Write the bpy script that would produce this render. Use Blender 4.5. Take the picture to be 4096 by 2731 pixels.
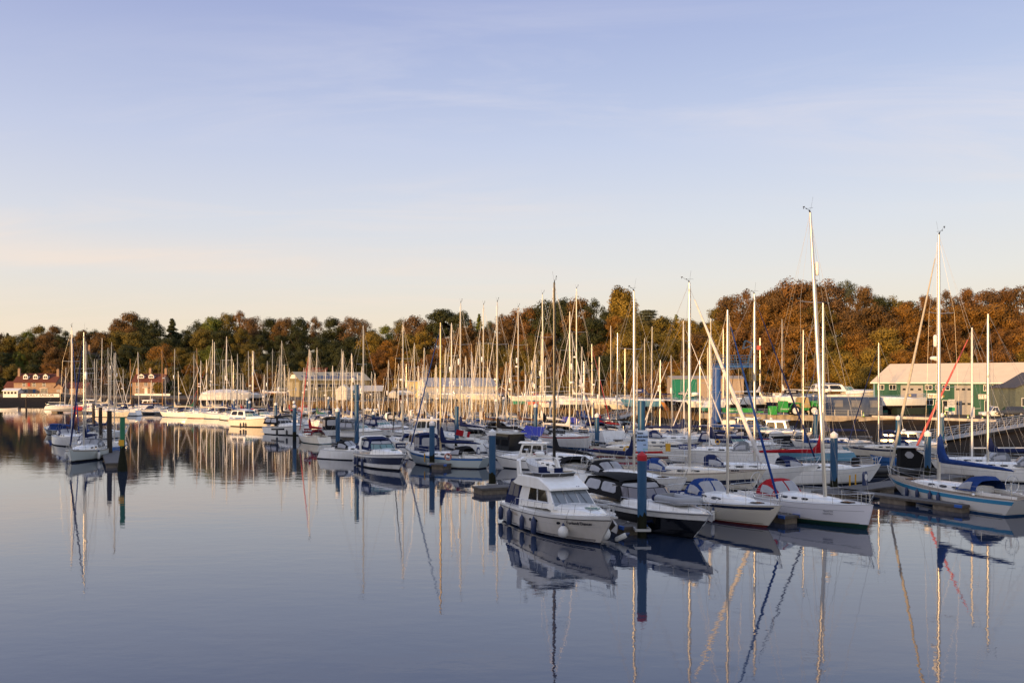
import bpy, math, random, colorsys
from math import sin, cos, pi, radians, sqrt, atan2
from mathutils import Vector, Matrix, noise as mnoise
for o in list(bpy.data.objects): bpy.data.objects.remove(o)
S = bpy.context.scene
COL = S.collection
F, HC, YH, CX = 3600.0, 8.5, 1520.0, 2048.0      # focal length in photo pixels, eye height (m), horizon row, centre column

# ------------------------------------------------------------------ camera
cam = bpy.data.cameras.new('camera'); camo = bpy.data.objects.new('camera', cam); COL.objects.link(camo)
camo.location = (0, 0, HC); camo.rotation_euler = (radians(90), 0, 0)
cam.sensor_width = 36; cam.lens = F/4096*36; cam.shift_x = 0.0; cam.shift_y = (YH-1365.5)/4096
cam.clip_start = 0.5; cam.clip_end = 9000
S.camera = camo
# ------------------------------------------------------------------ light
SUN_EL = 4.0; SDX, SDY = -0.64, -0.768            # horizontal direction towards the sun
S.view_settings.view_transform = 'Standard'; S.view_settings.look = 'None'
S.view_settings.exposure = 0.35; S.view_settings.gamma = 1.0; S.view_settings.use_curve_mapping = False
sl = bpy.data.lights.new('sun', 'SUN'); sl.energy = 5.0; sl.angle = radians(0.5); sl.color = (1.0, 0.59, 0.24)
so = bpy.data.objects.new('sun', sl); COL.objects.link(so)
sv = Vector((SDX*cos(radians(SUN_EL)), SDY*cos(radians(SUN_EL)), sin(radians(SUN_EL))))
so.rotation_euler = sv.to_track_quat('Z', 'Y').to_euler(); so.location = (-40, -60, 60)
w = bpy.data.worlds.new('World'); S.world = w; w.use_nodes = True
nt = w.node_tree; nt.nodes.clear(); N = nt.nodes.new; LK = nt.links.new
def srgb(r, g, b, a=1):
    f = lambda c: c/255/12.92 if c/255 <= .04045 else ((c/255+.055)/1.055)**2.4
    return (f(r), f(g), f(b), a)
wo = N('ShaderNodeOutputWorld'); bg = N('ShaderNodeBackground'); bg.inputs[1].default_value = 0.1
sky = N('ShaderNodeTexSky'); sky.sky_type = 'NISHITA'; sky.sun_disc = False
sky.sun_elevation = radians(SUN_EL); sky.sun_rotation = atan2(SDX, SDY)
tc = N('ShaderNodeTexCoord'); sx = N('ShaderNodeSeparateXYZ'); LK(tc.outputs['Generated'], sx.inputs[0])
ramp = N('ShaderNodeValToRGB'); cr = ramp.color_ramp
stops = [(0.0, (247, 226, 192)), (0.055, (243, 229, 207)), (0.11, (233, 231, 227)), (0.17, (222, 227, 236)), (0.25, (203, 214, 238)), (0.32, (185, 199, 232)), (0.40, (166, 181, 224)), (0.62, (174, 192, 222)), (1.0, (178, 192, 224))]
cr.elements[0].position = 0; cr.elements[0].color = srgb(*stops[0][1])
cr.elements[1].position = 1; cr.elements[1].color = srgb(*stops[-1][1])
for p, c in stops[1:-1]:
    e = cr.elements.new(p); e.color = srgb(*c)
LK(sx.outputs['Z'], ramp.inputs[0])
# the left side of the sky is a little more violet, the right a little paler
def math_(op, a, b=None, clamp=False):
    n = N('ShaderNodeMath'); n.operation = op; n.use_clamp = clamp
    for i, v in enumerate((a, b)):
        if v is None: continue
        if isinstance(v, (int, float)): n.inputs[i].default_value = v
        else: LK(v, n.inputs[i])
    return n.outputs[0]
def mixc(fac, a, b, mode='MIX'):
    n = N('ShaderNodeMix'); n.data_type = 'RGBA'; n.blend_type = mode
    for i, v in ((0, fac), (6, a), (7, b)):
        if isinstance(v, (int, float)): n.inputs[i].default_value = v
        elif isinstance(v, tuple): n.inputs[i].default_value = v
        else: LK(v, n.inputs[i])
    return n.outputs[2]
lefty = math_('MULTIPLY_ADD', sx.outputs['X'], -0.9, True); nt.nodes[-1].inputs[2].default_value = 0.5
vio = mixc(math_('MULTIPLY', lefty, math_('MULTIPLY', sx.outputs['Z'], 2.0, True)), ramp.outputs[0], (0.86, 0.81, 0.87, 1), 'MULTIPLY')
# cirrus: stretched noise over the direction projected on a high plane
zz = math_('ADD', math_('MAXIMUM', sx.outputs['Z'], 0.0), 0.12)
cxn = N('ShaderNodeCombineXYZ'); LK(math_('DIVIDE', sx.outputs['X'], zz), cxn.inputs[0]); LK(math_('DIVIDE', sx.outputs['Y'], zz), cxn.inputs[1])
mp = N('ShaderNodeMapping'); mp.inputs['Rotation'].default_value = (0, 0, radians(24)); mp.inputs['Scale'].default_value = (0.45, 1.5, 1); mp.inputs['Location'].default_value = (3.1, 1.2, 0)
LK(cxn.outputs[0], mp.inputs[0])
n1 = N('ShaderNodeTexNoise'); n1.inputs['Scale'].default_value = 1.6; n1.inputs['Detail'].default_value = 8; n1.inputs['Roughness'].default_value = .62; n1.inputs['Distortion'].default_value = .8
LK(mp.outputs[0], n1.inputs[0])
n2 = N('ShaderNodeTexNoise'); n2.inputs['Scale'].default_value = .5; n2.inputs['Detail'].default_value = 2; LK(mp.outputs[0], n2.inputs[0])
mr = N('ShaderNodeMapRange'); mr.inputs[1].default_value = .47; mr.inputs[2].default_value = .70; LK(n1.outputs[0], mr.inputs[0])
mr2 = N('ShaderNodeMapRange'); mr2.inputs[1].default_value = .40; mr2.inputs[2].default_value = .56; LK(n2.outputs[0], mr2.inputs[0])
cl = math_('MULTIPLY', math_('MULTIPLY', mr.outputs[0], mr2.outputs[0]), 0.55, True)
# a long low veil on the left, about nine degrees up
veil = N('ShaderNodeMapRange'); veil.interpolation_type = 'SMOOTHSTEP'; veil.inputs[1].default_value = .105; veil.inputs[2].default_value = .122; LK(sx.outputs['Z'], veil.inputs[0])
veil2 = N('ShaderNodeMapRange'); veil2.interpolation_type = 'SMOOTHSTEP'; veil2.inputs[1].default_value = .122; veil2.inputs[2].default_value = .158; veil2.inputs[3].default_value = 1; veil2.inputs[4].default_value = 0; LK(sx.outputs['Z'], veil2.inputs[0])
vx = N('ShaderNodeMapRange'); vx.inputs[1].default_value = .1; vx.inputs[2].default_value = -.45; LK(sx.outputs['X'], vx.inputs[0])
vv = math_('MULTIPLY', math_('MULTIPLY', veil.outputs[0], veil2.outputs[0]), math_('MULTIPLY', vx.outputs[0], math_('ADD', n1.outputs[0], 0.2)), True)
call = math_('ADD', cl, math_('MULTIPLY', vv, 1.1), True)
cloudc = mixc(math_('MULTIPLY', sx.outputs['Z'], 3.2, True), srgb(252, 232, 208), srgb(226, 224, 236))
skyc = mixc(call, vio, cloudc)
# the dawn side of the sky, behind the viewer, is brighter and warmer than the side looked at
dp = N('ShaderNodeVectorMath'); dp.operation = 'DOT_PRODUCT'; LK(tc.outputs['Generated'], dp.inputs[0]); dp.inputs[1].default_value = (SDX, SDY, 0.12)
gl = N('ShaderNodeMapRange'); gl.interpolation_type = 'SMOOTHSTEP'; gl.inputs[1].default_value = -.45; gl.inputs[2].default_value = 1.0; gl.inputs[3].default_value = 0; gl.inputs[4].default_value = 1; LK(dp.outputs['Value'], gl.inputs[0])
glow = mixc(gl.outputs[0], (8.3, 8.3, 8.3, 1), (14, 12.9, 11.2, 1))
grad10 = mixc(1.0, skyc, glow, 'MULTIPLY')
fin = mixc(0.9, sky.outputs[0], grad10)
LK(fin, bg.inputs[0]); LK(bg.outputs[0], wo.inputs[0])

# ------------------------------------------------------------------ helpers
RND = random.Random(7)
def G(px, py, z=0.0):                       # photo pixel -> point on the level plane z
    Y = F*(HC-z)/(py-YH); return Vector(((px-CX)*Y/F, Y, z))
def XY(px, Y): return (px-CX)*Y/F
def ZT(py, Y): return HC-(py-YH)*Y/F
MATS = {}
def mat(name, c, rough=.5, metal=0.0, var=0.0, vscale=3.0, bump=0.0, bscale=20.0, spec=.5, dirt=None, coat=0.0):
    if name in MATS: return MATS[name]
    m = bpy.data.materials.new(name); m.use_nodes = True; t = m.node_tree; b = t.nodes['Principled BSDF']
    c4 = (c[0], c[1], c[2], 1); b.inputs['Base Color'].default_value = c4
    b.inputs['Roughness'].default_value = rough; b.inputs['Metallic'].default_value = metal; b.inputs['Specular IOR Level'].default_value = spec if rough < .6 or metal else .15
    if coat: b.inputs['Coat Weight'].default_value = coat; b.inputs['Coat Roughness'].default_value = .06
    if var or bump:
        tcn = t.nodes.new('ShaderNodeTexCoord')
        n = t.nodes.new('ShaderNodeTexNoise'); n.inputs['Scale'].default_value = vscale; n.inputs['Detail'].default_value = 5
        if 'gelcoat' in name or 'hull' in name:
            mpg = t.nodes.new('ShaderNodeMapping'); mpg.inputs['Scale'].default_value = (2.2, 2.2, .35); t.links.new(tcn.outputs['Object'], mpg.inputs[0]); t.links.new(mpg.outputs[0], n.inputs[0]); dirt = (c[0]*.90, c[1]*.885, c[2]*.85)
        else: t.links.new(tcn.outputs['Object'], n.inputs[0])
        if var:
            mx = t.nodes.new('ShaderNodeMix'); mx.data_type = 'RGBA'
            d = dirt or (c[0]*(1-var), c[1]*(1-var), c[2]*(1-var))
            mx.inputs[6].default_value = c4; mx.inputs[7].default_value = (d[0], d[1], d[2], 1)
            r = t.nodes.new('ShaderNodeMapRange'); r.inputs[1].default_value = .35; r.inputs[2].default_value = .75; t.links.new(n.outputs[0], r.inputs[0]); t.links.new(r.outputs[0], mx.inputs[0])
            t.links.new(mx.outputs[2], b.inputs['Base Color'])
        if bump:
            n3 = t.nodes.new('ShaderNodeTexNoise'); n3.inputs['Scale'].default_value = bscale; n3.inputs['Detail'].default_value = 4; t.links.new(tcn.outputs['Object'], n3.inputs[0])
            bp = t.nodes.new('ShaderNodeBump'); bp.inputs['Strength'].default_value = bump; bp.inputs['Distance'].default_value = .05; t.links.new(n3.outputs[0], bp.inputs['Height']); t.links.new(bp.outputs[0], b.inputs['Normal'])
    MATS[name] = m; return m
GEL = mat('white gelcoat', (.84, .83, .80), .22, var=.08, vscale=1.3, coat=.4, dirt=(.60, .56, .48))
CRM = mat('cream gelcoat', (.72, .66, .55), .25, var=.07, vscale=1.3, coat=.4)
GRYH = mat('grey gelcoat', (.42, .43, .44), .25, var=.06, coat=.3)
DECK = mat('non slip deck', (.62, .61, .59), .6, var=.12, vscale=2.5)
TEAK = mat('weathered teak', (.30, .24, .18), .7, var=.3, vscale=8)
NAVYG = mat('navy gelcoat', (.012, .018, .05), .12, coat=.6)
BLKG = mat('black gelcoat', (.006, .006, .008), .1, coat=.6)
BLUG = mat('blue gelcoat', (.03, .13, .36), .2, coat=.5)
REDG = mat('red gelcoat', (.45, .02, .02), .2, coat=.4)
TEAL = mat('sea blue stripe', (.04, .24, .42), .25, coat=.3)
ANTF = mat('dark antifouling', (.02, .02, .025), .8, var=.3)
ANTG = mat('green antifouling', (.01, .045, .035), .8, var=.3)
ANTR = mat('red antifouling', (.22, .035, .025), .8, var=.3)
ANTB = mat('blue antifouling', (.03, .10, .24), .8, var=.3)
GLS = mat('tinted window', (.012, .013, .016), .06, spec=.3)
GLG = mat('green tinted glass', (.10, .20, .20), .05, spec=.8)
PVC = mat('clear plastic window', (.33, .33, .35), .18, var=.2, vscale=2, spec=.6)
PVCD = mat('smoked plastic window', (.12, .12, .135), .15, var=.2, vscale=2, spec=.6)
ALU = mat('mast aluminium', (.56, .54, .50), .30, .7)
WMST = mat('white mast paint', (.74, .72, .68), .35)
BLKM = mat('carbon black mast', (.008, .008, .009), .25)
TIMB = mat('varnished spar', (.42, .22, .07), .35)
STL = mat('stainless steel', (.62, .62, .62), .22, .9)
WIRE = mat('rigging wire', (.42, .40, .37), .4, .5)
ROPE = mat('rope', (.25, .24, .22), .9)
BLK = mat('black rubber', (.012, .012, .013), .6)
FAB = {'hard': GEL}
for n_, c_ in dict(navy=(.012, .02, .075), blue=(.012, .045, .19), bright=(.018, .05, .19), black=(.012, .012, .014), grey=(.16, .165, .175), red=(.34, .012, .02), maroon=(.16, .01, .015),
                   brown=(.09, .045, .025), green=(.01, .10, .06), cream=(.52, .48, .40), white=(.70, .68, .66), teal=(.02, .16, .20), olive=(.12, .12, .05), orange=(.55, .14, .02), pink=(.55, .12, .11)).items():
    FAB[n_] = mat(n_+' canvas', c_, .85, var=.25, vscale=4, bump=.35, bscale=6)
PBLU = mat('pile blue paint', (.006, .066, .155), .45, var=.18, vscale=2)
PWHT = mat('pile cap white', (.74, .73, .72), .5, var=.12)
PRED = mat('pile cap red', (.42, .008, .015), .45, var=.1)
WEED = mat('weed covered steel', (.016, .017, .008), .75, var=.5, vscale=6, bump=.6, bscale=10)
CONC = mat('float concrete', (.20, .165, .125), .85, var=.45, vscale=3, bump=.4)
CONL = mat('wharf concrete', (.36, .31, .25), .85, var=.4, vscale=1.2, bump=.4)
PDECK = mat('pontoon decking', (.125, .12, .12), .7, var=.3, vscale=5, bump=.3)
PBLUE = mat('blue plastic corner', (.02, .09, .36), .4)
WOODD = mat('dark timber pile', (.055, .045, .038), .85, var=.5, vscale=4, bump=.7, bscale=8)
GALV = mat('galvanised steel', (.42, .42, .42), .45, .6)
YEL = mat('yellow plastic', (.62, .33, .02), .5)
ORG = mat('orange plastic', (.75, .16, .02), .5)
INK = mat('dark lettering', (.01, .01, .015), .5); WHT = mat('white lettering', (.82, .82, .82), .5)

class MB:
    def __init__(s): s.v = []; s.f = []; s.m = []; s.cur = 0
    def face(s, idx): s.f.append(tuple(idx)); s.m.append(s.cur)
    def quad(s, a, b, c, d):
        i = len(s.v); s.v += [tuple(a), tuple(b), tuple(c), tuple(d)]; s.face((i, i+1, i+2, i+3))
    def box(s, c, d, rz=0.0):
        i = len(s.v); cc, ss = cos(rz), sin(rz)
        for z in (-.5, .5):
            for x, y in ((-.5, -.5), (.5, -.5), (.5, .5), (-.5, .5)):
                X, Y = x*d[0], y*d[1]; s.v.append((c[0]+X*cc-Y*ss, c[1]+X*ss+Y*cc, c[2]+z*d[2]))
        for q in ((3, 2, 1, 0), (4, 5, 6, 7), (0, 1, 5, 4), (1, 2, 6, 5), (2, 3, 7, 6), (3, 0, 4, 7)): s.face([i+k for k in q])
    def loft(s, rings, closed=True, cap0=True, cap1=True):
        i0 = len(s.v); n = len(rings[0])
        for r in rings: s.v += [tuple(p) for p in r]
        for a in range(len(rings)-1):
            for k in range(n if closed else n-1):
                k2 = (k+1) % n; s.face((i0+a*n+k, i0+a*n+k2, i0+(a+1)*n+k2, i0+(a+1)*n+k))
        if cap0: s.face([i0+k for k in range(n)][::-1])
        if cap1: s.face([i0+(len(rings)-1)*n+k for k in range(n)])
    def path(s, pts, r, n=6, caps=True):
        pts = [Vector(p) for p in pts]; rs = r if isinstance(r, (list, tuple)) else [r]*len(pts); rings = []; ref = None
        for k, p in enumerate(pts):
            t = (pts[min(k+1, len(pts)-1)]-pts[max(k-1, 0)])
            t = t.normalized() if t.length > 1e-9 else Vector((0, 0, 1))
            if ref is None: ref = Vector((0, 0, 1)) if abs(t.z) < .9 else Vector((1, 0, 0))
            u = t.cross(ref); u = u.normalized() if u.length > 1e-6 else t.orthogonal().normalized()
            w_ = t.cross(u).normalized(); ref = u.cross(t)
            rings.append([p+(u*cos(2*pi*j/n)+w_*sin(2*pi*j/n))*rs[k] for j in range(n)])
        s.loft(rings, True, caps, caps)
    def tube(s, a, b, r0, r1=None, n=6): s.path([a, b], [r0, r0 if r1 is None else r1], n)
    def lathe(s, prof, n=16, c=(0, 0, 0)):
        s.loft([[(c[0]+r*cos(2*pi*j/n), c[1]+r*sin(2*pi*j/n), c[2]+z) for j in range(n)] for r, z in prof])
    def build(s, name, mats, parent=None, smooth=False, loc=None, rz=None):
        me = bpy.data.meshes.new(name); me.from_pydata(s.v, [], s.f)
        ml = mats if isinstance(mats, (list, tuple)) else [mats]
        for m in ml: me.materials.append(m)
        if len(ml) > 1: me.polygons.foreach_set('material_index', s.m)
        if smooth:
            me.shade_smooth()
            try: me.set_sharp_from_angle(angle=radians(38))
            except Exception: pass
        me.validate(); me.update()
        o = bpy.data.objects.new(name, me); COL.objects.link(o)
        if parent is not None: o.parent = parent
        if loc is not None: o.location = loc
        if rz is not None: o.rotation_euler[2] = rz
        return o
def tag(o, label=None, cat=None, group=None, kind=None):
    if label: o['label'] = label
    if cat: o['category'] = cat
    if group: o['group'] = group
    if kind: o['kind'] = kind
    return o
def thing(name, loc, rz, label, cat, group=None):
    o = bpy.data.objects.new(name, None); o.empty_display_size = .5; COL.objects.link(o); o.location = loc; o.rotation_euler = (0, 0, rz)
    return tag(o, label, cat, group)
def text(name, s, size, m, parent, origin, xdir, ydir, align='CENTER', wide=1.0, bold=0.0):
    cu = bpy.data.curves.new(name, 'FONT'); cu.body = s; cu.size = size; cu.align_x = align; cu.align_y = 'CENTER'; cu.offset = bold; cu.extrude = .006
    o = bpy.data.objects.new(name, cu); COL.objects.link(o); dg = bpy.context.evaluated_depsgraph_get(); dg.update()
    me = bpy.data.meshes.new_from_object(o.evaluated_get(dg)); bpy.data.objects.remove(o)
    me.materials.clear(); me.materials.append(m)
    X = Vector(xdir).normalized(); Z = X.cross(Vector(ydir)).normalized(); Yv = Z.cross(X)
    M4 = Matrix(((X.x*wide, Yv.x, Z.x, origin[0]), (X.y*wide, Yv.y, Z.y, origin[1]), (X.z*wide, Yv.z, Z.z, origin[2]), (0, 0, 0, 1)))
    me.transform(M4); me.name = name
    o = bpy.data.objects.new(name, me); COL.objects.link(o); o.parent = parent; return o
class Fr:                                   # frustum with eight corners; faces can take panes
    def __init__(s, b, t):                  # b,t: four (x,y,z) each, order rear-right, front-right, front-left, rear-left (boat: x forward, y to port)
        s.c = [Vector(p) for p in b]+[Vector(p) for p in t]
    def faces(s): return dict(right=(0, 1, 5, 4), front=(1, 2, 6, 5), left=(2, 3, 7, 6), rear=(3, 0, 4, 7), top=(4, 5, 6, 7), bottom=(3, 2, 1, 0))
    def add(s, mb):
        i = len(mb.v); mb.v += [tuple(p) for p in s.c]
        for q in s.faces().values(): mb.face([i+k for k in q])
    def pt(s, f, u, v, off=0.0):
        a, b, c, d = [s.c[k] for k in s.faces()[f]]
        n = (b-a).cross(d-a).normalized()
        return (a*(1-u)+b*u)*(1-v)+(d*(1-u)+c*u)*v+n*off
    def pane(s, mb, f, u0, u1, v0, v1, off=.012, th=.03, cut=0.0, skew=0.0):
        if cut:
            cu, cv = cut*(u1-u0), cut*(v1-v0)*1.3
            uv = [(u0+cu, v0), (u1-cu, v0), (u1, v0+cv), (u1, v1-cv), (u1-cu, v1), (u0+cu, v1), (u0, v1-cv), (u0, v0+cv)]
        else: uv = [(u0, v0), (u1, v0), (u1+skew, v1), (u0+skew, v1)]
        mb.loft([[s.pt(f, u, v, off-th) for u, v in uv], [s.pt(f, u, v, off) for u, v in uv]])
def prism(xr0, xf0, xf1, xr1, z0, z1, w0, w1, z0f=None, z1f=None, wf0=None, wf1=None):
    z0f = z0 if z0f is None else z0f; z1f = z1 if z1f is None else z1f; wf0 = w0 if wf0 is None else wf0; wf1 = w1 if wf1 is None else wf1
    return Fr([(xr0, -w0, z0), (xf0, -wf0, z0f), (xf0, wf0, z0f), (xr0, w0, z0)], [(xr1, -w1, z1), (xf1, -wf1, z1f), (xf1, wf1, z1f), (xr1, w1, z1)])
# ------------------------------------------------------------------ boat builders (local: bow +x, port +y, waterline z = 0)
class Hull:
    def __init__(s, L, B, zb, zm, zs, rake=.9, ts=.5, tw=.72, power=2.3, chine=False, n=18, bowr=.03, keelz=-.45):
        s.L, s.B, s.zb, s.zm, s.zs, s.rake, s.ts, s.tw, s.power, s.chine, s.n, s.bowr, s.keelz = L, B, zb, zm, zs, rake, ts, tw, power, chine, n, bowr, keelz
    def sheer(s, u):
        a = s.zs*(1-u)*(1-u)+2*(2*s.zm-.5*s.zs-.5*s.zb)*u*(1-u)+s.zb*u*u; return a
    def half(s, u):
        um = .42
        if u < um: q = u/um; return s.B/2*(s.tw+(1-s.tw)*(1-(1-q)**2))
        q = (u-um)/(1-um); return s.B/2*max(s.bowr, (1-q**s.power)**.95)
    def xs(s, u, f):                       # f: 1 at the sheer, 0 at the waterline
        x0 = -s.L/2+(s.ts*f if s.ts > 0 else -s.ts*(1-f)); x1 = s.L/2-s.rake*(1-f)**1.15
        return x0+(x1-x0)*u
    def pt(s, u, f, side, off=0.0):
        zs = s.sheer(u); hb = s.half(u)
        if f >= 0:
            z = zs*f
            k = 1-(.10+.32*u*u*u)*(1-f)**1.4 if not s.chine else 1-(.05+.42*u**2.5)*(1-f)**1.1
            y = hb*k
        else: z = -f*s.keelz*1.0; k = max(0.0, 1-(-f))**.5 if not s.chine else 1-(-f); y = hb*(.90-.32*u*u*u)*k if not s.chine else hb*(.95-.42*u**2.5)*k
        x = s.xs(u, max(f, -.25))
        return (x, side*(y+off), z)
    def levels(s, boot):
        return [1.0, .82, .62, .42, .26, boot, min(.10, boot-.03), -.15, -.55, -1.0]
    def mesh(s, mats, boot=.14, name='hull', parent=None):
        mb = MB(); lv = s.levels(boot); us = [k/s.n for k in range(s.n+1)]
        us = [u**.92 if u < 1 else 1 for u in us]
        for side in (-1, 1):
            i0 = len(mb.v)
            for u in us:
                for f in lv: mb.v.append(s.pt(u, f, side))
            m = len(lv)
            for a in range(len(us)-1):
                for k in range(m-1):
                    mb.cur = 0 if k < 5 else (1 if k == 5 else 2)
                    q = (i0+a*m+k, i0+(a+1)*m+k, i0+(a+1)*m+k+1, i0+a*m+k+1)
                    mb.face(q if side > 0 else q[::-1])
        for k in range(len(lv)-1):          # transom and stem caps
            mb.cur = 0 if k < 5 else (1 if k == 5 else 2)
            m = len(lv); n1 = len(us)*m
            mb.face((k, k+1, n1+k+1, n1+k))
            e = (len(us)-1)*m; mb.face((e+k+1, e+k, n1+e+k, n1+e+k+1))
        return mb.build(name, list(mats), parent, True)
    def band(s, name, m, parent, f0, f1, u0=0.0, u1=1.0, off=.012, sides=(-1, 1)):
        mb = MB(); n = 16; m_ = 1+int((f1-f0)/.12); fs = [f1+(f0-f1)*j/m_ for j in range(m_+1)]
        for side in sides:
            r = []
            for k in range(n+1):
                u = (u0+(u1-u0)*k/n)**.92 if u1 > .99 else u0+(u1-u0)*k/n
                g_ = [s.pt(u, f, side, off) for f in fs]+[s.pt(u, f, side, -.03) for f in fs[::-1]]
                r.append(g_ if side > 0 else g_[:1]+g_[1:][::-1])
            mb.loft(r)
        return mb.build(name, m, parent, True)
    def deck(s, m, parent, camber=.06, drop=.0, u0=0.0, u1=1.0, name='deck'):
        mb = MB(); n = 16; r = []
        for k in range(n+1):
            u = u0+(u1-u0)*k/n; h = s.half(u); x = s.xs(u, 1); z = s.sheer(u)-drop
            r.append([(x, h*t*.995, z+camber*(1-t*t)*h/(s.B/2)) for t in (-1, -.6, 0, .6, 1)])
        mb.loft(r, False, False, False)
        return mb.build(name, m, parent, True)
    def edge(s, name, m, parent, r=.03, lift=.02, u0=0, u1=1):
        mb = MB()
        for side in (-1, 1):
            mb.path([(s.xs(u0+(u1-u0)*k/14, 1), side*s.half(u0+(u1-u0)*k/14), s.sheer(u0+(u1-u0)*k/14)+lift) for k in range(15)], r, 5)
        return mb.build(name, m, parent, True)
    def at(s, u, side=1, inset=.08, dz=0.0): return Vector((s.xs(u, 1), side*max(0, s.half(u)-inset), s.sheer(u)+dz))

def trunk(h, stations, m, parent, name='cabin', camber=.07):
    # stations: (u, half width fraction of the deck, height)
    mb = MB(); r = []
    for u, wf, ht in stations:
        x = h.xs(u, 1); z = h.sheer(u)+.01; w_ = h.half(u)*wf
        r.append([(x, y, zz) for y, zz in ((-w_, z), (-w_*.97, z+ht*.45), (-w_*.90, z+ht*.85), (-w_*.72, z+ht), (0, z+ht+camber), (w_*.72, z+ht), (w_*.90, z+ht*.85), (w_*.97, z+ht*.45), (w_, z))])
    mb.loft(r, False, True, True)
    return mb.build(name, m, parent, True)
def trunk_window(h, stations, u0, u1, v0, v1, m, parent, side):
    # a pane lying on the trunk side between stations u0..u1
    def P(u, v):
        for a, b in zip(stations, stations[1:]):
            lo, hi = (a, b) if a[0] < b[0] else (b, a)
            if lo[0] <= u <= hi[0]: t = (u-lo[0])/(hi[0]-lo[0]); wf = lo[1]+(hi[1]-lo[1])*t; ht = lo[2]+(hi[2]-lo[2])*t; break
        else: wf, ht = stations[0][1], stations[0][2]
        w_ = h.half(u)*wf*(1-.12*max(0, v-.1)); return (h.xs(u, 1), side*(w_+.012), h.sheer(u)+ht*v)
    mb = MB(); n = 5; r = []
    for k in range(n+1):
        u = u0+(u1-u0)*k/n; e = .28*(v1-v0) if k in (0, n) else 0
        a, b = P(u, v0+e), P(u, v1-e); r.append([a, b, (b[0], b[1]-side*.05, b[2]), (a[0], a[1]-side*.05, a[2])])
    mb.loft(r); return mb.build('window', m, parent)

def hood(h, u0, u1, wf, z0, ht, fab, parent, name='sprayhood', win=True, rear=None, back=.75, winm=None):
    # canvas hood: low front edge at u1, high hoop, open back at u0; the sides stay vertical
    xf, xr = h.xs(u1, 1), h.xs(u0, 1); um = (u0+u1)/2; w_ = h.half(um)*wf; z = h.sheer(um)+z0
    def hoop(x, hh, ww, n=10): return [(x-(.10*hh*0), ww*cos(pi*k/n)*(1.0), z+hh*min(1.0, 1.18*sin(pi*k/n))) for k in range(n+1)]
    prof = [(0.0, .12, .93), (.13, .42, .97), (.34, .80, 1.0), (.52, .97, 1.0), (.78, 1.0, 1.0), (1.0, back, 1.0)]
    mb = MB(); mb.loft([hoop(xf+(xr-xf)*t, ht*q, w_*ww) for t, q, ww in prof], False, False, False)
    o = mb.build(name, fab, parent, True)
    if win:
        wm = winm or PVC
        def sp(t, k, n=20):
            for a, b in zip(prof, prof[1:]):
                if a[0] <= t <= b[0]: f = (t-a[0])/(b[0]-a[0]); q = a[1]+(b[1]-a[1])*f; ww = a[2]+(b[2]-a[2])*f; break
            a_ = pi*k/n; s_ = 1.015
            return (xf+(xr-xf)*t+.012, w_*ww*cos(a_)*s_, z+ht*q*min(1.0, 1.18*sin(a_))*s_+.012)
        for k0, k1 in ((5, 9.7), (10.3, 15)):
            q = MB(); r = []
            for k in range(5):
                kk = k0+(k1-k0)*k/4; r.append([sp(t, kk) for t in (.05, .15, .27, .40)])
            q.loft(r, False, False, False); q.build('front_window', wm, o, True)
        for k0, k1 in ((.8, 3.6), (16.4, 19.2)):
            q = MB(); r = []
            for k in range(4):
                kk = k0+(k1-k0)*k/3; r.append([sp(t, kk) for t in (.2, .35, .55, .78)])
            q.loft(r, False, False, False); q.build('side_window', wm, o, True)
    return o

def rails(h, parent, u0=.02, u1=.97, n=7, ht=.62, r=.013, wr=.007, pulpit=True, gate=None, m=None):
    mb = MB()
    for side in (-1, 1):
        us = [u0+(u1-u0)*k/n for k in range(n+1)]; tops = []
        for u in us:
            a = h.at(u, side, .06); mb.tube(a, a+Vector((0, 0, ht)), r, r, 5); tops.append(a+Vector((0, 0, ht)))
        mb.path(tops, wr, 4); mb.path([t-Vector((0, 0, ht*.48)) for t in tops], wr, 4)
    if pulpit:
        P = [h.at(.86, -1, .06, ht), h.at(.95, -1, .04, ht+.04), Vector((h.L/2+.12, 0, h.zb+ht+.06)), h.at(.95, 1, .04, ht+.04), h.at(.86, 1, .06, ht)]
        mb.path(P, r*1.25, 5)
        for q in (-1, 1):
            mb.tube(h.at(.95, q, .04), h.at(.95, q, .04, ht+.04), r*1.2, None, 5)
            mb.tube(Vector((h.L/2-.25, q*.1, h.zb)), Vector((h.L/2+.12, 0, h.zb+ht+.06)), r*1.2, None, 5)
        Q = [h.at(.12, -1, .06, ht), h.at(.01, -1, .1, ht), h.at(.01, 1, .1, ht), h.at(.12, 1, .06, ht)]
        mb.path([Q[0], Q[1], Q[1]*.5+Q[2]*.5+Vector((-.12, 0, 0)), Q[2], Q[3]], r*1.25, 5)
    return mb.build('guard_rail', m or STL, parent, True)

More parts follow.
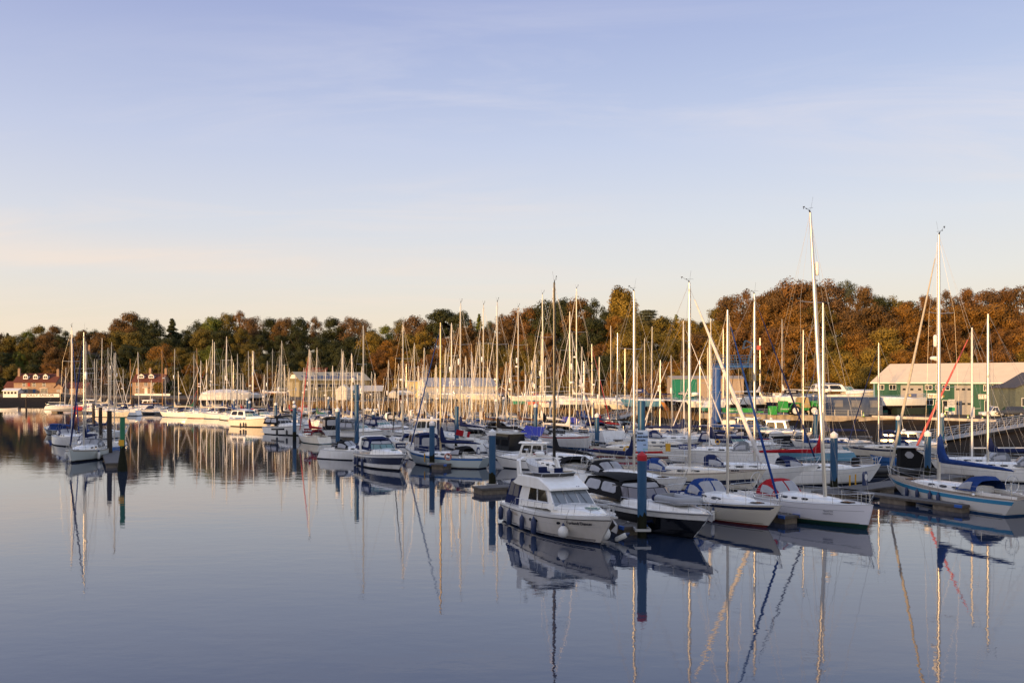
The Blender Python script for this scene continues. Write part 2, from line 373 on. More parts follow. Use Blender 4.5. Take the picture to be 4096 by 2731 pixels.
def rig(root, h, H, zdeck, um=.58, r=.075, mm=None, lod=0, spreaders=2, lean=0.0, jib=None, jibr=.055, radome=None, reflector=None, boom=True, cover=None, coverlen=.92, boomz=1.1, collar=1.1, windex=True, backstay=True, stripe=None, boom_dir=0.0, wr=None, mizzen=False, sprd=None, frac=1.0, boomless_mat=None):
    """mast with its spreaders, boom, sail cover, furled foresail and wires; H = masthead above the water"""
    mm = mm or ALU; wr = wr or (.007 if lod == 0 else .008 if lod == 1 else .0095)
    x0 = h.xs(um, 1); top = Vector((x0-lean, 0, H)); foot = Vector((x0, 0, zdeck))
    mb = MB(); n = 10 if lod == 0 else 6
    mb.path([foot, foot+(top-foot)*.6, foot+(top-foot)*.85, top], [r, r, r*.9, r*.62], n)
    m_ = mb.build('mast', mm, root, True)
    at = lambda f: foot+(top-foot)*f
    wid = sprd or h.B*.36
    fs = {1: [.52], 2: [.38, .68], 3: [.28, .52, .75]}.get(spreaders, [.5]); tips = []
    s_ = MB()
    for i, f in enumerate(fs):
        p = at(f); w_ = wid*(1-.18*i); tt = []
        for sd in (-1, 1):
            t = p+Vector((-w_*.25, sd*w_, w_*.06)); s_.tube(p, t, .025 if lod < 2 else .03, .016, 4); tt.append(t)
            if lod < 2 or h.L >= 11: s_.build('spreader', mm, m_); s_ = MB()
        tips.append(tt)
    if s_.v: s_.build('spreader', mm, m_)
    wi = MB(); cps = [h.at(um-.03, sd, .1) for sd in (-1, 1)]
    for j in (0, 1):
        pts = [cps[j]]+[t[j] for t in tips]+[at(.985*frac)]; wi.path(pts, wr, 4)
        wi.tube(h.at(um-.07, (-1, 1)[j], .1), at(fs[0]-.01), wr, None, 4)
        if lod < 2: wi.tube(h.at(um+.03, (-1, 1)[j], .1), at(fs[0]-.01), wr, None, 4)
        if len(fs) > 1: wi.tube(tips[0][j], at(fs[1]-.01), wr, None, 4)
    bow = Vector((h.L/2-.12, 0, h.zb+.05)); stern = Vector((h.xs(0, 1)+.05, 0, h.zs+.1))
    fst = at(.975*frac)
    if backstay:
        if lod < 2: sp = stern+(top-stern)*.22; wi.tube(sp, at(.995), wr, None, 4); [wi.tube(Vector((stern.x, q*h.half(0)*.8, stern.z)), sp, wr, None, 4) for q in (-1, 1)]
        else: wi.tube(stern, at(.995), wr, None, 4)
    wi.tube(bow, fst, wr*1.2, None, 4)
    if lod < 2:
        for q in (.07, -.09): wi.tube(at(.97)+Vector((.1, q, 0)), foot+Vector((.12, q*1.3, .2)), wr*.8, None, 4)
        wi.tube(at(.99)+Vector((-.1, 0, 0)), Vector((x0-(x0-stern.x)*.8, 0, zdeck+boomz+.15)), wr*.8, None, 4)
    wi.build('rigging', WIRE, root)
    if jib:
        jb = MB(); a = bow+(fst-bow)*.05; b = bow+(fst-bow)*.93
        jb.path([bow+(fst-bow)*.03, a, bow+(fst-bow)*.3, bow+(fst-bow)*.7, b], [jibr*.9, jibr, jibr*1.15, jibr*.8, jibr*.35], 8 if lod < 2 else 5)
        jb.build('furled_foresail', jib, root, True)
    if boom:
        bl = (x0-stern.x)*coverlen; bz = zdeck+boomz; d = Vector((-cos(boom_dir), sin(boom_dir), 0))
        b0 = foot+Vector((0, 0, boomz))+d*.12; b1 = b0+d*bl+Vector((0, 0, .08))
        bb = MB(); bb.tube(b0, b1, .06 if lod < 2 else .07, .05, 8); bb.build('boom', boomless_mat or mm, root, True)
        if cover:
            cv = MB(); rr = []; sid = Vector((-d.y, d.x, 0))
            prof = [(-.02, .13, .30+collar), (.02, .17, .28+collar*.85), (.06, .19, .30+collar*.30), (.12, .18, .36), (.35, .165, .32), (.6, .145, .27), (.85, .11, .19), (.99, .06, .10)]
            for t, ww, hh in prof:
                c = b0+(b1-b0)*t; sag = .015*sin(t*23)
                rr.append([c+sid*(ww*cos(2*pi*k/10))+Vector((0, 0, -.06+(hh+sag)*(.5+.5*sin(2*pi*k/10)))) for k in range(10)])
            cv.loft(rr); cv.build('sail_cover', cover, root, True)
    if radome is not None:
        q = MB(); p = at(radome)+Vector((r+.30, 0, 0)); q.lathe([(.0, -.12), (.24, -.11), (.3, -.02), (.3, .03), (.22, .12), (0, .14)], 14, p); q.box(p+Vector((-.25, 0, -.14)), (.4, .1, .05)); q.build('radar_dome', GEL, m_, True)
    if reflector is not None:
        q = MB(); p = at(reflector)+Vector((r*.5, r+.14, 0)); q.lathe([(0, -.42), (.09, -.40), (.13, -.30), (.13, .30), (.09, .40), (0, .42)], 10, p); q.build('radar_reflector', GEL, m_, True)
    if windex and lod < 2:
        q = MB(); q.tube(top, top+Vector((-.1, .0, .18)), .05, .035, 6); q.tube(top, top+Vector((.1, .12, .95 if lod == 0 else .6)), .006, None, 4)
        q.tube(top+Vector((-.1, 0, .15)), top+Vector((-.55, .1, .42)), .010, None, 4); q.box(top+Vector((-.6, .1, .46)), (.14, .015, .06)); q.tube(top+Vector((-.62, .1, .42)), top+Vector((-.62, .1, .34)), .015, .03, 6)
        q.tube(top+Vector((-.25, -.1, .25)), top+Vector((.3, -.1, .25)), .008, None, 4); q.box(top+Vector((-.22, -.1, .27)), (.08, .012, .06))
        q.build('wind_vane', BLK, m_)
    return m_

def yacht(loc, head, L=10.0, H=14.0, hullm=None, boot=None, anti=None, stripe=None, stripe_f=(.86, .95), lod=1, label='', group='sailing yachts moored in the marina', hoodc='navy', cover='navy', jib=None, mastm=None,
          B=None, wheel=False, dodger=None, um=.58, radome=None, reflector=None, spreaders=2, teak=False, cab=(.30, .72, .42), windows=3, frac=1.0, ashore=False, name='sailing_yacht', tent=None, lean=0.0, fb=None, coverlen=.92, hoodh=None, ts=.55,
          rigged=True, collar=1.1, boom_dir=0.0, mr=None, jibr=.055, pile=None, tw=.72, boots=.14, boomz=None, cat='yacht', boom=True, sprd=None, hoodw=.72, rake=None, pulpit=True, cloth=None):
    B = B or L*.315+.15; fb = fb or (1.30*L/10*.95+.12, 1.0*L/10+.05, 1.0*L/10+.08)
    n = {0: 22, 1: 12, 2: 8}[lod]
    h = Hull(L, B, *fb, rake=rake if rake is not None else L*.09, ts=ts, tw=tw, n=n, keelz=-.5 if not ashore else -.75)
    root = thing(name, loc, head, label, cat, group); root['hl'] = L
    hm = hullm or GEL
    h.mesh((hm, boot or hm, anti or ANTF), boots, parent=root)
    if stripe: h.band('sheer_stripe', stripe, root, stripe_f[0], stripe_f[1], .0 if ts < 0 else .03, .985)
    if lod == 0: h.band('waterline_scum', mat('waterline scum', (.30, .27, .17), .7, var=.5, vscale=5), root, boots+.002, boots+.03, .02, .985, .006); h.band('cove_line', mat('cove line grey', (.25, .26, .28), .4), root, .74, .755, .04, .97, .006) if not stripe else None
    h.deck(TEAK if teak else DECK, root)
    if lod < 2: h.edge('toe_rail', TEAK if teak or lod == 0 and hm is CRM else ALU, root, .022)
    c0, c1, ch = cab
    st = [(c0, .62, ch*1.08), (c0+.12, .64, ch), (c0+(c1-c0)*.6, .62, ch*.85), (c1-.04, .54, ch*.6), (c1+.05, .40, ch*.12)]
    cb = trunk(h, st, hm if hm in (GEL, CRM) else GEL, root)
    if windows and lod < 2 or windows and lod == 2 and not ashore:
        for side in (-1, 1):
            a, b = c0+.05, c1-.10; k = windows
            for i in range(k):
                u0 = a+(b-a)*i/k+.008; trunk_window(h, st, u0, a+(b-a)*(i+.72)/k, .38, .80, GLS, cb, side)
    if lod == 0:
        q = MB(); x = h.xs(c1+.09, 1); z = h.sheer(c1+.09)+.07; q.box((x, 0, z), (.6, .55, .06)); q.build('deck_hatch', GLS, root)
        q = MB()
        for sd in (-1, 1):
            p = h.at(c0-.06, sd, h.half(c0)*.16, .12); q.lathe([(.10, -.1), (.10, 0), (.06, .05), (.075, .16), (0, .17)], 10, p)
        q.build('winch', STL, root, True)
    # cockpit: a well with coamings
    q = MB(); r0 = []
    for sd in (-1, 1):
        pts = [(h.xs(u, 1), sd*h.half(u)*wf, h.sheer(u)+hh) for u, wf, hh in ((.03, .55, .12), (.12, .56, .22), (.22, .58, .26), (c0, .60, .34))]
        for p0, p1 in zip(pts, pts[1:]):
            c = Vector(p0)*.5+Vector(p1)*.5; d = Vector(p1)-Vector(p0); q.box((c.x, c.y, c.z-.14), (d.length+.02, .16, .3), atan2(d.y, d.x))
        q.build('cockpit_coaming', GEL if hm is not CRM else CRM, root); q = MB()
    if lod < 2:
        q = MB(); x = h.xs(.15, 1); q.box((x, 0, h.sheer(.15)+.07), (h.L*.2, h.half(.15)*1.0, .03)); q.build('cockpit_sole', TEAK, root)
    if wheel:
        q = MB(); x = h.xs(.11, 1); z = h.sheer(.1); q.tube((x+.1, 0, z), (x+.1, 0, z+.95), .07, .05, 8)
        R = .55; q.path([(x, R*cos(2*pi*k/20), z+.85+R*sin(2*pi*k/20)) for k in range(21)], .018, 5, False)
        for k in range(6): q.tube((x, 0, z+.85), (x, R*cos(pi*k/3), z+.85+R*sin(pi*k/3)), .010, None, 4)
        q.build('steering_wheel', STL, root, True)
    if hoodc: hood(h, c0-.075*10/L, c0+.105*10/L, hoodw, ch*.5, (hoodh or .88)*(.9 if L < 9 else 1), FAB[hoodc], root, win=lod < 2)
    if tent:
        hz = h.sheer(.3); q = MB(); rr = []
        for u, ww, hh in ((.02, .8, .8), (.15, .85, 1.45), (.45, .8, 1.75), (.75, .7, 1.4), (.97, .3, .6)):
            w_ = max(.25, h.half(u)*ww*1.25); x = h.xs(u, 1); z = h.sheer(u)
            rr.append([(x, -w_, z-.25), (x, -w_*.96, z+hh*.45), (x, -w_*.4, z+hh*.9), (x, 0, z+hh), (x, w_*.4, z+hh*.9), (x, w_*.96, z+hh*.45), (x, w_, z-.25)])
        q.loft(rr, False, True, True); q.build('winter_cover', FAB[tent], root, True)
    rails(h, root, n=6 if lod == 0 else (4 if lod == 1 else 3), r=.013 if lod < 2 else .018, wr=.007 if lod == 0 else .010 if lod == 1 else .014, pulpit=pulpit)
    if cloth:
        for sd in (-1, 1):
            q = MB(); a_ = [(.03, .10), (.09, .10), (.16, .10), (.23, .10)]
            q.loft([[h.at(u, sd, .05, .08), h.at(u, sd, .05, .56), h.at(u, sd, .08, .56), h.at(u, sd, .08, .08)] for u, _ in a_]); q.build('weather_cloth', FAB[cloth], root)
    if rigged:
        zd = h.sheer(um)+ch*.72
        rig(root, h, H, zd, um, mr or (.08 if L > 11 else .066 if lod < 2 else .075), mastm, lod, spreaders, lean, jib, jibr, radome, reflector, boom, FAB[cover] if cover else None, coverlen, boomz or (.75 if L < 9.5 else .95), collar, frac=frac, boom_dir=boom_dir, sprd=sprd)
    if ashore:
        q = MB(); kx = h.xs(.5, 0); zk = -1.75
        q.loft([[(kx-.9, -.12, -.7), (kx+.9, -.12, -.7), (kx+.9, .12, -.7), (kx-.9, .12, -.7)], [(kx-.9, -.09, zk), (kx+.35, -.09, zk), (kx+.35, .09, zk), (kx-.9, .09, zk)]]); q.build('keel', anti or ANTF, root)
        q = MB()
        for x in (-L*.25, L*.22):
            for sd in (-1, 1):
                q.tube((x, sd*B*.62, zk), (x, sd*B*.33, -.12), .06, None, 5)
            q.box((x, 0, zk+.06), (.16, B*1.3, .14))
        q.box((0, -.5, zk+.08), (L*.55, .12, .14)); q.box((0, .5, zk+.08), (L*.55, .12, .14))
        q.build('cradle', mat('cradle paint', (.12, .05, .03), .7), root)
    return root, h

def canopy(root, h, u0, u1, w0, w1, z0, z1, fab, name='canopy', nwin=2, front=True, slope=.35, round_=.25, winm=None, rear_slope=.1, zf=None):
    """boxy rounded cockpit canopy with clear windows; z above the deck at u0..u1"""
    x0, x1 = h.xs(u0, 1), h.xs(u1, 1); za = h.sheer((u0+u1)/2)
    fr = prism(x0, x1, x1-slope, x0+rear_slope, za+z0, za+z1-round_*.6, w0, w1, z0f=za+(zf if zf is not None else z0))
    mb = MB(); fr.add(mb)
    rt = [(x, w_, z) for x, w_, z in ((x0+rear_slope, w1, za+z1-round_*.6), (x0+rear_slope+.25, w1*.97, za+z1-.05), ((x0+x1)/2, w1*.97, za+z1+.05), (x1-slope-.25, w1*.97, za+z1-.05), (x1-slope, w1, za+z1-round_*.6))]
    r = [[(x, -w_, z), (x, -w_*.75, z+.09), (x, 0, z+.13), (x, w_*.75, z+.09), (x, w_, z)] for x, w_, z in rt]
    mb.loft(r, False, False, False)
    o = mb.build(name, fab, root, True)
    wm = winm or PVC
    for f in ('right', 'left'):
        for i in range(nwin):
            a = .07+.88*i/nwin; b = .07+.88*(i+.86)/nwin
            if f == 'left': a, b = 1-b, 1-a
            q = MB(); fr.pane(q, f, a, b, .30, .90, cut=.12); q.build('side_window', wm, o)
    if front:
        for i in range(2):
            q = MB(); fr.pane(q, 'front', .05+.46*i, .49+.46*i, .2, .92, cut=.08); q.build('front_window', wm, o)
    q = MB(); fr.pane(q, 'rear', .12, .88, .40, .90, cut=.1); q.build('rear_window', wm, o)
    return o

def sport(loc, head, L=9.0, B=None, hullm=None, lower=None, split=None, label='', group='motor cruisers moored in the marina', can='navy', glass=None, lod=1, arch=True, ports=0, stripe=None, name='motor_cruiser', hatch=True, anti=None, canz=1.05, windowless=False, boots=.14, strip_win=None, fb=None, wshade=None, pin=None):
    """open sports cruiser: raised foredeck, raked windscreen, canvas canopy behind it"""
    B = B or L*.32; fb = fb or (1.75*L/11+.15, 1.25*L/11+.2, 1.15*L/11+.15)
    h = Hull(L, B, *fb, rake=L*.13, ts=-.05*L, tw=.88, power=2.6, chine=True, n=20 if lod == 0 else 12)
    root = thing(name, loc, head, label, 'motor cruiser', group); hm = hullm or GEL
    h.mesh((hm, hm, anti or ANTF), boots, parent=root)
    if lower: h.band('dark_topside', lower, root, split[0], split[1], 0.0, 1.0, .015)
    if stripe: h.band('sheer_stripe', stripe, root, .80, .86, .02, .98)
    h.deck(GEL, root, .05)
    h.edge('rubbing_strake', mat('grey rubber strake', (.16, .16, .17), .6), root, .035, -.06)
    fh = .62 if L > 12 and lower else 1.0; st = [(.46, .80, .52*L/10*fh), (.58, .78, .50*L/10*fh), (.72, .70, .38*L/10*fh), (.86, .55, .18*L/10*fh), (.94, .3, .02)]
    cb = trunk(h, st, GEL, root, 'foredeck_moulding', .08)
    if strip_win:
        for side in (-1, 1):
            h.band('hull_window', GLS, root, strip_win[0], strip_win[1], strip_win[2], strip_win[3], .016, (side,))
    for side in (-1, 1):
        for k in range(ports):
            q = MB(); u = .30+.085*k; p = Vector(h.pt(u, .62, side, .012)); q2 = Vector(h.pt(u, .62, side, -.03))
            a = Vector(h.pt(u+.02, .62, side, .012))-p; a.normalize(); upv = (Vector(h.pt(u, .75, side, .012))-p).normalized()
            ring = [p+a*(.16*cos(2*pi*j/12))+upv*(.105*sin(2*pi*j/12)) for j in range(12)]; q.loft([[v+(q2-p) for v in ring], ring] if side < 0 else [[v+(q2-p) for v in ring], ring])
            q.build('porthole', mat('porthole rim', (.35, .35, .36), .3, .5), root)
    if hatch:
        q = MB(); x = h.xs(.76, 1); z = h.sheer(.76)+.35*L/10+.08; q.box((x, 0, z), (.55, .55, .05)); q.build('deck_hatch', GLG, root)
    # windscreen: curved band of glass
    g = glass or GLG; x1 = h.xs(.60, 1); x0 = h.xs(.36, 1); zb = h.sheer(.5)+.46*L/10*fh; w_ = h.half(.5)*.80
    mb = MB(); bot, top = [], []
    for k in range(13):
        a = pi*k/12; X = x0+(x1-x0)*min(1, 1.25*sin(a)); Y = w_*cos(a); f = min(1, 1.25*sin(a))
        bot.append((X, Y, zb-.02)); top.append((X-.55*f-.1, Y*.88, zb+.52*L/10))
    mb.loft([bot, top], False, False, False); ws = mb.build('windscreen', g, root, True)
    q = MB()
    q.path(top, .025, 5); q.path(bot, .03, 5)
    for k in (2, 4, 6, 8, 10): q.tube(bot[k], top[k], .02, None, 4)
    q.build('windscreen_frame', BLK if lod == 0 else GEL, ws)
    if can:
        canopy(root, h, .03 if lod else .05, .47, w_*1.08, w_*.80, .42*L/10*fh, canz*L/10+.55, FAB[can], nwin=2, slope=.75, winm=GLS if can == 'hard' else PVC, rear_slope=.35)
    if arch:
        q = MB(); xa = h.xs(.20, 1); za = h.sheer(.2)+.2; wa = h.half(.2)*.96; zt = za+1.50*L/10
        P = [(xa+.5, -wa, za), (xa+.15, -wa*.97, za+.8*L/10), (xa-.15, -wa*.85, zt-.12), (xa-.2, -wa*.6, zt), (xa-.2, wa*.6, zt), (xa-.15, wa*.85, zt-.12), (xa+.15, wa*.97, za+.8*L/10), (xa+.5, wa, za)]
        rings = []
        for p in P: rings.append([(p[0]-.28, p[1], p[2]-.03), (p[0]+.28, p[1], p[2]-.03), (p[0]+.22, p[1]*.98, p[2]+.06), (p[0]-.22, p[1]*.98, p[2]+.06)])
        q.loft(rings); q.build('radar_arch', GEL, root, True)
    mb = MB()
    for side in (-1, 1):
        pts = []
        for k in range(8):
            u = .50+.48*k/7; a = h.at(u, side, .10); t = a+Vector((0.05, 0, .50)); mb.tube(a, t, .014, None, 5); pts.append(t)
        mb.path(pts, .016, 5)
    mb.path([h.at(.98, -1, .1, .5), Vector((L/2+.1, 0, h.zb+.52)), h.at(.98, 1, .1, .5)], .016, 5)
    mb.build('bow_rail', STL, root, True)
    q = MB(); q.box((-L/2-.1, 0, .32), (.9, B*.8, .08)); q.build('swim_platform', GEL if hm is not BLKG else TEAK, root)
    if lod == 0:
        q = MB(); q.tube((L/2-.25, 0, h.zb+.08), (L/2+.2, 0, h.zb-.05), .05, .03, 6); q.loft([[(L/2+.2, -.02, h.zb-.02), (L/2+.26, 0, h.zb), (L/2+.2, .02, h.zb-.02)], [(L/2+.0, -.16, h.zb-.30), (L/2+.16, 0, h.zb-.42), (L/2+.0, .16, h.zb-.30)]]); q.build('anchor', GALV, root)
        q = MB()
        for s_ in (-.3, .3): q.tube((x1-.1, s_*1.8, zb+.04), (x1-.35, s_*2.6, zb+.38), .015, None, 4)
        q.build('wiper', BLK, ws)
    return root, h

def pilot(loc, head, L=7.5, B=None, hullm=None, lower=None, label='', group='motor cruisers moored in the marina', roofm=None, lod=1, engines=0, awning=None, cabf=(.30, .66), wallm=None, name='cabin_cruiser', stripe=None, glassm=None, mastpole=True, cat='cabin cruiser', zt=1.95, anti=None, tender=False):
    B = B or L*.34
    h = Hull(L, B, 1.25*L/8+.1, .85*L/8+.1, .8*L/8+.1, rake=L*.12, ts=-.03*L, tw=.88, power=2.5, chine=True, n=18 if lod == 0 else 11)
    root = thing(name, loc, head, label, cat, group); hm = hullm or GEL
    h.mesh((hm, hm, anti or ANTF), parent=root)
    if lower: h.band('dark_topside', lower, root, .15, .70, 0, .99)
    if stripe: h.band('sheer_stripe', stripe, root, .74, .84, .02, .98)
    h.deck(DECK, root, .04); h.edge('rubbing_strake', BLK, root, .035, -.03)
    trunk(h, [(cabf[1]-.02, .72, .42), (cabf[1]+.1, .66, .36), (.90, .4, .05)], GEL, root, 'cuddy')
    x0, x1 = h.xs(cabf[0], 1), h.xs(cabf[1], 1); z = h.sheer(.5); w_ = h.half(.45)*.78
    fr = prism(x0, x1, x1-.55, x0+.05, z-.03, z+zt*L/9-.08, w_, w_*.86)
    mb = MB(); fr.add(mb); cb = mb.build('wheelhouse', wallm or GEL, root)
    g = glassm or GLS
    for f in ('right', 'left'):
        for a, b in ((.06, .46), (.52, .90)) if f == 'right' else ((.10, .48), (.54, .94)):
            q = MB(); fr.pane(q, f, a, b, .46, .90, cut=.08); q.build('side_window', g, cb)
    for a, b in ((.05, .34), (.36, .64), (.66, .95)):
        q = MB(); fr.pane(q, 'front', a, b, .46, .92); q.build('windscreen', g, cb)
    q = MB(); fr.pane(q, 'rear', .15, .85, .1, .9); q.build('cabin_door', g, cb)
    zt_ = z+zt*L/9-.08; q = MB()
    r = [[(x, -ww, zt_+.0), (x, -ww*.97, zt_+.09), (x, 0, zt_+.17), (x, ww*.97, zt_+.09), (x, ww, zt_+.0)] for x, ww in ((x0-.35, w_*.88), (x0+.1, w_*.98), (x1-.6, w_*.98), (x1-.18, w_*.80))]
    q.loft(r, True, True, True); q.build('roof', roofm or GEL, root, True)
    rails(h, root, u0=.5, n=4, ht=.5, r=.014, wr=.011, pulpit=False)
    if mastpole:
        q = MB(); q.tube((x0+.5, .2, zt_+.1), (x0+.3, .2, zt_+1.7), .014, None, 5); q.lathe([(0, 0), (.2, .02), (.22, .1), (.15, .2), (0, .22)], 12, (x0+.6, -.25, zt_+.16)); q.build('aerial', GEL, root, True)
    if awning: canopy(root, h, .02, cabf[0]+.01, w_*.98, w_*.9, .0, zt*L/9+.02, FAB[awning], nwin=2, front=False, slope=.05, rear_slope=.2)
    for k in range(engines):
        y = (k-(engines-1)/2)*.62; e = thing_part('outboard_motor', root)
        q = MB(); rr = []
        for zz, a, b in ((.55, .12, .16), (.62, .26, .20), (.9, .32, .22), (1.15, .30, .20), (1.25, .18, .13)):
            rr.append([(-L/2-.35+a*cos(2*pi*j/10)*1.1, y+b*sin(2*pi*j/10), zz+.1) for j in range(10)])
        q.loft(rr); q.build('cowling', BLK, e, True)
        q = MB(); q.box((-L/2-.38, y, .2), (.2, .1, .9)); q.box((-L/2-.2, y, .45), (.3, .2, .25)); q.build('engine_leg', BLK, e)
    return root, h
def thing_part(name, parent):
    o = bpy.data.objects.new(name, None); o.empty_display_size = .2; COL.objects.link(o); o.parent = parent; return o

def fender(loc, label, col='navy', kind='sausage', size=1.0, rope=None, group=None, tilt=0):
    o = thing('fender', loc, 0, label, 'fender', group or 'fenders hanging over boat sides'); m = {'navy': FABF('navy', (.015, .03, .09)), 'white': FABF('white', (.66, .65, .62)), 'black': FABF('black', (.015, .015, .018)), 'red': FABF('maroon', (.22, .015, .03))}[col]
    q = MB(); s = size
    if kind == 'sausage': q.lathe([(0, -.36*s), (.08*s, -.34*s), (.125*s, -.26*s), (.13*s, .2*s), (.09*s, .30*s), (.04*s, .36*s), (.03*s, .42*s), (0, .43*s)], 12)
    else: q.lathe([(0, -.38*s), (.16*s, -.34*s), (.30*s, -.2*s), (.345*s, -.02*s), (.30*s, .16*s), (.17*s, .32*s), (.07*s, .42*s), (.05*s, .5*s), (0, .51*s)], 16)
    q.build('body', m, o, True)
    if col == 'white':
        q = MB(); zz = (.28 if kind == 'sausage' else .37)*s; q.lathe([(.105*s if kind == 'sausage' else .125*s, zz), (.06*s, zz+.12*s), (.03*s, zz+.17*s), (0, zz+.18*s)], 12); q.build('eye_end', FABF('navy', (.015, .03, .09)), o, True)
    if rope: q = MB(); q.tube((0, 0, .42*s), rope, .012, None, 4); q.build('rope', ROPE, o)
    return o
def FABF(n, c): return mat(n+' fender vinyl', c, .4)
def flybridge(loc, head, label):
    L, B = 11.2, 3.7; h = Hull(L, B, 1.72, 1.28, 1.16, rake=1.5, ts=-.15, tw=.90, power=2.7, chine=True, n=24)
    root = thing('flybridge_cruiser', loc, head, label, 'motor cruiser')
    pale = mat('ivory gelcoat', (.66, .62, .56), .22, var=.08, vscale=1.2, coat=.4)
    h.mesh((pale, NAVYG, NAVYG), .09, parent=root)
    h.band('boot_stripe', NAVYG, root, .155, .175, 0, .97); h.band('boot_stripe', NAVYG, root, .115, .135, 0, .97)
    h.band('styling_line', GRYH, root, .60, .607, 0, .97)
    h.band('rubbing_strake', mat('dark strake', (.03, .03, .035), .5), root, .83, .86, 0, 1, .03)
    h.band('sheer_moulding', GEL, root, .86, 1.0, 0, 1, .012)
    h.deck(GEL, root, .05)
    for side in (-1, 1):                    # three oval portholes and the engine vents
        for u in (.455, .525, .725):
            q = MB(); p = Vector(h.pt(u, .60 if u < .7 else .66, side, .012)); a = (Vector(h.pt(u+.02, .6, side, .012))-Vector(h.pt(u, .6, side, .012))).normalized(); up = (Vector(h.pt(u, .75, side, .012))-Vector(h.pt(u, .6, side, .012))).normalized()
            r1 = [p+a*(.165*cos(2*pi*j/14))+up*(.105*sin(2*pi*j/14)) for j in range(14)]; r1 = r1 if side < 0 else r1
            q.loft([[v-Vector((0, side*.05, 0)) for v in r1], r1]); q.build('porthole', GLS, root)
        for k in range(3): h.band('engine_vent', mat('vent tan', (.33, .27, .20), .6), root, .70-.05*k, .725-.05*k, .19+.02*k, .27+.015*k, .014, (side,))
    tr = [(.58, .70, .42), (.70, .66, .36), (.80, .56, .22), (.90, .34, .03)]
    trunk(h, tr, GEL, root, 'foredeck_moulding', .06)
    # superstructure
    z0, z1 = 1.18, 2.42
    fr = prism(-3.5, 1.45, .35, -3.1, z0, z1, 1.40, 1.22, z0f=1.54, z1f=2.47, wf0=1.30, wf1=1.14)
    mb = MB(); fr.add(mb); cab = mb.build('superstructure', GEL, root)
    for f in ('right', 'left'):
        R = (lambda a, b: (a, b)) if f == 'right' else (lambda a, b: (1-b, 1-a))
        for (a, b), nm in (((.30, .56), 'side_window'), ((.585, .88), 'side_window')):
            q = MB(); a, b = R(a, b); fr.pane(q, f, a, b, .34, .95, skew=.03 if f == 'right' else -.03); w_ = q.build(nm, GLS, cab)
            q = MB(); c = [fr.pt(f, u, v, .02) for u, v in ((a, .34), (b, .34), (b+(.03 if f == 'right' else -.03), .95), (a+(.03 if f == 'right' else -.03), .95))]; q.path(c+[c[0]], .018, 4); q.build('window_frame', STL, w_)
    for a, b in ((.03, .34), (.355, .645), (.66, .97)):
        q = MB(); fr.pane(q, 'front', a, b, .16, .95); w_ = q.build('windscreen', mat('windscreen glass', (.16, .18, .20), .05, spec=.9), cab)
        q = MB(); c = [fr.pt('front', u, v, .02) for u, v in ((a, .16), (b, .16), (b, .95), (a, .95))]; q.path(c+[c[0]], .022, 4); q.build('windscreen_frame', STL, w_)
        q = MB(); m_ = (a+b)/2; q.tube(fr.pt('front', m_, .2, .04), fr.pt('front', m_-.07, .8, .05), .013, None, 4); q.build('wiper', BLK, w_)
    q = MB(); fr.pane(q, 'rear', .2, .8, .1, .9); q.build('saloon_door', GLS, cab)
    # flybridge moulding: brow, coaming and its dark screen
    def ring(x, ww, za, zb): return [(x, -ww, za), (x, -ww, zb-.06), (x, -ww*.93, zb), (x, ww*.93, zb), (x, ww, zb-.06), (x, ww, za)]
    q = MB(); q.loft([ring(-4.55, 1.25, 2.46, 2.54), ring(-4.0, 1.38, 2.42, 2.62), ring(-3.3, 1.42, 2.40, 2.96), ring(-2.9, 1.40, 2.40, 3.03), ring(-1.0, 1.30, 2.42, 3.06), ring(-.75, 1.27, 2.42, 3.04), ring(.45, 1.20, 2.44, 2.64), ring(.66, 1.16, 2.45, 2.55)])
    fly = q.build('flybridge', GEL, root, False)
    q = MB()
    pts0 = [(-3.0, -1.24, 2.98), (-1.6, -1.20, 3.0), (-.95, -1.0, 3.0), (-.80, 0, 3.0), (-.95, 1.0, 3.0), (-1.6, 1.20, 3.0), (-3.0, 1.24, 2.98)]
    pts1 = [(-3.1, -1.26, 3.10), (-1.5, -1.24, 3.26), (-.70, -1.04, 3.27), (-.50, 0, 3.27), (-.70, 1.04, 3.27), (-1.5, 1.24, 3.26), (-3.1, 1.26, 3.10)]
    q.loft([pts0, pts1], False, False, False); scr = q.build('flybridge_screen', mat('smoked screen', (.05, .045, .042), .12, spec=.7), root)
    q = MB(); q.path(pts1, .018, 5)
    for k in range(7): q.tube(pts0[k], pts1[k], .018, None, 4)
    q.build('screen_frame', STL, scr)
    for x, y in ((-1.7, -.45), (-1.7, .55), (-2.7, 0)):
        q = MB(); q.box((x, y, 3.0), (.5, .5, .35)); q.box((x-.25, y, 3.2), (.14, .5, .42)); q.build('helm_seat', FAB['navy'], fly)
    q = MB(); q.box((.30, .55, 2.62), (.10, .16, .10)); [q.tube((.2, .5+.12*i, 2.62), (.55, .5+.12*i, 2.58), .03, .055, 8) for i in (0, 1)]; q.build('twin_horn', STL, fly)
    # radar arch with radome
    q = MB(); P = [(-3.15, -1.30, 2.55, .40), (-3.45, -1.28, 3.15, .26), (-3.72, -1.22, 3.74, .20), (-3.78, -1.10, 3.87, .19), (-3.78, -.85, 3.92, .18), (-3.78, .85, 3.92, .18), (-3.78, 1.10, 3.87, .19), (-3.72, 1.22, 3.74, .20), (-3.45, 1.28, 3.15, .26), (-3.15, 1.30, 2.55, .40)]
    rings = []
    for i, (x, y, z, r) in enumerate(P):
        v = abs(y) < .9; dz, dy = (.055, 0) if v else (0, .055)
        rings.append([(x-r, y-dy if not v else y, z-dz), (x+r, y-dy if not v else y, z-dz), (x+r, y+dy if not v else y, z+dz), (x-r, y+dy if not v else y, z+dz)])
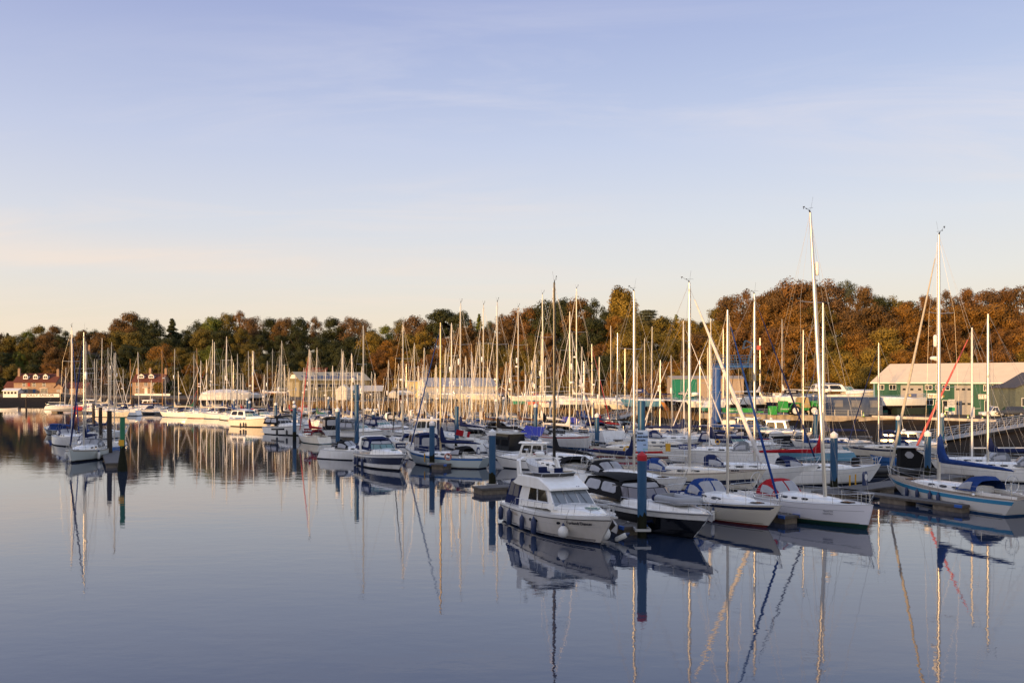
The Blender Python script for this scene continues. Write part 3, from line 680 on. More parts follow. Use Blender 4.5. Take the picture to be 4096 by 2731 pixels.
    for i in (5, 6, 7, 8, 9):
        if i >= 6: rings[i] = [rings[i][3], rings[i][2], rings[i][1], rings[i][0]]
    q.loft(rings[:5]+rings[5:6]); q.loft(rings[5:]); arch = q.build('radar_arch', GEL, root)
    q = MB(); q.lathe([(0, 0), (.24, .0), (.31, .06), (.31, .15), (.22, .24), (0, .26)], 20, (-3.75, .15, 4.0)); q.tube((-3.75, .15, 3.9), (-3.75, .15, 4.02), .1, None, 8); rd = q.build('radar_dome', GEL, arch, True)
    text('radar_lettering', 'FURUNO', .09, FAB['red'], rd, (-3.75-.02, -.175, 4.10), (1, 0, 0), (0, 0, 1)).rotation_euler = (0, 0, 0)
    q = MB(); q.tube((-3.7, -.75, 3.9), (-3.7, -.75, 4.35), .014, None, 5); q.lathe([(0, 0), (.14, .01), (.16, .05), (0, .1)], 12, (-3.7, -.75, 4.35)); q.tube((-2.9, -1.36, 2.6), (-2.95, -1.42, 4.5), .012, .006, 5); q.tube((-3.75, .6, 3.95), (-3.75, .6, 4.6), .012, None, 4)
    q.path([(-3.7, -.35, 3.95), (-3.7, -.35, 4.3), (-3.7, .65, 4.3), (-3.7, .65, 3.95)], .015, 4); q.build('aerial', STL, arch)
    # navy cockpit canopy
    fr2 = prism(-5.25, -3.3, -3.35, -4.75, 1.12, 2.60, 1.50, 1.25, wf0=1.42, wf1=1.2)
    mb = MB(); fr2.add(mb); cn = mb.build('cockpit_canopy', FAB['navy'], root)
    for f, ws in (('right', ((.10, .46), (.52, .9))), ('left', ((.10, .46), (.52, .9))), ('rear', ((.08, .46), (.54, .92)))):
        for a, b in ws: q = MB(); fr2.pane(q, f, a, b, .36, .90, cut=.06); q.build('clear_window', PVCD, cn)
    # rails
    mb = MB()
    for side in (-1, 1):
        P = []
        for k in range(10):
            u = .22+.76*k/9; a = h.at(u, side, .10); t = a+Vector((.10, -side*.03, .50+.10*k/9)); P.append(t)
            mb.tube(a, t, .013, None, 5)
        P.insert(0, h.at(.17, side, .10, .02)); mb.path(P, .016, 5)
        mb.path([(p-Vector((0, 0, .26))) for p in P[5:]], .010, 4)
    e = Vector((L/2+.25, 0, 1.72+.62)); mb.path([h.at(.98, -1, .1, .6), e, h.at(.98, 1, .1, .6)], .016, 5); mb.tube(e, (L/2-.1, 0, 1.72), .014, None, 5)
    mb.build('bow_rail', STL, root, True)
    q = MB(); x = h.xs(.80, 1); q.box((x, 0, h.sheer(.8)+.30), (.6, .6, .06)); q.lathe([(.25, 0), (.25, .03), (0, .035)], 16, (x, 0, h.sheer(.8)+.33)); q.build('deck_hatch', GLG, root)
    q = MB(); q.box((L/2-.05, 0, 1.66), (.7, .22, .10)); q.tube((L/2-.1, 0, 1.62), (L/2+.35, 0, 1.30), .045, None, 6); q.loft([[(L/2+.38, -.02, 1.34), (L/2+.46, 0, 1.36), (L/2+.38, .02, 1.34)], [(L/2+.12, -.2, 1.0), (L/2+.34, 0, .88), (L/2+.12, .2, 1.0)]]); q.tube((L/2-.5, 0, 1.85), (L/2-.5, 0, 1.98), .12, .08, 10); q.build('anchor', GALV, root)
    q = MB(); q.lathe([(0, 0), (.30, 0), (.34, .02), (.34, .05), (0, .06)], 22, (0, 0, 0)); dd = q.build('satellite_plate', GEL, root, True); dd.scale = (.62, .62, .62); dd.location = (1.7, -1.62, 1.78); dd.rotation_euler = (radians(80), 0, radians(35))
    q = MB(); q.box((-L/2-.35, 0, .35), (.8, B*.82, .08)); q.build('swim_platform', TEAK, root)
    for side in (-1, 1):
        p = Vector(h.pt(.80, .73, side, .022)); q_ = Vector(h.pt(.90, .73, side, .022)); up = Vector(h.pt(.85, .95, side))-Vector(h.pt(.85, .6, side)); d = (q_-p)
        text('name_lettering', 'Fenland Dancer', .255, INK, root, (Vector(h.pt(.86, .71, side, .045))), d if side < 0 else -d, up, wide=1.05, bold=.004)
    return root, h

def dinghy(loc, head, z, L=2.9, label='', tilt=0.0):
    root = thing('inflatable_dinghy', (loc[0], loc[1], z), head, label, 'dinghy')
    gt = mat('grey inflatable tube', (.30, .31, .33), .45, var=.1)
    q = MB(); P = []
    for k in range(25):
        t = k/24
        if t < .4: P.append((-L/2+L*.72*t/.4, -.62, 0))
        elif t > .6: P.append((-L/2+L*.72*(1-t)/.4, .62, 0))
        else: a = (t-.4)/.2*pi-pi/2; P.append((-L/2+L*.72+.28*L*cos(a), .62*sin(a), .10*cos(a)))
    q.path(P, [.12]+[.22]*23+[.12], 12); q.build('tube', gt, root, True)
    for sd in (-.62, .62): q = MB(); q.path([(-L/2-.16, sd, 0), (-L/2-.08, sd, 0), (-L/2+.14, sd, 0)], [.10, .20, .225], 12); q.build('tube_end', FAB['navy'], root, True)
    q = MB(); q.box((-L/2+.25, 0, .02), (.06, 1.0, .46)); q.build('transom', mat('grey board', (.25, .25, .26), .5), root)
    q = MB(); q.box((0, 0, -.1), (L*.75, .9, .05)); q.build('floor', gt, root)
    return root

def rib(loc, head, label, hood=True, L=8.5):
    root = thing('rigid_inflatable_boat', loc, head, label, 'rigid inflatable boat')
    h = Hull(L, 2.5, .85, .62, .55, rake=1.3, ts=0.05, tw=.9, power=2.6, chine=True, n=14); h.mesh((FABF('black', (.02, .02, .02)), BLKG, BLKG), parent=root)
    h.deck(mat('grey rib deck', (.12, .12, .13), .7), root)
    q = MB(); P = [Vector((h.xs(k/14, 1), -h.half(k/14), h.sheer(k/14)-.02)) for k in range(15)]; P2 = [Vector((p.x, -p.y, p.z)) for p in reversed(P)]
    q.path(P+P2, [.2]+[.27]*28+[.2], 10); q.build('tube', mat('black hypalon', (.03, .031, .034), .5, var=.2), root, True)
    if hood:
        fr = prism(-1.0, 1.0, .3, -.9, .6, 2.55, .8, .72); mb = MB(); fr.add(mb); c = mb.build('console_tent', FAB['black'], root)
        for f in ('right', 'left'): q = MB(); fr.pane(q, f, .25, .75, .55, .85, cut=.3); q.build('clear_window', PVC, c)
        q = MB(); q.box((-.4, 0, 2.62), (2.3, 1.9, .06)); q.build('hard_top', mat('pale hard top', (.5, .5, .48), .4), root)
        q = MB(); q.loft([[(.3, -.72, 2.4), (.3, .72, 2.4), (.3, .8, .6), (.3, -.8, .6)], [(2.6, -.5, .95), (2.6, .5, .95), (2.6, .8, .6), (2.6, -.8, .6)]]); q.build('bow_cover', FAB['black'], root)
        q = MB()
        for sd in (-.85, .85): q.path([(-1.5, sd, .6), (-1.45, sd, 2.6)], .03, 5); q.path([(.6, sd, 2.6), (1.6, sd, .7)], .03, 5)
        q.build('tent_frame', GALV, root)
    e = thing_part('outboard_motor', root); q = MB(); rr = []
    for zz, a, b in ((.6, .14, .16), (.75, .30, .22), (1.1, .36, .24), (1.5, .34, .22), (1.62, .2, .14)): rr.append([(-L/2-.3+a*cos(2*pi*j/10), b*sin(2*pi*j/10), zz) for j in range(10)])
    q.loft(rr); q.build('cowling', BLK, e, True)
    q = MB(); q.box((-L/2-.3, 0, .2), (.22, .12, 1.0)); q.build('engine_leg', BLK, e)
    return root

def pile(px, py, ytop, label, col='blue', r=.34, cap=True, group='steel piles of the marina', capm=None, weed=1.2, sign=False, Y=None, zbase=-.8):
    g = G(px, py) if Y is None else Vector((XY(px, Y), Y, 0)); H = ZT(ytop, g.y)
    root = thing('mooring_pile', (g.x, g.y, 0), 0, label, 'mooring pile', group)
    ch = .50 if cap else 0; r = r if not cap and r < .3 else .25+.1*(r-.3)
    body = {'blue': PBLU, 'timber': WOODD, 'green': mat('post green paint', (.01, .16, .07), .5, var=.3), 'black': WEED}[col]
    q = MB(); n = 20
    rag = [weed+.30*(mnoise.noise(Vector((cos(2*pi*j/n)*1.5, sin(2*pi*j/n)*1.5, px*.37))))*1.6 for j in range(n)]
    b0 = [(r*cos(2*pi*j/n), r*sin(2*pi*j/n), zbase) for j in range(n)]; b1 = [(r*cos(2*pi*j/n), r*sin(2*pi*j/n), rag[j]) for j in range(n)]; b2 = [(r*cos(2*pi*j/n), r*sin(2*pi*j/n), H-ch) for j in range(n)]
    q.cur = 1; q.loft([b0, b1], True, True, False); q.cur = 0; q.loft([b1, b2], True, False, True)
    if col == 'timber':
        q = MB(); q.cur = 0; q.path([(0, 0, zbase), (.02, .03, weed), (-.02, .02, H*.6), (0, 0, H)], [r*1.05, r, r*.96, r*.9], 10); q.build('shaft', [WOODD], root, False)
    else: q.build('shaft', [body, WEED], root, True)
    if Y is None and col == 'blue' and g.y < 115:
        q = MB(); w_ = r+.13
        for dx, dy, sx_, sy_ in ((w_, 0, .08, 2*w_+.08), (-w_, 0, .08, 2*w_+.08), (0, w_, 2*w_-.09, .08), (0, -w_, 2*w_-.09, .08)): q.box((dx, dy, .47), (sx_, sy_, .14))
        q.build('guide_collar', GALV, root)
    if cap:
        q = MB(); q.lathe([(r*1.05, H-ch), (r*1.07, H-ch+.02), (r*1.07, H-ch*.42), (r*1.0, H-ch*.38), (.02, H), (0, H)], n); q.build('cap', capm or PWHT, root, True)
    return root, g, H

PILES = []
def pontoon(a, b, wd=1.1, label='', z=.5, ends=True, floats=3, group='floating pontoons', corner=True, fl=2.0):
    a = Vector((a[0], a[1], 0)); b = Vector((b[0], b[1], 0)); d = b-a; L = d.length; ang = atan2(d.y, d.x)
    root = thing('pontoon', (a.x, a.y, 0), ang, label, 'pontoon', group)
    q = MB(); q.box((L/2, 0, z-.04), (L, wd, .07)); q.build('deck', PDECK, root)
    q = MB(); q.box((L/2, -wd/2-.03, z-.09), (L, .07, .15)); q.box((L/2, wd/2+.03, z-.09), (L, .07, .15)); q.box((L+.035, 0, z-.09), (.07, wd+.12, .15)); q.build('edge_beam', mat('grey timber beam', (.12, .105, .09), .8, var=.4), root)
    for k in range(floats):
        x = fl*.52+(L-fl*1.04)*(k/(floats-1) if floats > 1 else .5); q = MB(); q.box((x, 0, z-.38), (fl, wd*.96, .52)); q.build('float', CONC, root)
    if corner:
        for sd in (-1, 1): q = MB(); q.box((L-.2, sd*(wd/2+.06), z-.08), (.5, .14, .18)); q.build('corner_fender', PBLUE, root)
    return root
# ------------------------------------------------------------------ water
def water():
    m = bpy.data.materials.new('river water'); m.use_nodes = True; t = m.node_tree; b = t.nodes['Principled BSDF']
    b.inputs['Base Color'].default_value = (.018, .030, .060, 1); b.inputs['Roughness'].default_value = .015; b.inputs['IOR'].default_value = 1.95; b.inputs['Specular IOR Level'].default_value = .5
    tcn = t.nodes.new('ShaderNodeTexCoord'); L = t.links.new
    def nz(scale, det, sx, sy, rot=0):
        mp = t.nodes.new('ShaderNodeMapping'); mp.inputs['Scale'].default_value = (sx, sy, 1); mp.inputs['Rotation'].default_value = (0, 0, radians(rot)); L(tcn.outputs['Object'], mp.inputs[0])
        n = t.nodes.new('ShaderNodeTexNoise'); n.inputs['Scale'].default_value = scale; n.inputs['Detail'].default_value = det; n.inputs['Roughness'].default_value = .5; L(mp.outputs[0], n.inputs[0]); return n.outputs[0]
    a = nz(1.0, 3, 1.0, 1.6, 12); c = nz(.28, 2, 1, 1.8, -8); d = nz(5.0, 2, 1, 1.5, 20); k = nz(.035, 2, 1, 1.3)
    def ma(op, x, y):
        n = t.nodes.new('ShaderNodeMath'); n.operation = op
        for i, v in enumerate((x, y)):
            if isinstance(v, (int, float)): n.inputs[i].default_value = v
            else: L(v, n.inputs[i])
        return n.outputs[0]
    mr = t.nodes.new('ShaderNodeMapRange'); mr.inputs[1].default_value = .42; mr.inputs[2].default_value = .62; mr.inputs[3].default_value = .12; mr.inputs[4].default_value = 1.0; L(k, mr.inputs[0])
    hgt = ma('ADD', ma('MULTIPLY', c, .9), ma('ADD', ma('MULTIPLY', a, .42), ma('MULTIPLY', ma('MULTIPLY', d, .10), mr.outputs[0])))
    bp = t.nodes.new('ShaderNodeBump'); bp.inputs['Strength'].default_value = 1.0; bp.inputs['Distance'].default_value = .0085; L(hgt, bp.inputs['Height']); L(bp.outputs[0], b.inputs['Normal'])
    q = MB(); q.quad((-1500, -300, 0), (1500, -300, 0), (1500, 900, 0), (-1500, 900, 0))
    tag(q.build('water', m), 'calm grey blue river water reflecting the moored boats', 'water', kind='structure')
water()
# ------------------------------------------------------------------ ground: one sheet, laid out as a fan along the far bank
#      px    shore  quay  foot  crest  zq   zcrest
BANK = [(-2600, 285, 345, 375, 440, 2.9, 17), (0, 275, 345, 368, 430, 2.9, 19), (300, 275, 345, 366, 428, 2.9, 20), (700, 262, 300, 358, 425, 2.5, 21), (1000, 235, 285, 352, 418, 2.5, 21), (1400, 196, 262, 350, 408, 2.4, 19),
        (1700, 186, 258, 325, 385, 2.4, 17), (2000, 182, 254, 300, 360, 2.4, 18), (2400, 174, 231, 272, 330, 2.4, 19), (2800, 146, 205, 245, 300, 2.4, 18), (3100, 126, 168, 218, 272, 2.4, 20), (3500, 108, 150, 212, 268, 2.3, 20), (4096, 92, 130, 214, 268, 2.3, 19), (6800, 70, 105, 190, 250, 2.3, 18)]
def bank(px):
    px = max(BANK[0][0], min(BANK[-1][0], px))
    for a, b in zip(BANK, BANK[1:]):
        if a[0] <= px <= b[0]: t = (px-a[0])/(b[0]-a[0]); return [a[i]+(b[i]-a[i])*t for i in range(1, 7)]
def ground_z(px, Y):
    sh, qy, ft, cr_, zq, zc = bank(px)
    if Y < sh-25: return -2.5
    if Y < sh: return -2.5*(sh-Y)/25
    if Y < qy-3: t = (Y-sh)/(qy-3-sh); return (zq-.9)*(t**.8)+.12*mnoise.noise(Vector((px*.02, Y*.3, 0)))
    if Y < qy: t = (Y-qy+3)/3; return (zq-.9)+.9*t
    if Y < ft: return zq
    if Y < cr_: t = (Y-ft)/(cr_-ft); t = t*t*(3-2*t); return zq+(zc-zq)*t+.4*mnoise.noise(Vector((px*.01, Y*.05, 3)))
    return zc
def ground():
    q = MB(); cols = list(range(-2600, 6801, 50)); rows = []
    for px in cols:
        sh, qy, ft, cr_, zq, zc = bank(px)
        ys = [4, 30, sh-25, sh-8]+[sh+(qy-3-sh)*k/8 for k in range(9)]+[qy-1.5, qy, qy+6, (qy+ft)/2, ft]+[ft+(cr_-ft)*k/8 for k in range(1, 9)]+[cr_+60, 700, 1500, 4500]
        rows.append([(XY(px, Y), Y, ground_z(px, Y) if Y > 35 else -2.5) for Y in ys])
    q.loft(rows, False, False, False)
    q.f = [f[::-1] for f in q.f]
    m = bpy.data.materials.new('ground'); m.use_nodes = True; t = m.node_tree; b = t.nodes['Principled BSDF']; L = t.links.new; b.inputs['Roughness'].default_value = .9; b.inputs['Specular IOR Level'].default_value = .06
    g = t.nodes.new('ShaderNodeNewGeometry'); sp = t.nodes.new('ShaderNodeSeparateXYZ'); L(g.outputs['Position'], sp.inputs[0])
    n = t.nodes.new('ShaderNodeTexNoise'); n.inputs['Scale'].default_value = .25; n.inputs['Detail'].default_value = 8; L(g.outputs['Position'], n.inputs[0])
    nm = t.nodes.new('ShaderNodeMath'); nm.operation = 'MULTIPLY_ADD'; nm.inputs[1].default_value = .9; L(n.outputs[0], nm.inputs[0]); L(sp.outputs['Z'], nm.inputs[2])
    r = t.nodes.new('ShaderNodeValToRGB'); L(nm.outputs[0], r.inputs[0])
    mp = t.nodes.new('ShaderNodeMapRange'); mp.inputs[1].default_value = 0; mp.inputs[2].default_value = 8; L(nm.outputs[0], mp.inputs[0]); L(mp.outputs[0], r.inputs[0])
    e = r.color_ramp.elements; e[0].position = 0; e[0].color = (.020, .014, .009, 1); e[1].position = 1; e[1].color = (.07, .06, .02, 1)
    for p, c in ((.10, (.022, .015, .009, 1)), (.20, (.026, .017, .010, 1)), (.30, (.040, .027, .016, 1)), (.36, (.13, .105, .08, 1)), (.42, (.15, .12, .09, 1)), (.52, (.07, .06, .02, 1))): x = e.new(p); x.color = c
    L(r.outputs[0], b.inputs['Base Color'])
    n2 = t.nodes.new('ShaderNodeTexNoise'); n2.inputs['Scale'].default_value = 1.5; n2.inputs['Detail'].default_value = 6; L(g.outputs['Position'], n2.inputs[0])
    bp = t.nodes.new('ShaderNodeBump'); bp.inputs['Strength'].default_value = .8; bp.inputs['Distance'].default_value = .3; L(n2.outputs[0], bp.inputs['Height']); L(bp.outputs[0], b.inputs['Normal'])
    tag(q.build('ground', m, smooth=True), 'muddy foreshore, boatyard hardstanding and wooded hillside', 'ground', kind='structure')
    # an unseen rise added behind the viewer, crest shaped to shade the near water
    q = MB(); rr = []; px_, py_ = 0.768, -0.64
    for k in range(-60, 45):
        p = k*6.0; base_ = 10.4+2.8*min(1, max(0, (p+132)/14)); hgt = base_+.30*mnoise.noise(Vector((p*.05, 0, 5)))+.18*mnoise.noise(Vector((p*.3, 0, 9)))
        taper = 1 if -300 < p < 200 else .6
        row = []
        for s_, z in ((-38, -2.5), (-44, 0.2), (-50, 5.0), (-56, hgt*.88), (-60, hgt), (-66, hgt), (-76, 6), (-90, 1.0), (-400, .6)):
            row.append((s_*SDX*-1+p*px_, s_*SDY*-1+p*py_, z*taper))
        rr.append(row)
    q.loft(rr, False, False, False)
    tag(q.build('shade_bank', mat('embankment turf', (.05, .055, .02), .9, var=.4, vscale=.3, bump=.5, bscale=2), smooth=True), 'unseen embankment added behind the viewpoint to shade the near water', 'bank', kind='structure')
ground()
# ------------------------------------------------------------------ trees
LEAFM = {}
def leafmat(n, a, b):
    m = bpy.data.materials.new(n+' foliage'); m.use_nodes = True; t = m.node_tree; s = t.nodes['Principled BSDF']; L = t.links.new; s.inputs['Roughness'].default_value = .7; s.inputs['Specular IOR Level'].default_value = .2
    tcn = t.nodes.new('ShaderNodeTexCoord'); o = t.nodes.new('ShaderNodeObjectInfo')
    ad = t.nodes.new('ShaderNodeVectorMath'); ad.operation = 'ADD'; L(tcn.outputs['Object'], ad.inputs[0]); L(o.outputs['Location'], ad.inputs[1])
    n1_ = t.nodes.new('ShaderNodeTexNoise'); n1_.inputs['Scale'].default_value = .32; n1_.inputs['Detail'].default_value = 6; n1_.inputs['Roughness'].default_value = .7; L(ad.outputs[0], n1_.inputs[0])
    mr_ = t.nodes.new('ShaderNodeMapRange'); mr_.inputs[1].default_value = .38; mr_.inputs[2].default_value = .62; L(n1_.outputs[0], mr_.inputs[0])
    mx = t.nodes.new('ShaderNodeMix'); mx.data_type = 'RGBA'; mx.inputs[6].default_value = (*a, 1); mx.inputs[7].default_value = (*b, 1); L(mr_.outputs[0], mx.inputs[0]); L(mx.outputs[2], s.inputs['Base Color'])
    LEAFM[n] = m
for n_, a_, b_ in (('russet', (.205, .098, .024), (.085, .044, .014)), ('orange', (.26, .125, .020), (.11, .060, .012)), ('golden', (.27, .175, .026), (.12, .088, .015)), ('olive', (.16, .118, .020), (.066, .056, .012)), ('green', (.15, .165, .024), (.055, .07, .012)),
                   ('dark green', (.048, .052, .014), (.018, .024, .008)), ('brown', (.155, .085, .024), (.07, .042, .015)), ('grey green', (.10, .11, .065), (.05, .058, .036)), ('purple brown', (.17, .095, .036), (.07, .042, .020))): leafmat(n_, a_, b_)  # dark green: a foliage tone, made darker to carry hillside shade too
BARK = mat('bark', (.075, .058, .042), .9, var=.4, vscale=2, bump=.5)
PROTO = {}
def proto(kind, seed, nleaf=14000, ls=.27):
    R = random.Random(seed); q = MB(); tr = MB(); H = 17.0; lobes = []
    if kind == 'broad':
        for _ in range(92):
            a = R.uniform(0, 2*pi); z = 1-(R.random()**.8)*.86; env = sin(pi*min(1, (z-.02)/.99))**.5; rr = 6.1*env*(.25+.75*R.random()**.6)*(1+.16*sin(3*a+seed))
            lobes.append((rr*cos(a), rr*sin(a), H*z*.97, R.uniform(1.0, 2.5), .8))
    elif kind == 'poplar':
        for _ in range(60):
            a = R.uniform(0, 2*pi); z = R.uniform(.10, .97); rr = 2.5*sin(pi*z**.75)**.6*R.uniform(.2, 1); lobes.append((rr*cos(a), rr*sin(a), H*z, R.uniform(.8, 1.4), 1.7))
    elif kind == 'conifer':
        for k in range(64):
            z = .08+.9*k/64; rr = 4.3*(1-z)**.9*R.uniform(.5, 1.05); a = R.uniform(0, 2*pi); lobes.append((rr*cos(a), rr*sin(a), H*z, .5+1.6*(1-z), .5))
    elif kind == 'cedar':
        for k in range(11):
            z = .32+.66*k/11
            for j in range(6): a = R.uniform(0, 2*pi); rr = (6.6*(1.12-z))*R.uniform(.35, 1.1); lobes.append((rr*cos(a), rr*sin(a), H*z, R.uniform(1.5, 2.5), .22))
    elif kind == 'pine':
        for _ in range(44):
            a = R.uniform(0, 2*pi); z = R.uniform(.48, .95); rr = 5.6*sin(pi*(z-.32)/.72)**.7*R.uniform(.2, 1); lobes.append((rr*cos(a), rr*sin(a), H*z, R.uniform(1.2, 2.1), .6))
    elif kind == 'sparse':
        for _ in range(70):
            a = R.uniform(0, 2*pi); z = R.uniform(.15, .98); rr = 5.4*sin(pi*min(1, z*.95))**.6*R.uniform(.2, 1.05); lobes.append((rr*cos(a), rr*sin(a), H*z, R.uniform(.7, 1.5), 1.1))
        nleaf = int(nleaf*.8); ls *= .75
    elif kind == 'bush':
        for _ in range(26):
            a = R.uniform(0, 2*pi); z = R.uniform(.08, .36); rr = 4.2*R.uniform(.1, 1)*(1-(z/.4)**3); lobes.append((rr*cos(a), rr*sin(a), H*z, R.uniform(1.1, 2.0), .75))
        nleaf = int(nleaf*.6)
    tot = sum(l[3]**2 for l in lobes)
    for (x, y, z, r, fl) in lobes:
        for _ in range(max(4, int(nleaf*r*r/tot))):
            v = Vector((R.gauss(0, 1), R.gauss(0, 1), R.gauss(0, 1))).normalized(); v *= r*R.uniform(.45, 1.18)
            c = Vector((x+v.x, y+v.y, max(.3, z+v.z*fl))); n = (v.normalized()*.75+Vector((x, y, 0)).normalized()*.35+Vector((R.gauss(0, .42), R.gauss(0, .42), R.gauss(0, .42)+.2))).normalized(); u = n.orthogonal().normalized(); u.rotate(Matrix.Rotation(R.uniform(0, 6.28), 3, n)); w_ = n.cross(u); s_ = ls*R.uniform(.6, 1.35)
            q.quad(c-u*s_, c-w_*s_*.55, c+u*s_, c+w_*s_*.55)
    th = H*(.3 if kind in ('broad', 'sparse') else .8)
    if kind != 'bush':
        tr.path([(0, 0, -1.5), (.1, 0, th*.5), (0, .1, th)], [.42, .34, .26], 7)
        for l in lobes[::4]:
            b0 = Vector((0, 0, min(th, l[2]*.55))); tr.path([b0, Vector((l[0]*.5, l[1]*.5, (b0.z+l[2])*.5+.4)), Vector(l[:3])], [.2, .12, .04], 4)
    else: tr.path([(0, 0, -.5), (0, 0, 3)], [.2, .1], 5)
    def me(mb, nm, m):
        o = mb.build(nm, m); d = o.data; bpy.data.objects.remove(o); return d
    return me(q, 'crown', BARK), me(tr, 'trunk', BARK)
for k_ in ('broad', 'poplar', 'conifer', 'cedar', 'pine', 'sparse', 'bush'):
    for s_ in range({'broad': 4, 'sparse': 3, 'conifer': 2, 'bush': 2}.get(k_, 1)): PROTO[k_, s_] = proto(k_, 11+s_*7+len(k_))
TREES = []
def tree(px, Y, ztop, kind, col, width=1.0, z0=None, var=None, group='trees on the wooded hillside', label=None):
    z = (ground_z(px, Y) if z0 is None else z0)-.2; top = .40 if kind == 'bush' else 1.0
    s = max(.12, (ztop-z)/(17*top)*.97); v = RND.randrange({'broad': 4, 'sparse': 3, 'conifer': 2, 'bush': 2}.get(kind, 1))
    r = bpy.data.objects.new({'bush': 'bush', 'conifer': 'conifer_tree', 'pine': 'pine_tree', 'cedar': 'cedar_tree', 'poplar': 'poplar_tree'}.get(kind, 'broadleaf_tree'), None); COL.objects.link(r); r.location = (XY(px, Y), Y, z); r.rotation_euler = (0, 0, RND.uniform(0, 6.28))
    w_ = s*width; r.scale = (w_, w_, s)
    for nm, d in zip(('crown', 'trunk'), PROTO[kind, v]):
        if nm == 'trunk' and kind == 'bush': continue
        o = bpy.data.objects.new(nm, d); COL.objects.link(o); o.parent = r
        if nm == 'crown': o.material_slots[0].link = 'OBJECT'; o.material_slots[0].material = LEAFM[col]
    tag(r, label, 'bush' if kind == 'bush' else 'tree', group); TREES.append((r, px, Y, kind, col, label)); return r
# skyline trees: (px, top row in the photo, kind, colour, width)
SKY = [(-60, 1350, 'broad', 'dark green', 1), (30, 1326, 'conifer', 'dark green', 1.1), (110, 1318, 'broad', 'green', .8), (160, 1303, 'broad', 'olive', .95), (215, 1303, 'broad', 'brown', .95), (262, 1352, 'broad', 'dark green', .9), (330, 1322, 'broad', 'green', .9), (375, 1318, 'broad', 'dark green', .9), (425, 1335, 'broad', 'dark green', .9),
       (478, 1270, 'broad', 'brown', 1.0), (520, 1250, 'broad', 'brown', 1.1), (570, 1268, 'broad', 'dark green', 1), (625, 1278, 'sparse', 'dark green', 1), (688, 1266, 'conifer', 'dark green', 1.3), (738, 1318, 'broad', 'dark green', .9), (795, 1282, 'broad', 'dark green', .95), (850, 1262, 'broad', 'green', 1), (905, 1250, 'broad', 'olive', 1), (955, 1246, 'sparse', 'russet', 1),
       (1010, 1262, 'broad', 'purple brown', .95), (1080, 1272, 'broad', 'dark green', 1), (1140, 1264, 'broad', 'brown', 1), (1200, 1268, 'broad', 'dark green', 1), (1262, 1270, 'sparse', 'brown', 1), (1330, 1270, 'broad', 'dark green', 1), (1400, 1265, 'broad', 'purple brown', 1), (1450, 1276, 'sparse', 'brown', .9), (1488, 1312, 'broad', 'dark green', .8),
       (1545, 1302, 'broad', 'green', .8), (1600, 1276, 'sparse', 'olive', 1), (1655, 1260, 'broad', 'purple brown', 1), (1705, 1278, 'broad', 'brown', .9), (1775, 1234, 'pine', 'dark green', 1.1), (1850, 1242, 'broad', 'dark green', .8), (1882, 1268, 'conifer', 'brown', .7), (1917, 1246, 'conifer', 'green', .8), (1960, 1285, 'sparse', 'grey green', .9), (2010, 1256, 'sparse', 'brown', 1), (2070, 1238, 'broad', 'russet', 1),
       (2125, 1228, 'broad', 'russet', 1), (2185, 1198, 'broad', 'dark green', 1.05), (2250, 1190, 'broad', 'dark green', 1.05), (2315, 1192, 'broad', 'brown', 1), (2375, 1200, 'sparse', 'dark green', 1), (2425, 1245, 'broad', 'dark green', .9), (2470, 1158, 'poplar', 'golden', 1.5), (2505, 1172, 'poplar', 'golden', 1.3), (2585, 1226, 'cedar', 'grey green', 1.15), (2650, 1262, 'broad', 'dark green', .8), (2705, 1250, 'conifer', 'green', 1.1),
       (2760, 1278, 'broad', 'dark green', .8), (2815, 1282, 'broad', 'dark green', .8), (2870, 1232, 'broad', 'olive', .9), (2920, 1172, 'broad', 'brown', 1), (2985, 1164, 'sparse', 'russet', 1), (3050, 1182, 'broad', 'brown', 1), (3105, 1146, 'broad', 'brown', 1), (3165, 1118, 'broad', 'russet', 1.1), (3235, 1115, 'broad', 'brown', 1.1), (3305, 1122, 'broad', 'purple brown', 1), (3385, 1122, 'sparse', 'grey green', 1.05), (3450, 1146, 'sparse', 'brown', 1),
       (3510, 1185, 'broad', 'dark green', .9), (3570, 1188, 'broad', 'olive', 1), (3640, 1202, 'broad', 'dark green', .9), (3710, 1180, 'sparse', 'russet', 1), (3790, 1166, 'sparse', 'purple brown', 1), (3870, 1155, 'sparse', 'russet', 1.05), (3950, 1160, 'broad', 'purple brown', 1), (4020, 1150, 'sparse', 'russet', 1), (4085, 1142, 'broad', 'brown', 1), (4170, 1150, 'broad', 'brown', 1)]
for px, ty, kd, c_, w_ in SKY:
    sh, qy, ft, cr_, zq, zc = bank(px); Y = cr_-6+RND.uniform(-4, 4)
    tree(px, Y, ZT(ty, Y), kd, c_, w_*.92)
def pal(px, row):
    if px < 130: P = ['dark green', 'green', 'olive', 'brown']
    elif px < 440: P = ['russet', 'brown', 'dark green', 'dark green'] if row < 3 else ['dark green', 'brown']
    elif px < 760: P = ['orange', 'olive', 'dark green', 'olive', 'dark green']
    elif px < 1010: P = ['green', 'olive', 'dark green', 'dark green', 'olive']
    elif px < 1480: P = ['dark green'] if row > 1 else ['brown', 'olive', 'russet', 'dark green', 'dark green']  # upper rows all dark green: the slope's shade is put into leaf colour
    elif px < 1800: P = ['golden', 'olive', 'russet', 'orange']
    elif px < 2200: P = ['russet', 'orange', 'olive', 'brown', 'orange']
    elif px < 2450: P = ['dark green', 'russet', 'olive', 'orange']
    elif px < 2900: P = ['orange', 'golden', 'olive', 'brown']
    else: P = ['orange', 'orange', 'golden', 'olive', 'russet', 'russet'] if row < 3 else ['russet', 'brown', 'orange', 'olive', 'brown', 'russet']
    return RND.choice(P)
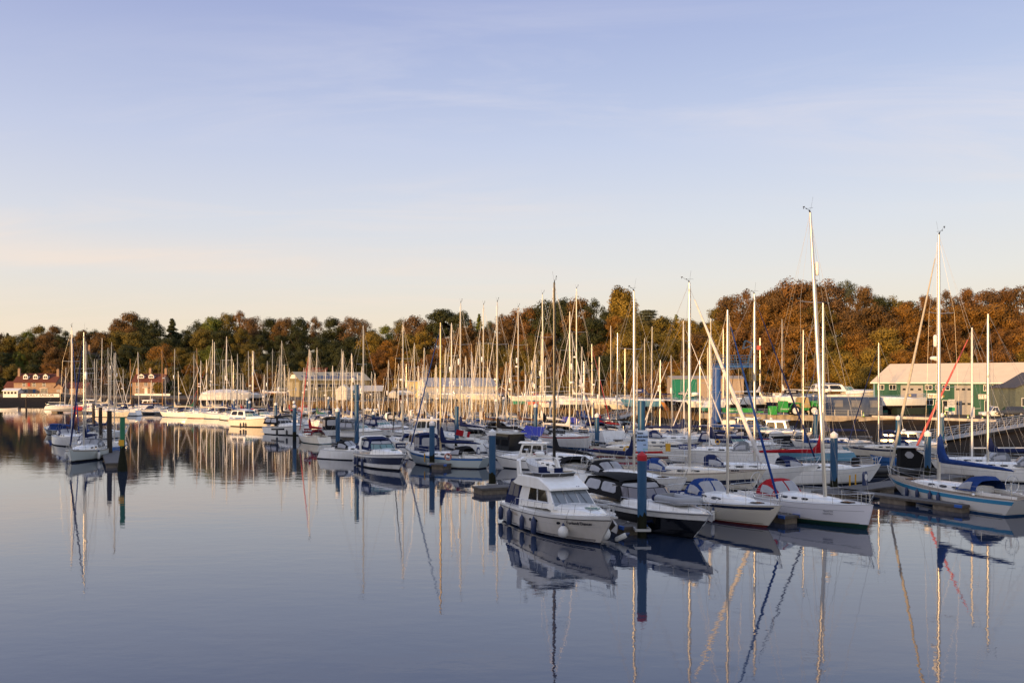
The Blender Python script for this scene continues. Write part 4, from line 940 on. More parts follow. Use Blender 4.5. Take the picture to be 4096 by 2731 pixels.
for row, (f, hh, wdt) in enumerate(((.02, 8.5, .95), (.22, 11, .95), (.45, 12.5, 1.0), (.68, 13.5, 1.0))):
    px = -130+row*37
    while px < 4260:
        sh, qy, ft, cr_, zq, zc = bank(px); Y = ft+(cr_-ft)*f+RND.uniform(-3, 3)
        h_ = hh*RND.uniform(.82, 1.15); kd = RND.choice(['broad', 'broad', 'broad', 'sparse'] if row else ['broad', 'sparse', 'bush', 'broad'])
        skip = row == 0 and (30 < px < 270 or 500 < px < 660)
        if not skip: tree(px, Y, ground_z(px, Y)+h_*(1 if kd != 'bush' else .62), kd, pal(px, row), wdt*RND.uniform(1.1, 1.3))
        px += 7.6*F/Y*RND.uniform(.86, 1.16)*(1.0 if row else .9)
# brambles and undergrowth under the trees, and reeds on the foreshore: uncountable
def scatter(name, m, n, fn, label, cat, blade=False):
    q = MB(); R = random.Random(5)
    for _ in range(n):
        c, s_ = fn(R)
        if blade:
            lx, ly = R.gauss(0, .12)*s_, R.gauss(0, .12)*s_; a = R.uniform(0, pi); dx, dy = cos(a)*.05, sin(a)*.05; i = len(q.v)
            q.v += [(c.x-dx, c.y-dy, c.z), (c.x+dx, c.y+dy, c.z), (c.x+lx, c.y+ly, c.z+s_)]; q.face((i, i+1, i+2))
        else:
            nrm = Vector((R.gauss(0, 1), R.gauss(-.6, 1), R.gauss(.8, 1))).normalized(); u = nrm.orthogonal().normalized(); w_ = nrm.cross(u); q.quad(c-u*s_, c-w_*s_*.6, c+u*s_, c+w_*s_*.6)
    tag(q.build(name, m), label, cat, kind='stuff')
def f_under(R):
    px = R.uniform(-150, 4300); sh, qy, ft, cr_, zq, zc = bank(px); Y = ft-2+(cr_-ft)*R.random()**1.3; return Vector((XY(px, Y), Y, ground_z(px, Y)+R.random()**2*3.2)), R.uniform(.2, .5)
scatter('undergrowth', LEAFM['olive'], 26000, f_under, 'tangled undergrowth below the hillside trees', 'undergrowth')
def f_reed(R):
    while True:
        px = R.uniform(1150, 3000); sh, qy, ft, cr_, zq, zc = bank(px); t = R.uniform(.42, .97); Y = sh+(qy-sh)*t
        if mnoise.noise(Vector((px*.012, Y*.08, 1))) > -.22: return Vector((XY(px, Y), Y, ground_z(px, Y)-.05)), R.uniform(.7, 1.6)
scatter('reeds', mat('dry reed', (.26, .15, .05), .8, var=.5, vscale=.3), 22000, f_reed, 'dry golden reeds on the bank below the boatyard', 'reeds', True)
# ------------------------------------------------------------------ buildings (local: x along the front, y back, z up; the front faces -y)
def siding(n, c, c2, sc=(0, 0, 9), rough=.6):
    m = bpy.data.materials.new(n); m.use_nodes = True; t = m.node_tree; b = t.nodes['Principled BSDF']; b.inputs['Roughness'].default_value = rough; b.inputs['Specular IOR Level'].default_value = .2; L = t.links.new
    tcn = t.nodes.new('ShaderNodeTexCoord'); mp = t.nodes.new('ShaderNodeMapping'); mp.inputs['Scale'].default_value = sc; L(tcn.outputs['Object'], mp.inputs[0])
    wv = t.nodes.new('ShaderNodeVectorMath'); wv.operation = 'FRACTION'; L(mp.outputs[0], wv.inputs[0]); sp = t.nodes.new('ShaderNodeSeparateXYZ'); L(wv.outputs[0], sp.inputs[0])
    ad = t.nodes.new('ShaderNodeMath'); ad.operation = 'MAXIMUM'; L(sp.outputs[0], ad.inputs[0]); L(sp.outputs[2], ad.inputs[1])
    mr_ = t.nodes.new('ShaderNodeMapRange'); mr_.inputs[1].default_value = .78; mr_.inputs[2].default_value = .95; L(ad.outputs[0], mr_.inputs[0])
    n_ = t.nodes.new('ShaderNodeTexNoise'); n_.inputs['Scale'].default_value = .6; n_.inputs['Detail'].default_value = 6; L(tcn.outputs['Object'], n_.inputs[0])
    mx = t.nodes.new('ShaderNodeMix'); mx.data_type = 'RGBA'; mx.inputs[6].default_value = (*c, 1); mx.inputs[7].default_value = (*c2, 1); L(mr_.outputs[0], mx.inputs[0])
    m2 = t.nodes.new('ShaderNodeMix'); m2.data_type = 'RGBA'; m2.blend_type = 'MULTIPLY'; m2.inputs[0].default_value = .22; L(mx.outputs[2], m2.inputs[6]); L(n_.outputs[0], m2.inputs[7]); L(m2.outputs[2], b.inputs['Base Color'])
    return m
def brickm(n, a, b_, mortar, sc=4.0):
    m = bpy.data.materials.new(n); m.use_nodes = True; t = m.node_tree; b = t.nodes['Principled BSDF']; b.inputs['Roughness'].default_value = .85; L = t.links.new
    tcn = t.nodes.new('ShaderNodeTexCoord'); mp = t.nodes.new('ShaderNodeMapping'); mp.inputs['Rotation'].default_value = (radians(90), 0, 0); L(tcn.outputs['Object'], mp.inputs[0])
    k = t.nodes.new('ShaderNodeTexBrick'); k.inputs['Color1'].default_value = (*a, 1); k.inputs['Color2'].default_value = (*b_, 1); k.inputs['Mortar'].default_value = (*mortar, 1); k.inputs['Scale'].default_value = sc; L(mp.outputs[0], k.inputs[0])
    n_ = t.nodes.new('ShaderNodeTexNoise'); n_.inputs['Scale'].default_value = .8; n_.inputs['Detail'].default_value = 6; L(tcn.outputs['Object'], n_.inputs[0])
    m2 = t.nodes.new('ShaderNodeMix'); m2.data_type = 'RGBA'; m2.blend_type = 'OVERLAY'; m2.inputs[0].default_value = .5; L(k.outputs[0], m2.inputs[6]); L(n_.outputs[0], m2.inputs[7]); L(m2.outputs[2], b.inputs['Base Color']); return m
BRK = brickm('orange brick', (.33, .20, .12), (.25, .15, .09), (.32, .27, .21)); TILE = siding('clay roof tile', (.16, .055, .035), (.08, .03, .02), (4, 0, 6), .8)
TILEG = siding('slate roof', (.10, .09, .09), (.06, .055, .055), (4, 0, 6), .7)
CLAD_G = siding('green cladding', (.028, .105, .072), (.016, .065, .046), (0, 0, 5)); ROOF_P = siding('pale ribbed roof', (.88, .70, .48), (.74, .58, .40), (3, 0, 0), .6)
CLAD_O = siding('olive ribbed wall', (.27, .23, .12), (.15, .125, .065), (4, 0, 0), .7); ROOF_O = siding('grey ribbed roof', (.44, .40, .30), (.30, .27, .20), (2.5, 0, 0), .6)
WPT = mat('white paint', (.72, .71, .68), .5, var=.08); DOORG = siding('grey shutter door', (.36, .35, .34), (.26, .25, .25), (0, 0, 4)); DKW = mat('dark window', (.02, .022, .025), .08, spec=.8)
class Bld:
    def __init__(s, name, label, cat, loc, ang, Lx, Ly, hw, hr, wm, rm, over=.35, ridge='x', hip=0.0, group=None, th=.12, roofname='roof'):
        s.root = thing(name, loc, ang, label, cat, group); s.Lx, s.Ly, s.hw, s.hr = Lx, Ly, hw, hr
        q = MB(); b = [(0, 0, -1.5), (Lx, 0, -1.5), (Lx, Ly, -1.5), (0, Ly, -1.5)]; t = [(x, y, hw) for x, y, _ in b]; i = 0
        q.v += b+t
        for f in ((0, 1, 5, 4), (1, 2, 6, 5), (2, 3, 7, 6), (3, 0, 4, 7)): q.face(f)
        if ridge == 'x':
            q.v += [(hip, Ly/2, hr), (Lx-hip, Ly/2, hr)]; q.face((7, 4, 8)) if not hip else None; q.face((5, 6, 9)) if not hip else None
            R0, R1 = (hip-over*(not hip), Ly/2, hr), (Lx-hip+over*(not hip), Ly/2, hr)
            dz = (hr-hw)/(Ly/2)*over; x0, x1 = -over, Lx+over
            planes = [[(x0, -over, hw-dz), (x1, -over, hw-dz), R1, R0], [(x1, Ly+over, hw-dz), (x0, Ly+over, hw-dz), R0, R1]]
            if hip: planes += [[(x0, Ly+over, hw-dz), (x0, -over, hw-dz), R0, R0], [(x1, -over, hw-dz), (x1, Ly+over, hw-dz), R1, R1]]
        else:
            q.v += [(Lx/2, 0, hr), (Lx/2, Ly, hr)]; q.face((4, 5, 8)); q.face((6, 7, 9))
            dz = (hr-hw)/(Lx/2)*over; y0, y1 = -over, Ly+over; A, B_ = (Lx/2, y0, hr), (Lx/2, y1, hr)
            planes = [[(-over, y1, hw-dz), (-over, y0, hw-dz), A, B_], [(Lx+over, y0, hw-dz), (Lx+over, y1, hw-dz), B_, A]]
        s.wall = q.build('wall', wm, s.root)
        q = MB()
        for p in planes:
            up = [(x, y, z+th) for x, y, z in p]
            if p[2] == p[3]: p = p[:3]; up = up[:3]
            q.loft([p, up])
        s.roof = q.build(roofname, rm, s.root)
    def panel(s, name, m, x0, x1, z0, z1, side='front', off=.04, par=None, th=.06):
        q = MB(); 
        if side == 'front': q.box(((x0+x1)/2, -off+th/2, (z0+z1)/2), (x1-x0, th, z1-z0))
        elif side == 'left': q.box((-off+th/2, (x0+x1)/2, (z0+z1)/2), (th, x1-x0, z1-z0))
        else: q.box((s.Lx+off-th/2, (x0+x1)/2, (z0+z1)/2), (th, x1-x0, z1-z0))
        return q.build(name, m, par or s.root)
    def window(s, x0, x1, z0, z1, side='front', nx=2, nz=2, fm=None, gm=None, name='window', fw=.09):
        f = s.panel(name, fm or WPT, x0, x1, z0, z1, side, .05, th=.10)
        w_, h_ = (x1-x0-fw*(nx+1))/nx, (z1-z0-fw*(nz+1))/nz; q = MB()
        for i in range(nx):
            for j in range(nz):
                a, c = x0+fw+(w_+fw)*i+w_/2, z0+fw+(h_+fw)*j+h_/2
                q.box((a, -.045, c) if side == 'front' else (-.045, a, c) if side == 'left' else (s.Lx+.045, a, c), (w_, .04, h_) if side == 'front' else (.04, w_, h_))
        q.build('pane', gm or DKW, f); return f
    def chimney(s, x, y, z0, z1, w_=.8, m=None):
        q = MB(); q.box((x, y, (z0+z1)/2), (w_, w_*.8, z1-z0)); q.box((x, y, z1), (w_*1.15, w_*.95, .15)); [q.lathe([(.12, 0), (.1, .45), (0, .45)], 8, (x+dx, y, z1+.07)) for dx in (-.2, .2)]
        return q.build('chimney', m or BRK, s.roof)
    def dormer(s, x, w_, z0, h_, y=.6, rm=None):
        q = MB(); q.box((x, y+.8, z0+h_*.35), (w_, 1.8, h_*.7)); i = len(q.v); q.v += [(x-w_/2, y-.1, z0+h_*.7), (x+w_/2, y-.1, z0+h_*.7), (x, y-.1, z0+h_)]; q.face((i, i+1, i+2))
        d = q.build('dormer', WPT, s.roof)
        q = MB()
        for sd in (-1, 1): q.loft([[(x+sd*(w_/2+.12), y-.25, z0+h_*.62), (x, y-.25, z0+h_+.05), (x, y-.25, z0+h_+.14), (x+sd*(w_/2+.12), y-.25, z0+h_*.71)], [(x+sd*(w_/2+.12), y+1.8, z0+h_*.62), (x, y+1.8, z0+h_+.05), (x, y+1.8, z0+h_+.14), (x+sd*(w_/2+.12), y+1.8, z0+h_*.71)]])
        q.build('dormer_roof', rm or TILE, d)
        q = MB(); [q.box((x+dx*w_*.2, y-.12, z0+h_*.36), (w_*.30, .05, h_*.42)) for dx in (-1, 1)]; q.build('dormer_window', DKW, d)
def at(px, Y, z=0): return (XY(px, Y), Y, z)
# --- riverside pub
Yp = 347; zb_ = 2.9
P = Bld('pub_building', 'brick riverside pub with three white dormers and tall chimneys', 'pub', at(55, Yp, zb_), 0, 16.2, 8.5, ZT(1528, Yp)-zb_, ZT(1494, Yp)-zb_, BRK, TILE)
pu = lambda px: (px-55)/F*Yp; pz = lambda y: ZT(y, Yp)-zb_
for x in (97, 137, 177): P.dormer(pu(x), 1.75, pz(1516), pz(1494.5)-pz(1516), .9)
for x, w_ in ((96, 1.3), (136, 1.3), (176, 1.3)): P.window(pu(x)-w_/2, pu(x)+w_/2, pz(1546), pz(1529.5), nx=2, nz=3)
for x in (97, 176): P.window(pu(x)-1.35, pu(x)+1.35, pz(1572), pz(1554), nx=5, nz=3)
for x in (97, 176): q = MB(); q.box((pu(x), -.35, pz(1553)), (3.0, .8, .12)); q.build('bay_hood', WPT, P.root)
P.panel('door', mat('blue door', (.05, .10, .20), .5), pu(131), pu(142), 0, pz(1556)); P.panel('hanging_sign', mat('red sign', (.35, .05, .03), .6), pu(111), pu(121), pz(1545), pz(1529), off=.12)
P.chimney(15.6, 3, pz(1510), pz(1478), .9); P.chimney(.5, 3, pz(1510), pz(1476), .8)
A = Bld('pub_annexe', 'small gabled brick annexe joined to the right of the pub', 'annexe', at(218, Yp-1, zb_), 0, 3.1, 6, pz(1548), pz(1534), BRK, TILE, ridge='y'); A.window(.9, 2.2, pz(1568), pz(1558), nx=3, nz=3)
A = Bld('terraced_cottage', 'long low brick cottage row right of the pub annexe', 'cottage', at(249, Yp+1, zb_), 0, 9.2, 6, pz(1550), pz(1530), BRK, TILE)
for x in (1.0, 3.2, 5.5, 7.6): A.window(x, x+1.2, pz(1568), pz(1556), nx=3, nz=2)
A = Bld('pub_outbuilding', 'dark tiled outbuilding left of the pub', 'outbuilding', at(18, Yp+3, zb_), 0, 4, 5, pz(1548), pz(1526), BRK, TILE)
q = MB(); q.box((8, 0, -.65), (16.5, .5, 2.7)); tw = thing('terrace_wall', at(78, 340, 2.9), 0, 'stone terrace wall carrying the white JOLLY SAILOR board', 'terrace wall'); q.build('stonework', mat('dark stone', (.10, .085, .07), .9, var=.4), tw)
q = MB(); q.box((0, 0, 0), (14.4, .12, 1.30)); sb = thing('name_board', (XY(161, 337.5), 337.5, ZT(1583, 337.5)+.15), 0, 'long white board lettered JOLLY SAILOR below the pub', 'sign'); q.build('board', WPT, sb)
text('lettering', 'JOLLY SAILOR', 1.22, INK, sb, (0, -.09, .06), (1, 0, 0), (0, 0, 1), wide=1.36, bold=.022)
k = Bld('white_kiosk', 'small white glazed kiosk at the left end of the pub terrace', 'kiosk', at(12, 341, 2.3), 0, 5.6, 4, 2.2, 3.0, WPT, WPT); [k.window(.3+1.3*i, 1.3+1.3*i, .9, 1.9, nx=1, nz=1) for i in range(4)]
# --- brick house with ivy
Yh = 352; hu = lambda px: (px-529)/F*Yh; hz = lambda y: ZT(y, Yh)-2.7
Hs = Bld('brick_house', 'square brick house with two white dormers and golden creeper', 'house', at(529, Yh, 2.7), 0, hu(651), 8, hz(1526), hz(1495), BRK, TILE)
for x in (561, 601): Hs.dormer(hu(x), 2.0, hz(1513), hz(1494.5)-hz(1513), .9)
for x in (550, 583, 614): Hs.window(hu(x)-.65, hu(x)+.65, hz(1544), hz(1528), nx=2, nz=3)
Hs.window(hu(550)-.7, hu(550)+.7, hz(1570), hz(1551), nx=2, nz=3); Hs.window(hu(614)-.7, hu(614)+.7, hz(1570), hz(1551), nx=2, nz=3)
Hs.panel('door', WPT, hu(578), hu(590), 0, hz(1552)); q = MB(); q.box((hu(584), -.5, hz(1550)), (2.2, 1.2, .2)); q.build('porch', WPT, Hs.root)
for x in (533, 585, 648): Hs.chimney(hu(x) if x != 533 else .4, 4, hz(1502), hz(1474), .9)
def f_ivy(R):
    while True:
        a, b = R.uniform(-1, 1), R.uniform(-1, 1)
        if a*a+b*b < 1: return Vector((XY(634, Yh)+a*2.1, Yh-.35-R.random()*.6*(1-a*a-b*b), 2.7+hz(1552)+b*2.3)), R.uniform(.12, .26)
scatter('creeper', LEAFM['golden'], 1500, f_ivy, 'golden creeper covering the right corner of the brick house', 'creeper')
q = MB(); q.box((0, 0, .2), (13.5, .4, 1.9)); tag(q.build('garden_wall', WPT, loc=(XY(610, 343), 343, 2.2)), 'low pale garden wall below the brick house', 'wall')
A = Bld('hill_house', 'dark house among trees high above the river left', 'house', at(345, 400, 14), 0, 5.5, 5, 5, 8.2, mat('dark render', (.09, .07, .06), .8), TILEG); A.window(1.2, 2.6, 3, 4.6); A.chimney(.5, 2, 7, 10)
A = Bld('hill_villa', 'white gabled house peeping over the olive boat shed roof', 'house', at(1212, 362, 5.0), 0, 9, 6, ZT(1492, 362)-5, ZT(1470, 362)-5, WPT, TILE); A.window(6.5, 7.6, 2.6, 3.9)
# --- olive boat shed
Yw = 325; C0 = at(1201, Yw, 2.4); W = Bld('boat_shed', 'olive ribbed boat shed with solar panels on a grey roof', 'boat shed', C0, atan2(.6, .8), 28, 12, ZT(1519, Yw)-2.4, ZT(1488, 330)-2.4, CLAD_O, ROOF_O, over=.5)
for i in range(6): q = MB(); x = 3+4.4*i; s_ = (W.hr-W.hw)/6; q.loft([[(x, 3.5, W.hw+3.5*s_+.10), (x+1.3, 3.5, W.hw+3.5*s_+.10), (x+1.3, 5.0, W.hw+5.0*s_+.10), (x, 5.0, W.hw+5.0*s_+.10)], [(x, 3.5, W.hw+3.5*s_+.18), (x+1.3, 3.5, W.hw+3.5*s_+.18), (x+1.3, 5.0, W.hw+5.0*s_+.18), (x, 5.0, W.hw+5.0*s_+.18)]]); q.build('skylight', DKW, W.roof)
q = MB(); q.loft([[(1.5, .5, W.hw+.5*s_+.10), (23, .5, W.hw+.5*s_+.10), (23, 2.9, W.hw+2.9*s_+.10), (1.5, 2.9, W.hw+2.9*s_+.10)], [(1.5, .5, W.hw+.5*s_+.2), (23, .5, W.hw+.5*s_+.2), (23, 2.9, W.hw+2.9*s_+.2), (1.5, 2.9, W.hw+2.9*s_+.2)]]); q.build('solar_panel', mat('solar cells', (.05, .06, .10), .25), W.roof)
for i in range(5): W.window(.8+5.2*i, 5.2+5.2*i, 3.4, 4.7, nx=2, nz=1)
for y0, y1 in ((1.2, 4.8), (6.8, 10.4)): W.panel('shutter_door', mat('pale shutter', (.30, .27, .19), .6), y0, y1, -.2, 5.4, side='left')
q = MB(); q.v += [(-.06, 2.9, W.hw+.5), (-.06, 9.1, W.hw+.5), (-.06, 7.6, W.hr-.9), (-.06, 4.4, W.hr-.9)]; q.v += [(-.12, y, z) for _, y, z in q.v]; q.face((3, 2, 1, 0)); q.face((4, 5, 6, 7)[::-1]); q.f[-1] = (4, 7, 6, 5); q.build('gable_sign', WPT, W.root)
# --- white covered boats, tents and cabins along the yard
def shroud(px0, px1, y0, y1, Y, label, m, name='shrouded_boat', ridge=.5):
    x0, x1 = XY(px0, Y), XY(px1, Y); zt, zb__ = ZT(y0, Y), ZT(y1, Y); w_ = x1-x0; hh = zt-zb__
    root = thing(name, ((x0+x1)/2, Y, zb__), RND.uniform(-.25, .25), label, 'shrouded boat', 'shrouded boats in the yard'); q = MB(); rr = []; n = 7
    for k in range(n):
        t = k/(n-1); y = (t-.5)*9; s_ = 1-.35*abs(2*t-1)**2.5; jig = lambda: RND.uniform(-.12, .12)
        rr.append([(-w_/2*s_+jig(), y, 0), (-w_/2*s_+jig(), y, hh*.66), (-w_*.25*s_, y, hh*.86+jig()), (0, y, hh*(1-.06*abs(2*t-1))), (w_*.25*s_, y, hh*.86+jig()), (w_/2*s_+jig(), y, hh*.66), (w_/2*s_+jig(), y, 0)])
    q.loft(rr, False, True, True); q.build('cover', m, root)
    q = MB(); [q.tube((sx*w_*.3, sy, -1.6), (sx*w_*.3, sy, .3), .08, None, 5) for sx in (-1, 1) for sy in (-2.5, 2.5)]; q.box((0, 0, -.1), (w_*.7, 7, .4)); q.build('cradle', mat('cradle steel', (.10, .06, .04), .7), root)
SHM = mat('white shrink wrap', (.66, .62, .52), .5, var=.15, vscale=1.5, bump=.5, bscale=2)
shroud(1346, 1404, 1537, 1598, 268, 'boat under an upright cream cover right of the olive shed', SHM)
shroud(1557, 1590, 1562, 1590, 262, 'small boat under a pointed white cover among masts', SHM)
shroud(1398, 1440, 1560, 1592, 285, 'boat under a slack green grey cover beside the cream one', mat('green grey tarpaulin', (.20, .23, .17), .6))
A = Bld('grey_roofed_store', 'low store with a long pale grey roof behind the cream shroud', 'store', at(1400, 300, 2.4), 0, 10.5, 6, 2.6, 4.2, mat('dark store wall', (.07, .06, .05), .8), mat('pale sheet roof', (.38, .38, .38), .5))
A = Bld('yellow_cabin', 'flat roofed pale yellow portable cabin with two windows', 'cabin', at(1632, 300, 4.2), 0, 6.2, 3, ZT(1525, 300)-4.2, ZT(1523, 300)-4.2, mat('yellow cabin wall', (.50, .42, .20), .6), GALV); A.window(.9, 1.9, 1.2, 2.2, nx=1); A.window(3.4, 4.6, 1.2, 2.3, nx=1)
A = Bld('white_marquee', 'wide white workshop tent with grey translucent roof', 'workshop tent', at(1708, 292, 2.4), atan2(.42, .9), 25, 11, ZT(1545, 292)-2.4, ZT(1512, 296)-2.4, mat('white tent wall', (.62, .57, .48), .6, var=.15), mat('grey tent roof', (.30, .31, .34), .5, var=.2))
A = Bld('brown_shed', 'small brown timber shed with white barge boards', 'shed', at(1975, 262, 2.4), 0, 4, 4, ZT(1567, 262)-2.4, ZT(1546, 262)-2.4, mat('brown boards', (.09, .05, .035), .8), WPT, ridge='y')
A = Bld('tarpaulin_shelter', 'boxy shelter with green end and cream tarpaulin side', 'boat shelter', at(2688, 216, 2.4), 0, 17.2, 7, ZT(1515, 216)-2.4, ZT(1504, 216)-2.4, mat('cream tarpaulin', (.40, .31, .23), .7, var=.2, bump=.4, bscale=2), mat('cream tarpaulin top', (.36, .30, .24), .7))
A.panel('green_end_cover', mat('green tarpaulin', (.02, .20, .13), .6, var=.2), 0, 5.9, 0, ZT(1515, 216)-2.4, off=.15)
# --- big green workshop
g0 = (XY(3495, 173), 173, 2.25); g_ang = atan2(-.7, .71); Gs = Bld('green_workshop', 'long dark green workshop with pale roof and grey shutter doors', 'workshop', g0, g_ang, 50, 18, 5.9, 9.35, CLAD_G, ROOF_P, over=.5)
def gx(px):                                # photo column -> distance along the front wall
    t = (px-CX)/F; return (t*173-g0[0])/(.712+t*.702)
def gzz(px, py): x = gx(px); Y = 173-.702*x; return ZT(py, Y)-2.25
for a, b, c, d in ((3510, 3537, 1538, 1559), (3557, 3585, 1538, 1559), (3700, 3730, 1539, 1559), (3741, 3757, 1539, 1559), (3768, 3799, 1539, 1561), (3934, 3953, 1539, 1564), (3969, 3991, 1539, 1565), (4012, 4035, 1540, 1566), (3701, 3735, 1597, 1619), (3742, 3762, 1597, 1619)): Gs.window(gx(a), gx(b), gzz((a+b)/2, d), gzz((a+b)/2, c), nx=2, nz=1)
for a, b in ((3603, 3693), (3818, 3891)):
    d_ = Gs.panel('shutter_door', DOORG, gx(a), gx(b), -.2, gzz((a+b)/2, 1540)); q = MB()
    for k in range(3):
        for zz_ in ((1553, 1560),)+(((1610, 1618),) if a == 3818 else ()): xx = gx(a+14+(b-a-28)*k/2); q.box((xx, -.06, (gzz(a, zz_[0])+gzz(a, zz_[1]))/2), (.55, .06, .35))
    q.build('door_window', DKW, d_)
for a, b in ((3770, 3792), (3938, 3958), (3974, 3994)): Gs.window(gx(a), gx(b), -.1, gzz(a, 1600), nx=1, nz=1, name='glazed_door')
Gs.window(gx(4016), gx(4052), gzz(4030, 1628), gzz(4030, 1608), nx=2, nz=2)
s1 = Gs.panel('sign_board', WPT, gx(3711), gx(3771), gzz(3740, 1592), gzz(3740, 1573), off=.1); text('sign_lettering', 'boatcare', .85, mat('sign gold', (.45, .35, .08), .5), s1, ((gx(3711)+gx(3771))/2+.3, -.14, gzz(3740, 1582.5)), (1, 0, 0), (0, 0, 1), wide=.9)
s2 = Gs.panel('sign_board', WPT, gx(3914), gx(3962), gzz(3940, 1595), gzz(3940, 1577), off=.1); text('sign_lettering', 'LITE iP', .8, INK, s2, ((gx(3914)+gx(3962))/2-.2, -.14, gzz(3940, 1586)), (1, 0, 0), (0, 0, 1))
s3 = Gs.panel('sign_board', mat('navy sign', (.02, .04, .14), .5), gx(3632), gx(3667), gzz(3650, 1588), gzz(3650, 1574), off=.1)
q = MB(); q.lathe([(0, 0), (.3, 0), (0, .06)], 5); e_ = q.build('sign_emblem', mat('sign gold', (.45, .35, .08), .5), s3); e_.location = (gx(3640), -.11, gzz(3650, 1581)); e_.rotation_euler = (radians(90), 0, 0)
Gs.panel('gutter', WPT, -.5, 50, 5.62, 5.78, off=.55, par=Gs.roof); Gs.panel('corner_trim', mat('blue trim', (.12, .22, .30), .5), -.05, .25, 0, 5.8, off=.07)
e1 = Bld('grey_office', 'timber clad office gable at the right end of the green workshop', 'office', at(4062, 150, 2.25), 0, 12, 9, ZT(1550, 150)-2.25, ZT(1490, 150)-2.25, mat('grey green boards', (.14, .16, .13), .7, var=.3), TILEG, ridge='y')
e1.window(1.0, 3.2, 1.9, 3.3, nx=2, nz=1); s4 = e1.panel('sign_board', mat('bright green sign', (.03, .38, .12), .5), .6, 4.0, 1.0, 1.8, off=.1); text('sign_lettering', 'Marina', .6, WHT, s4, (1.9, -.14, 1.4), (1, 0, 0), (0, 0, 1))
# --- information boards, cones, cars
def board(px, py0, py1, Y, wpx, label, rows, base=2.25, green=True):
    z0, z1 = ZT(py1, Y), ZT(py0, Y); w_ = wpx/F*Y; r = thing('notice_board', (XY(px, Y), Y, z0), 0, label, 'notice board'); q = MB(); q.box((0, 0, (z1-z0)/2), (w_, .08, z1-z0)); p = q.build('panel', WPT, r)
    if green: q = MB(); q.box((0, -.05, (z1-z0)*.35), (w_*.96, .03, (z1-z0)*.25)); q.build('green_band', mat('bright green sign', (.03, .38, .12), .5), r)
    for i, t_ in enumerate(rows): text('lettering', t_, (z1-z0)*.085, INK, r, (0, -.06, (z1-z0)*(.92-.1*i)), (1, 0, 0), (0, 0, 1))
    q = MB(); [q.box((sx*w_*.4, .06, (z1-z0)/2-.4), (.08, .06, z1-z0+.8)) for sx in (-1, 1)]; q.build('post', GALV, r)
board(3806, 1597, 1657, 158, 26, 'white and green notice board by the grey shutter door', ['All contractors', 'visitors report', 'to marina office', 'on arrival'])
board(3786, 1625, 1645, 156, 14, 'small leaning notice board left of the tall one', ['STOP'])
board(3890, 1628, 1672, 150, 17, 'black price board on the quay before the workshop door', ['Boat Yard'], green=False)
def cone(px, py, Y, label, hgt=.75):
    z = ZT(py, Y); r = thing('traffic_cone', (XY(px, Y), Y, z), 0, label, 'traffic cone', 'traffic cones on the quay'); q = MB(); q.lathe([(.2, .03), (.04, hgt), (0, hgt)], 12); q.build('cone', mat('cone green', (.25, .42, .03), .5), r); q = MB(); q.lathe([(.15, hgt*.35), (.10, hgt*.62)], 12, (0, 0, .01)); q.build('reflective_band', WHT, r); q = MB(); q.box((0, 0, .02), (.45, .45, .05)); q.build('base', BLK, r)
cone(3454, 1667, 150, 'green white cone at the right end of the blue arched hut'); cone(3780, 1660, 154, 'green white cone below the tall notice board'); cone(3872, 1676, 146, 'green white cone on the quay above the gangway')
cone(3930, 1679, 146, 'small green white cone behind the gangway rail', .6)
def car(px, py, Y, head, col, label, L=4.6, hgt=1.6, pick=False):
    z = ZT(py, Y); r = thing('parked_car', (XY(px, Y), Y, z), head, label, 'car', 'cars parked in the boatyard'); q = MB()
    def sec(x, w_, z0, z1): return [(x, -w_, z0), (x, -w_*1.02, (z0+z1)/2), (x, -w_*.94, z1), (x, w_*.94, z1), (x, w_*1.02, (z0+z1)/2), (x, w_, z0)]
    q.loft([sec(-L/2, .75, .45, .85), sec(-L/2+.15, .86, .28, .98), sec(-.6, .9, .25, 1.0), sec(L*.2, .9, .25, .98), sec(L/2-.2, .84, .28, .82), sec(L/2, .72, .42, .66)]); b = q.build('body', col, r, True)
    x0 = -.2 if pick else -L/2+.35; fr = prism(x0, L*.24, L*.12, x0+.25, .96, hgt, .84, .66); q = MB(); fr.add(q); c = q.build('cabin', col, r)
    for f in ('right', 'left'):
        for a, b_ in ((.08, .48), (.53, .92)): q = MB(); fr.pane(q, f, a, b_, .12, .86); q.build('side_window', DKW, c)
    for f in ('front', 'rear'): q = MB(); fr.pane(q, f, .06, .94, .1, .9); q.build('windscreen', DKW, c)
    for sx in (-1, 1):
        for sy in (-1, 1):
            w_ = thing_part('wheel', r); w_.location = (sx*L*.3, sy*.8, .33); w_.rotation_euler = (radians(90), 0, 0); q = MB(); q.lathe([(0, -.1), (.33, -.1), (.33, .1), (0, .1)], 16); q.build('tyre', BLK, w_); q = MB(); q.lathe([(0, -.12), (.2, -.12), (.2, .12), (0, .12)], 12); q.build('rim', GALV, w_)
        q = MB(); [q.box((sx*(L/2-.03), sy*.6, .72), (.1, .28, .14)) for sy in (-1, 1)]; q.build('headlight' if sx > 0 else 'tail_light', WHT if sx > 0 else FAB['red'], r)
car(3985, 1668, 147, pi*.97, mat('white car paint', (.7, .7, .68), .25, coat=.5), 'white pickup truck parked above the gangway', 5.0, 1.75, True)
car(4040, 1664, 146, 2.9, mat('dark car paint', (.03, .03, .035), .2, coat=.5), 'dark hatchback parked behind the white pickup')
car(1585, 1594, 285, .3, mat('dark car paint', (.03, .03, .035), .2, coat=.5), 'dark car parked under trees behind the small white shroud')
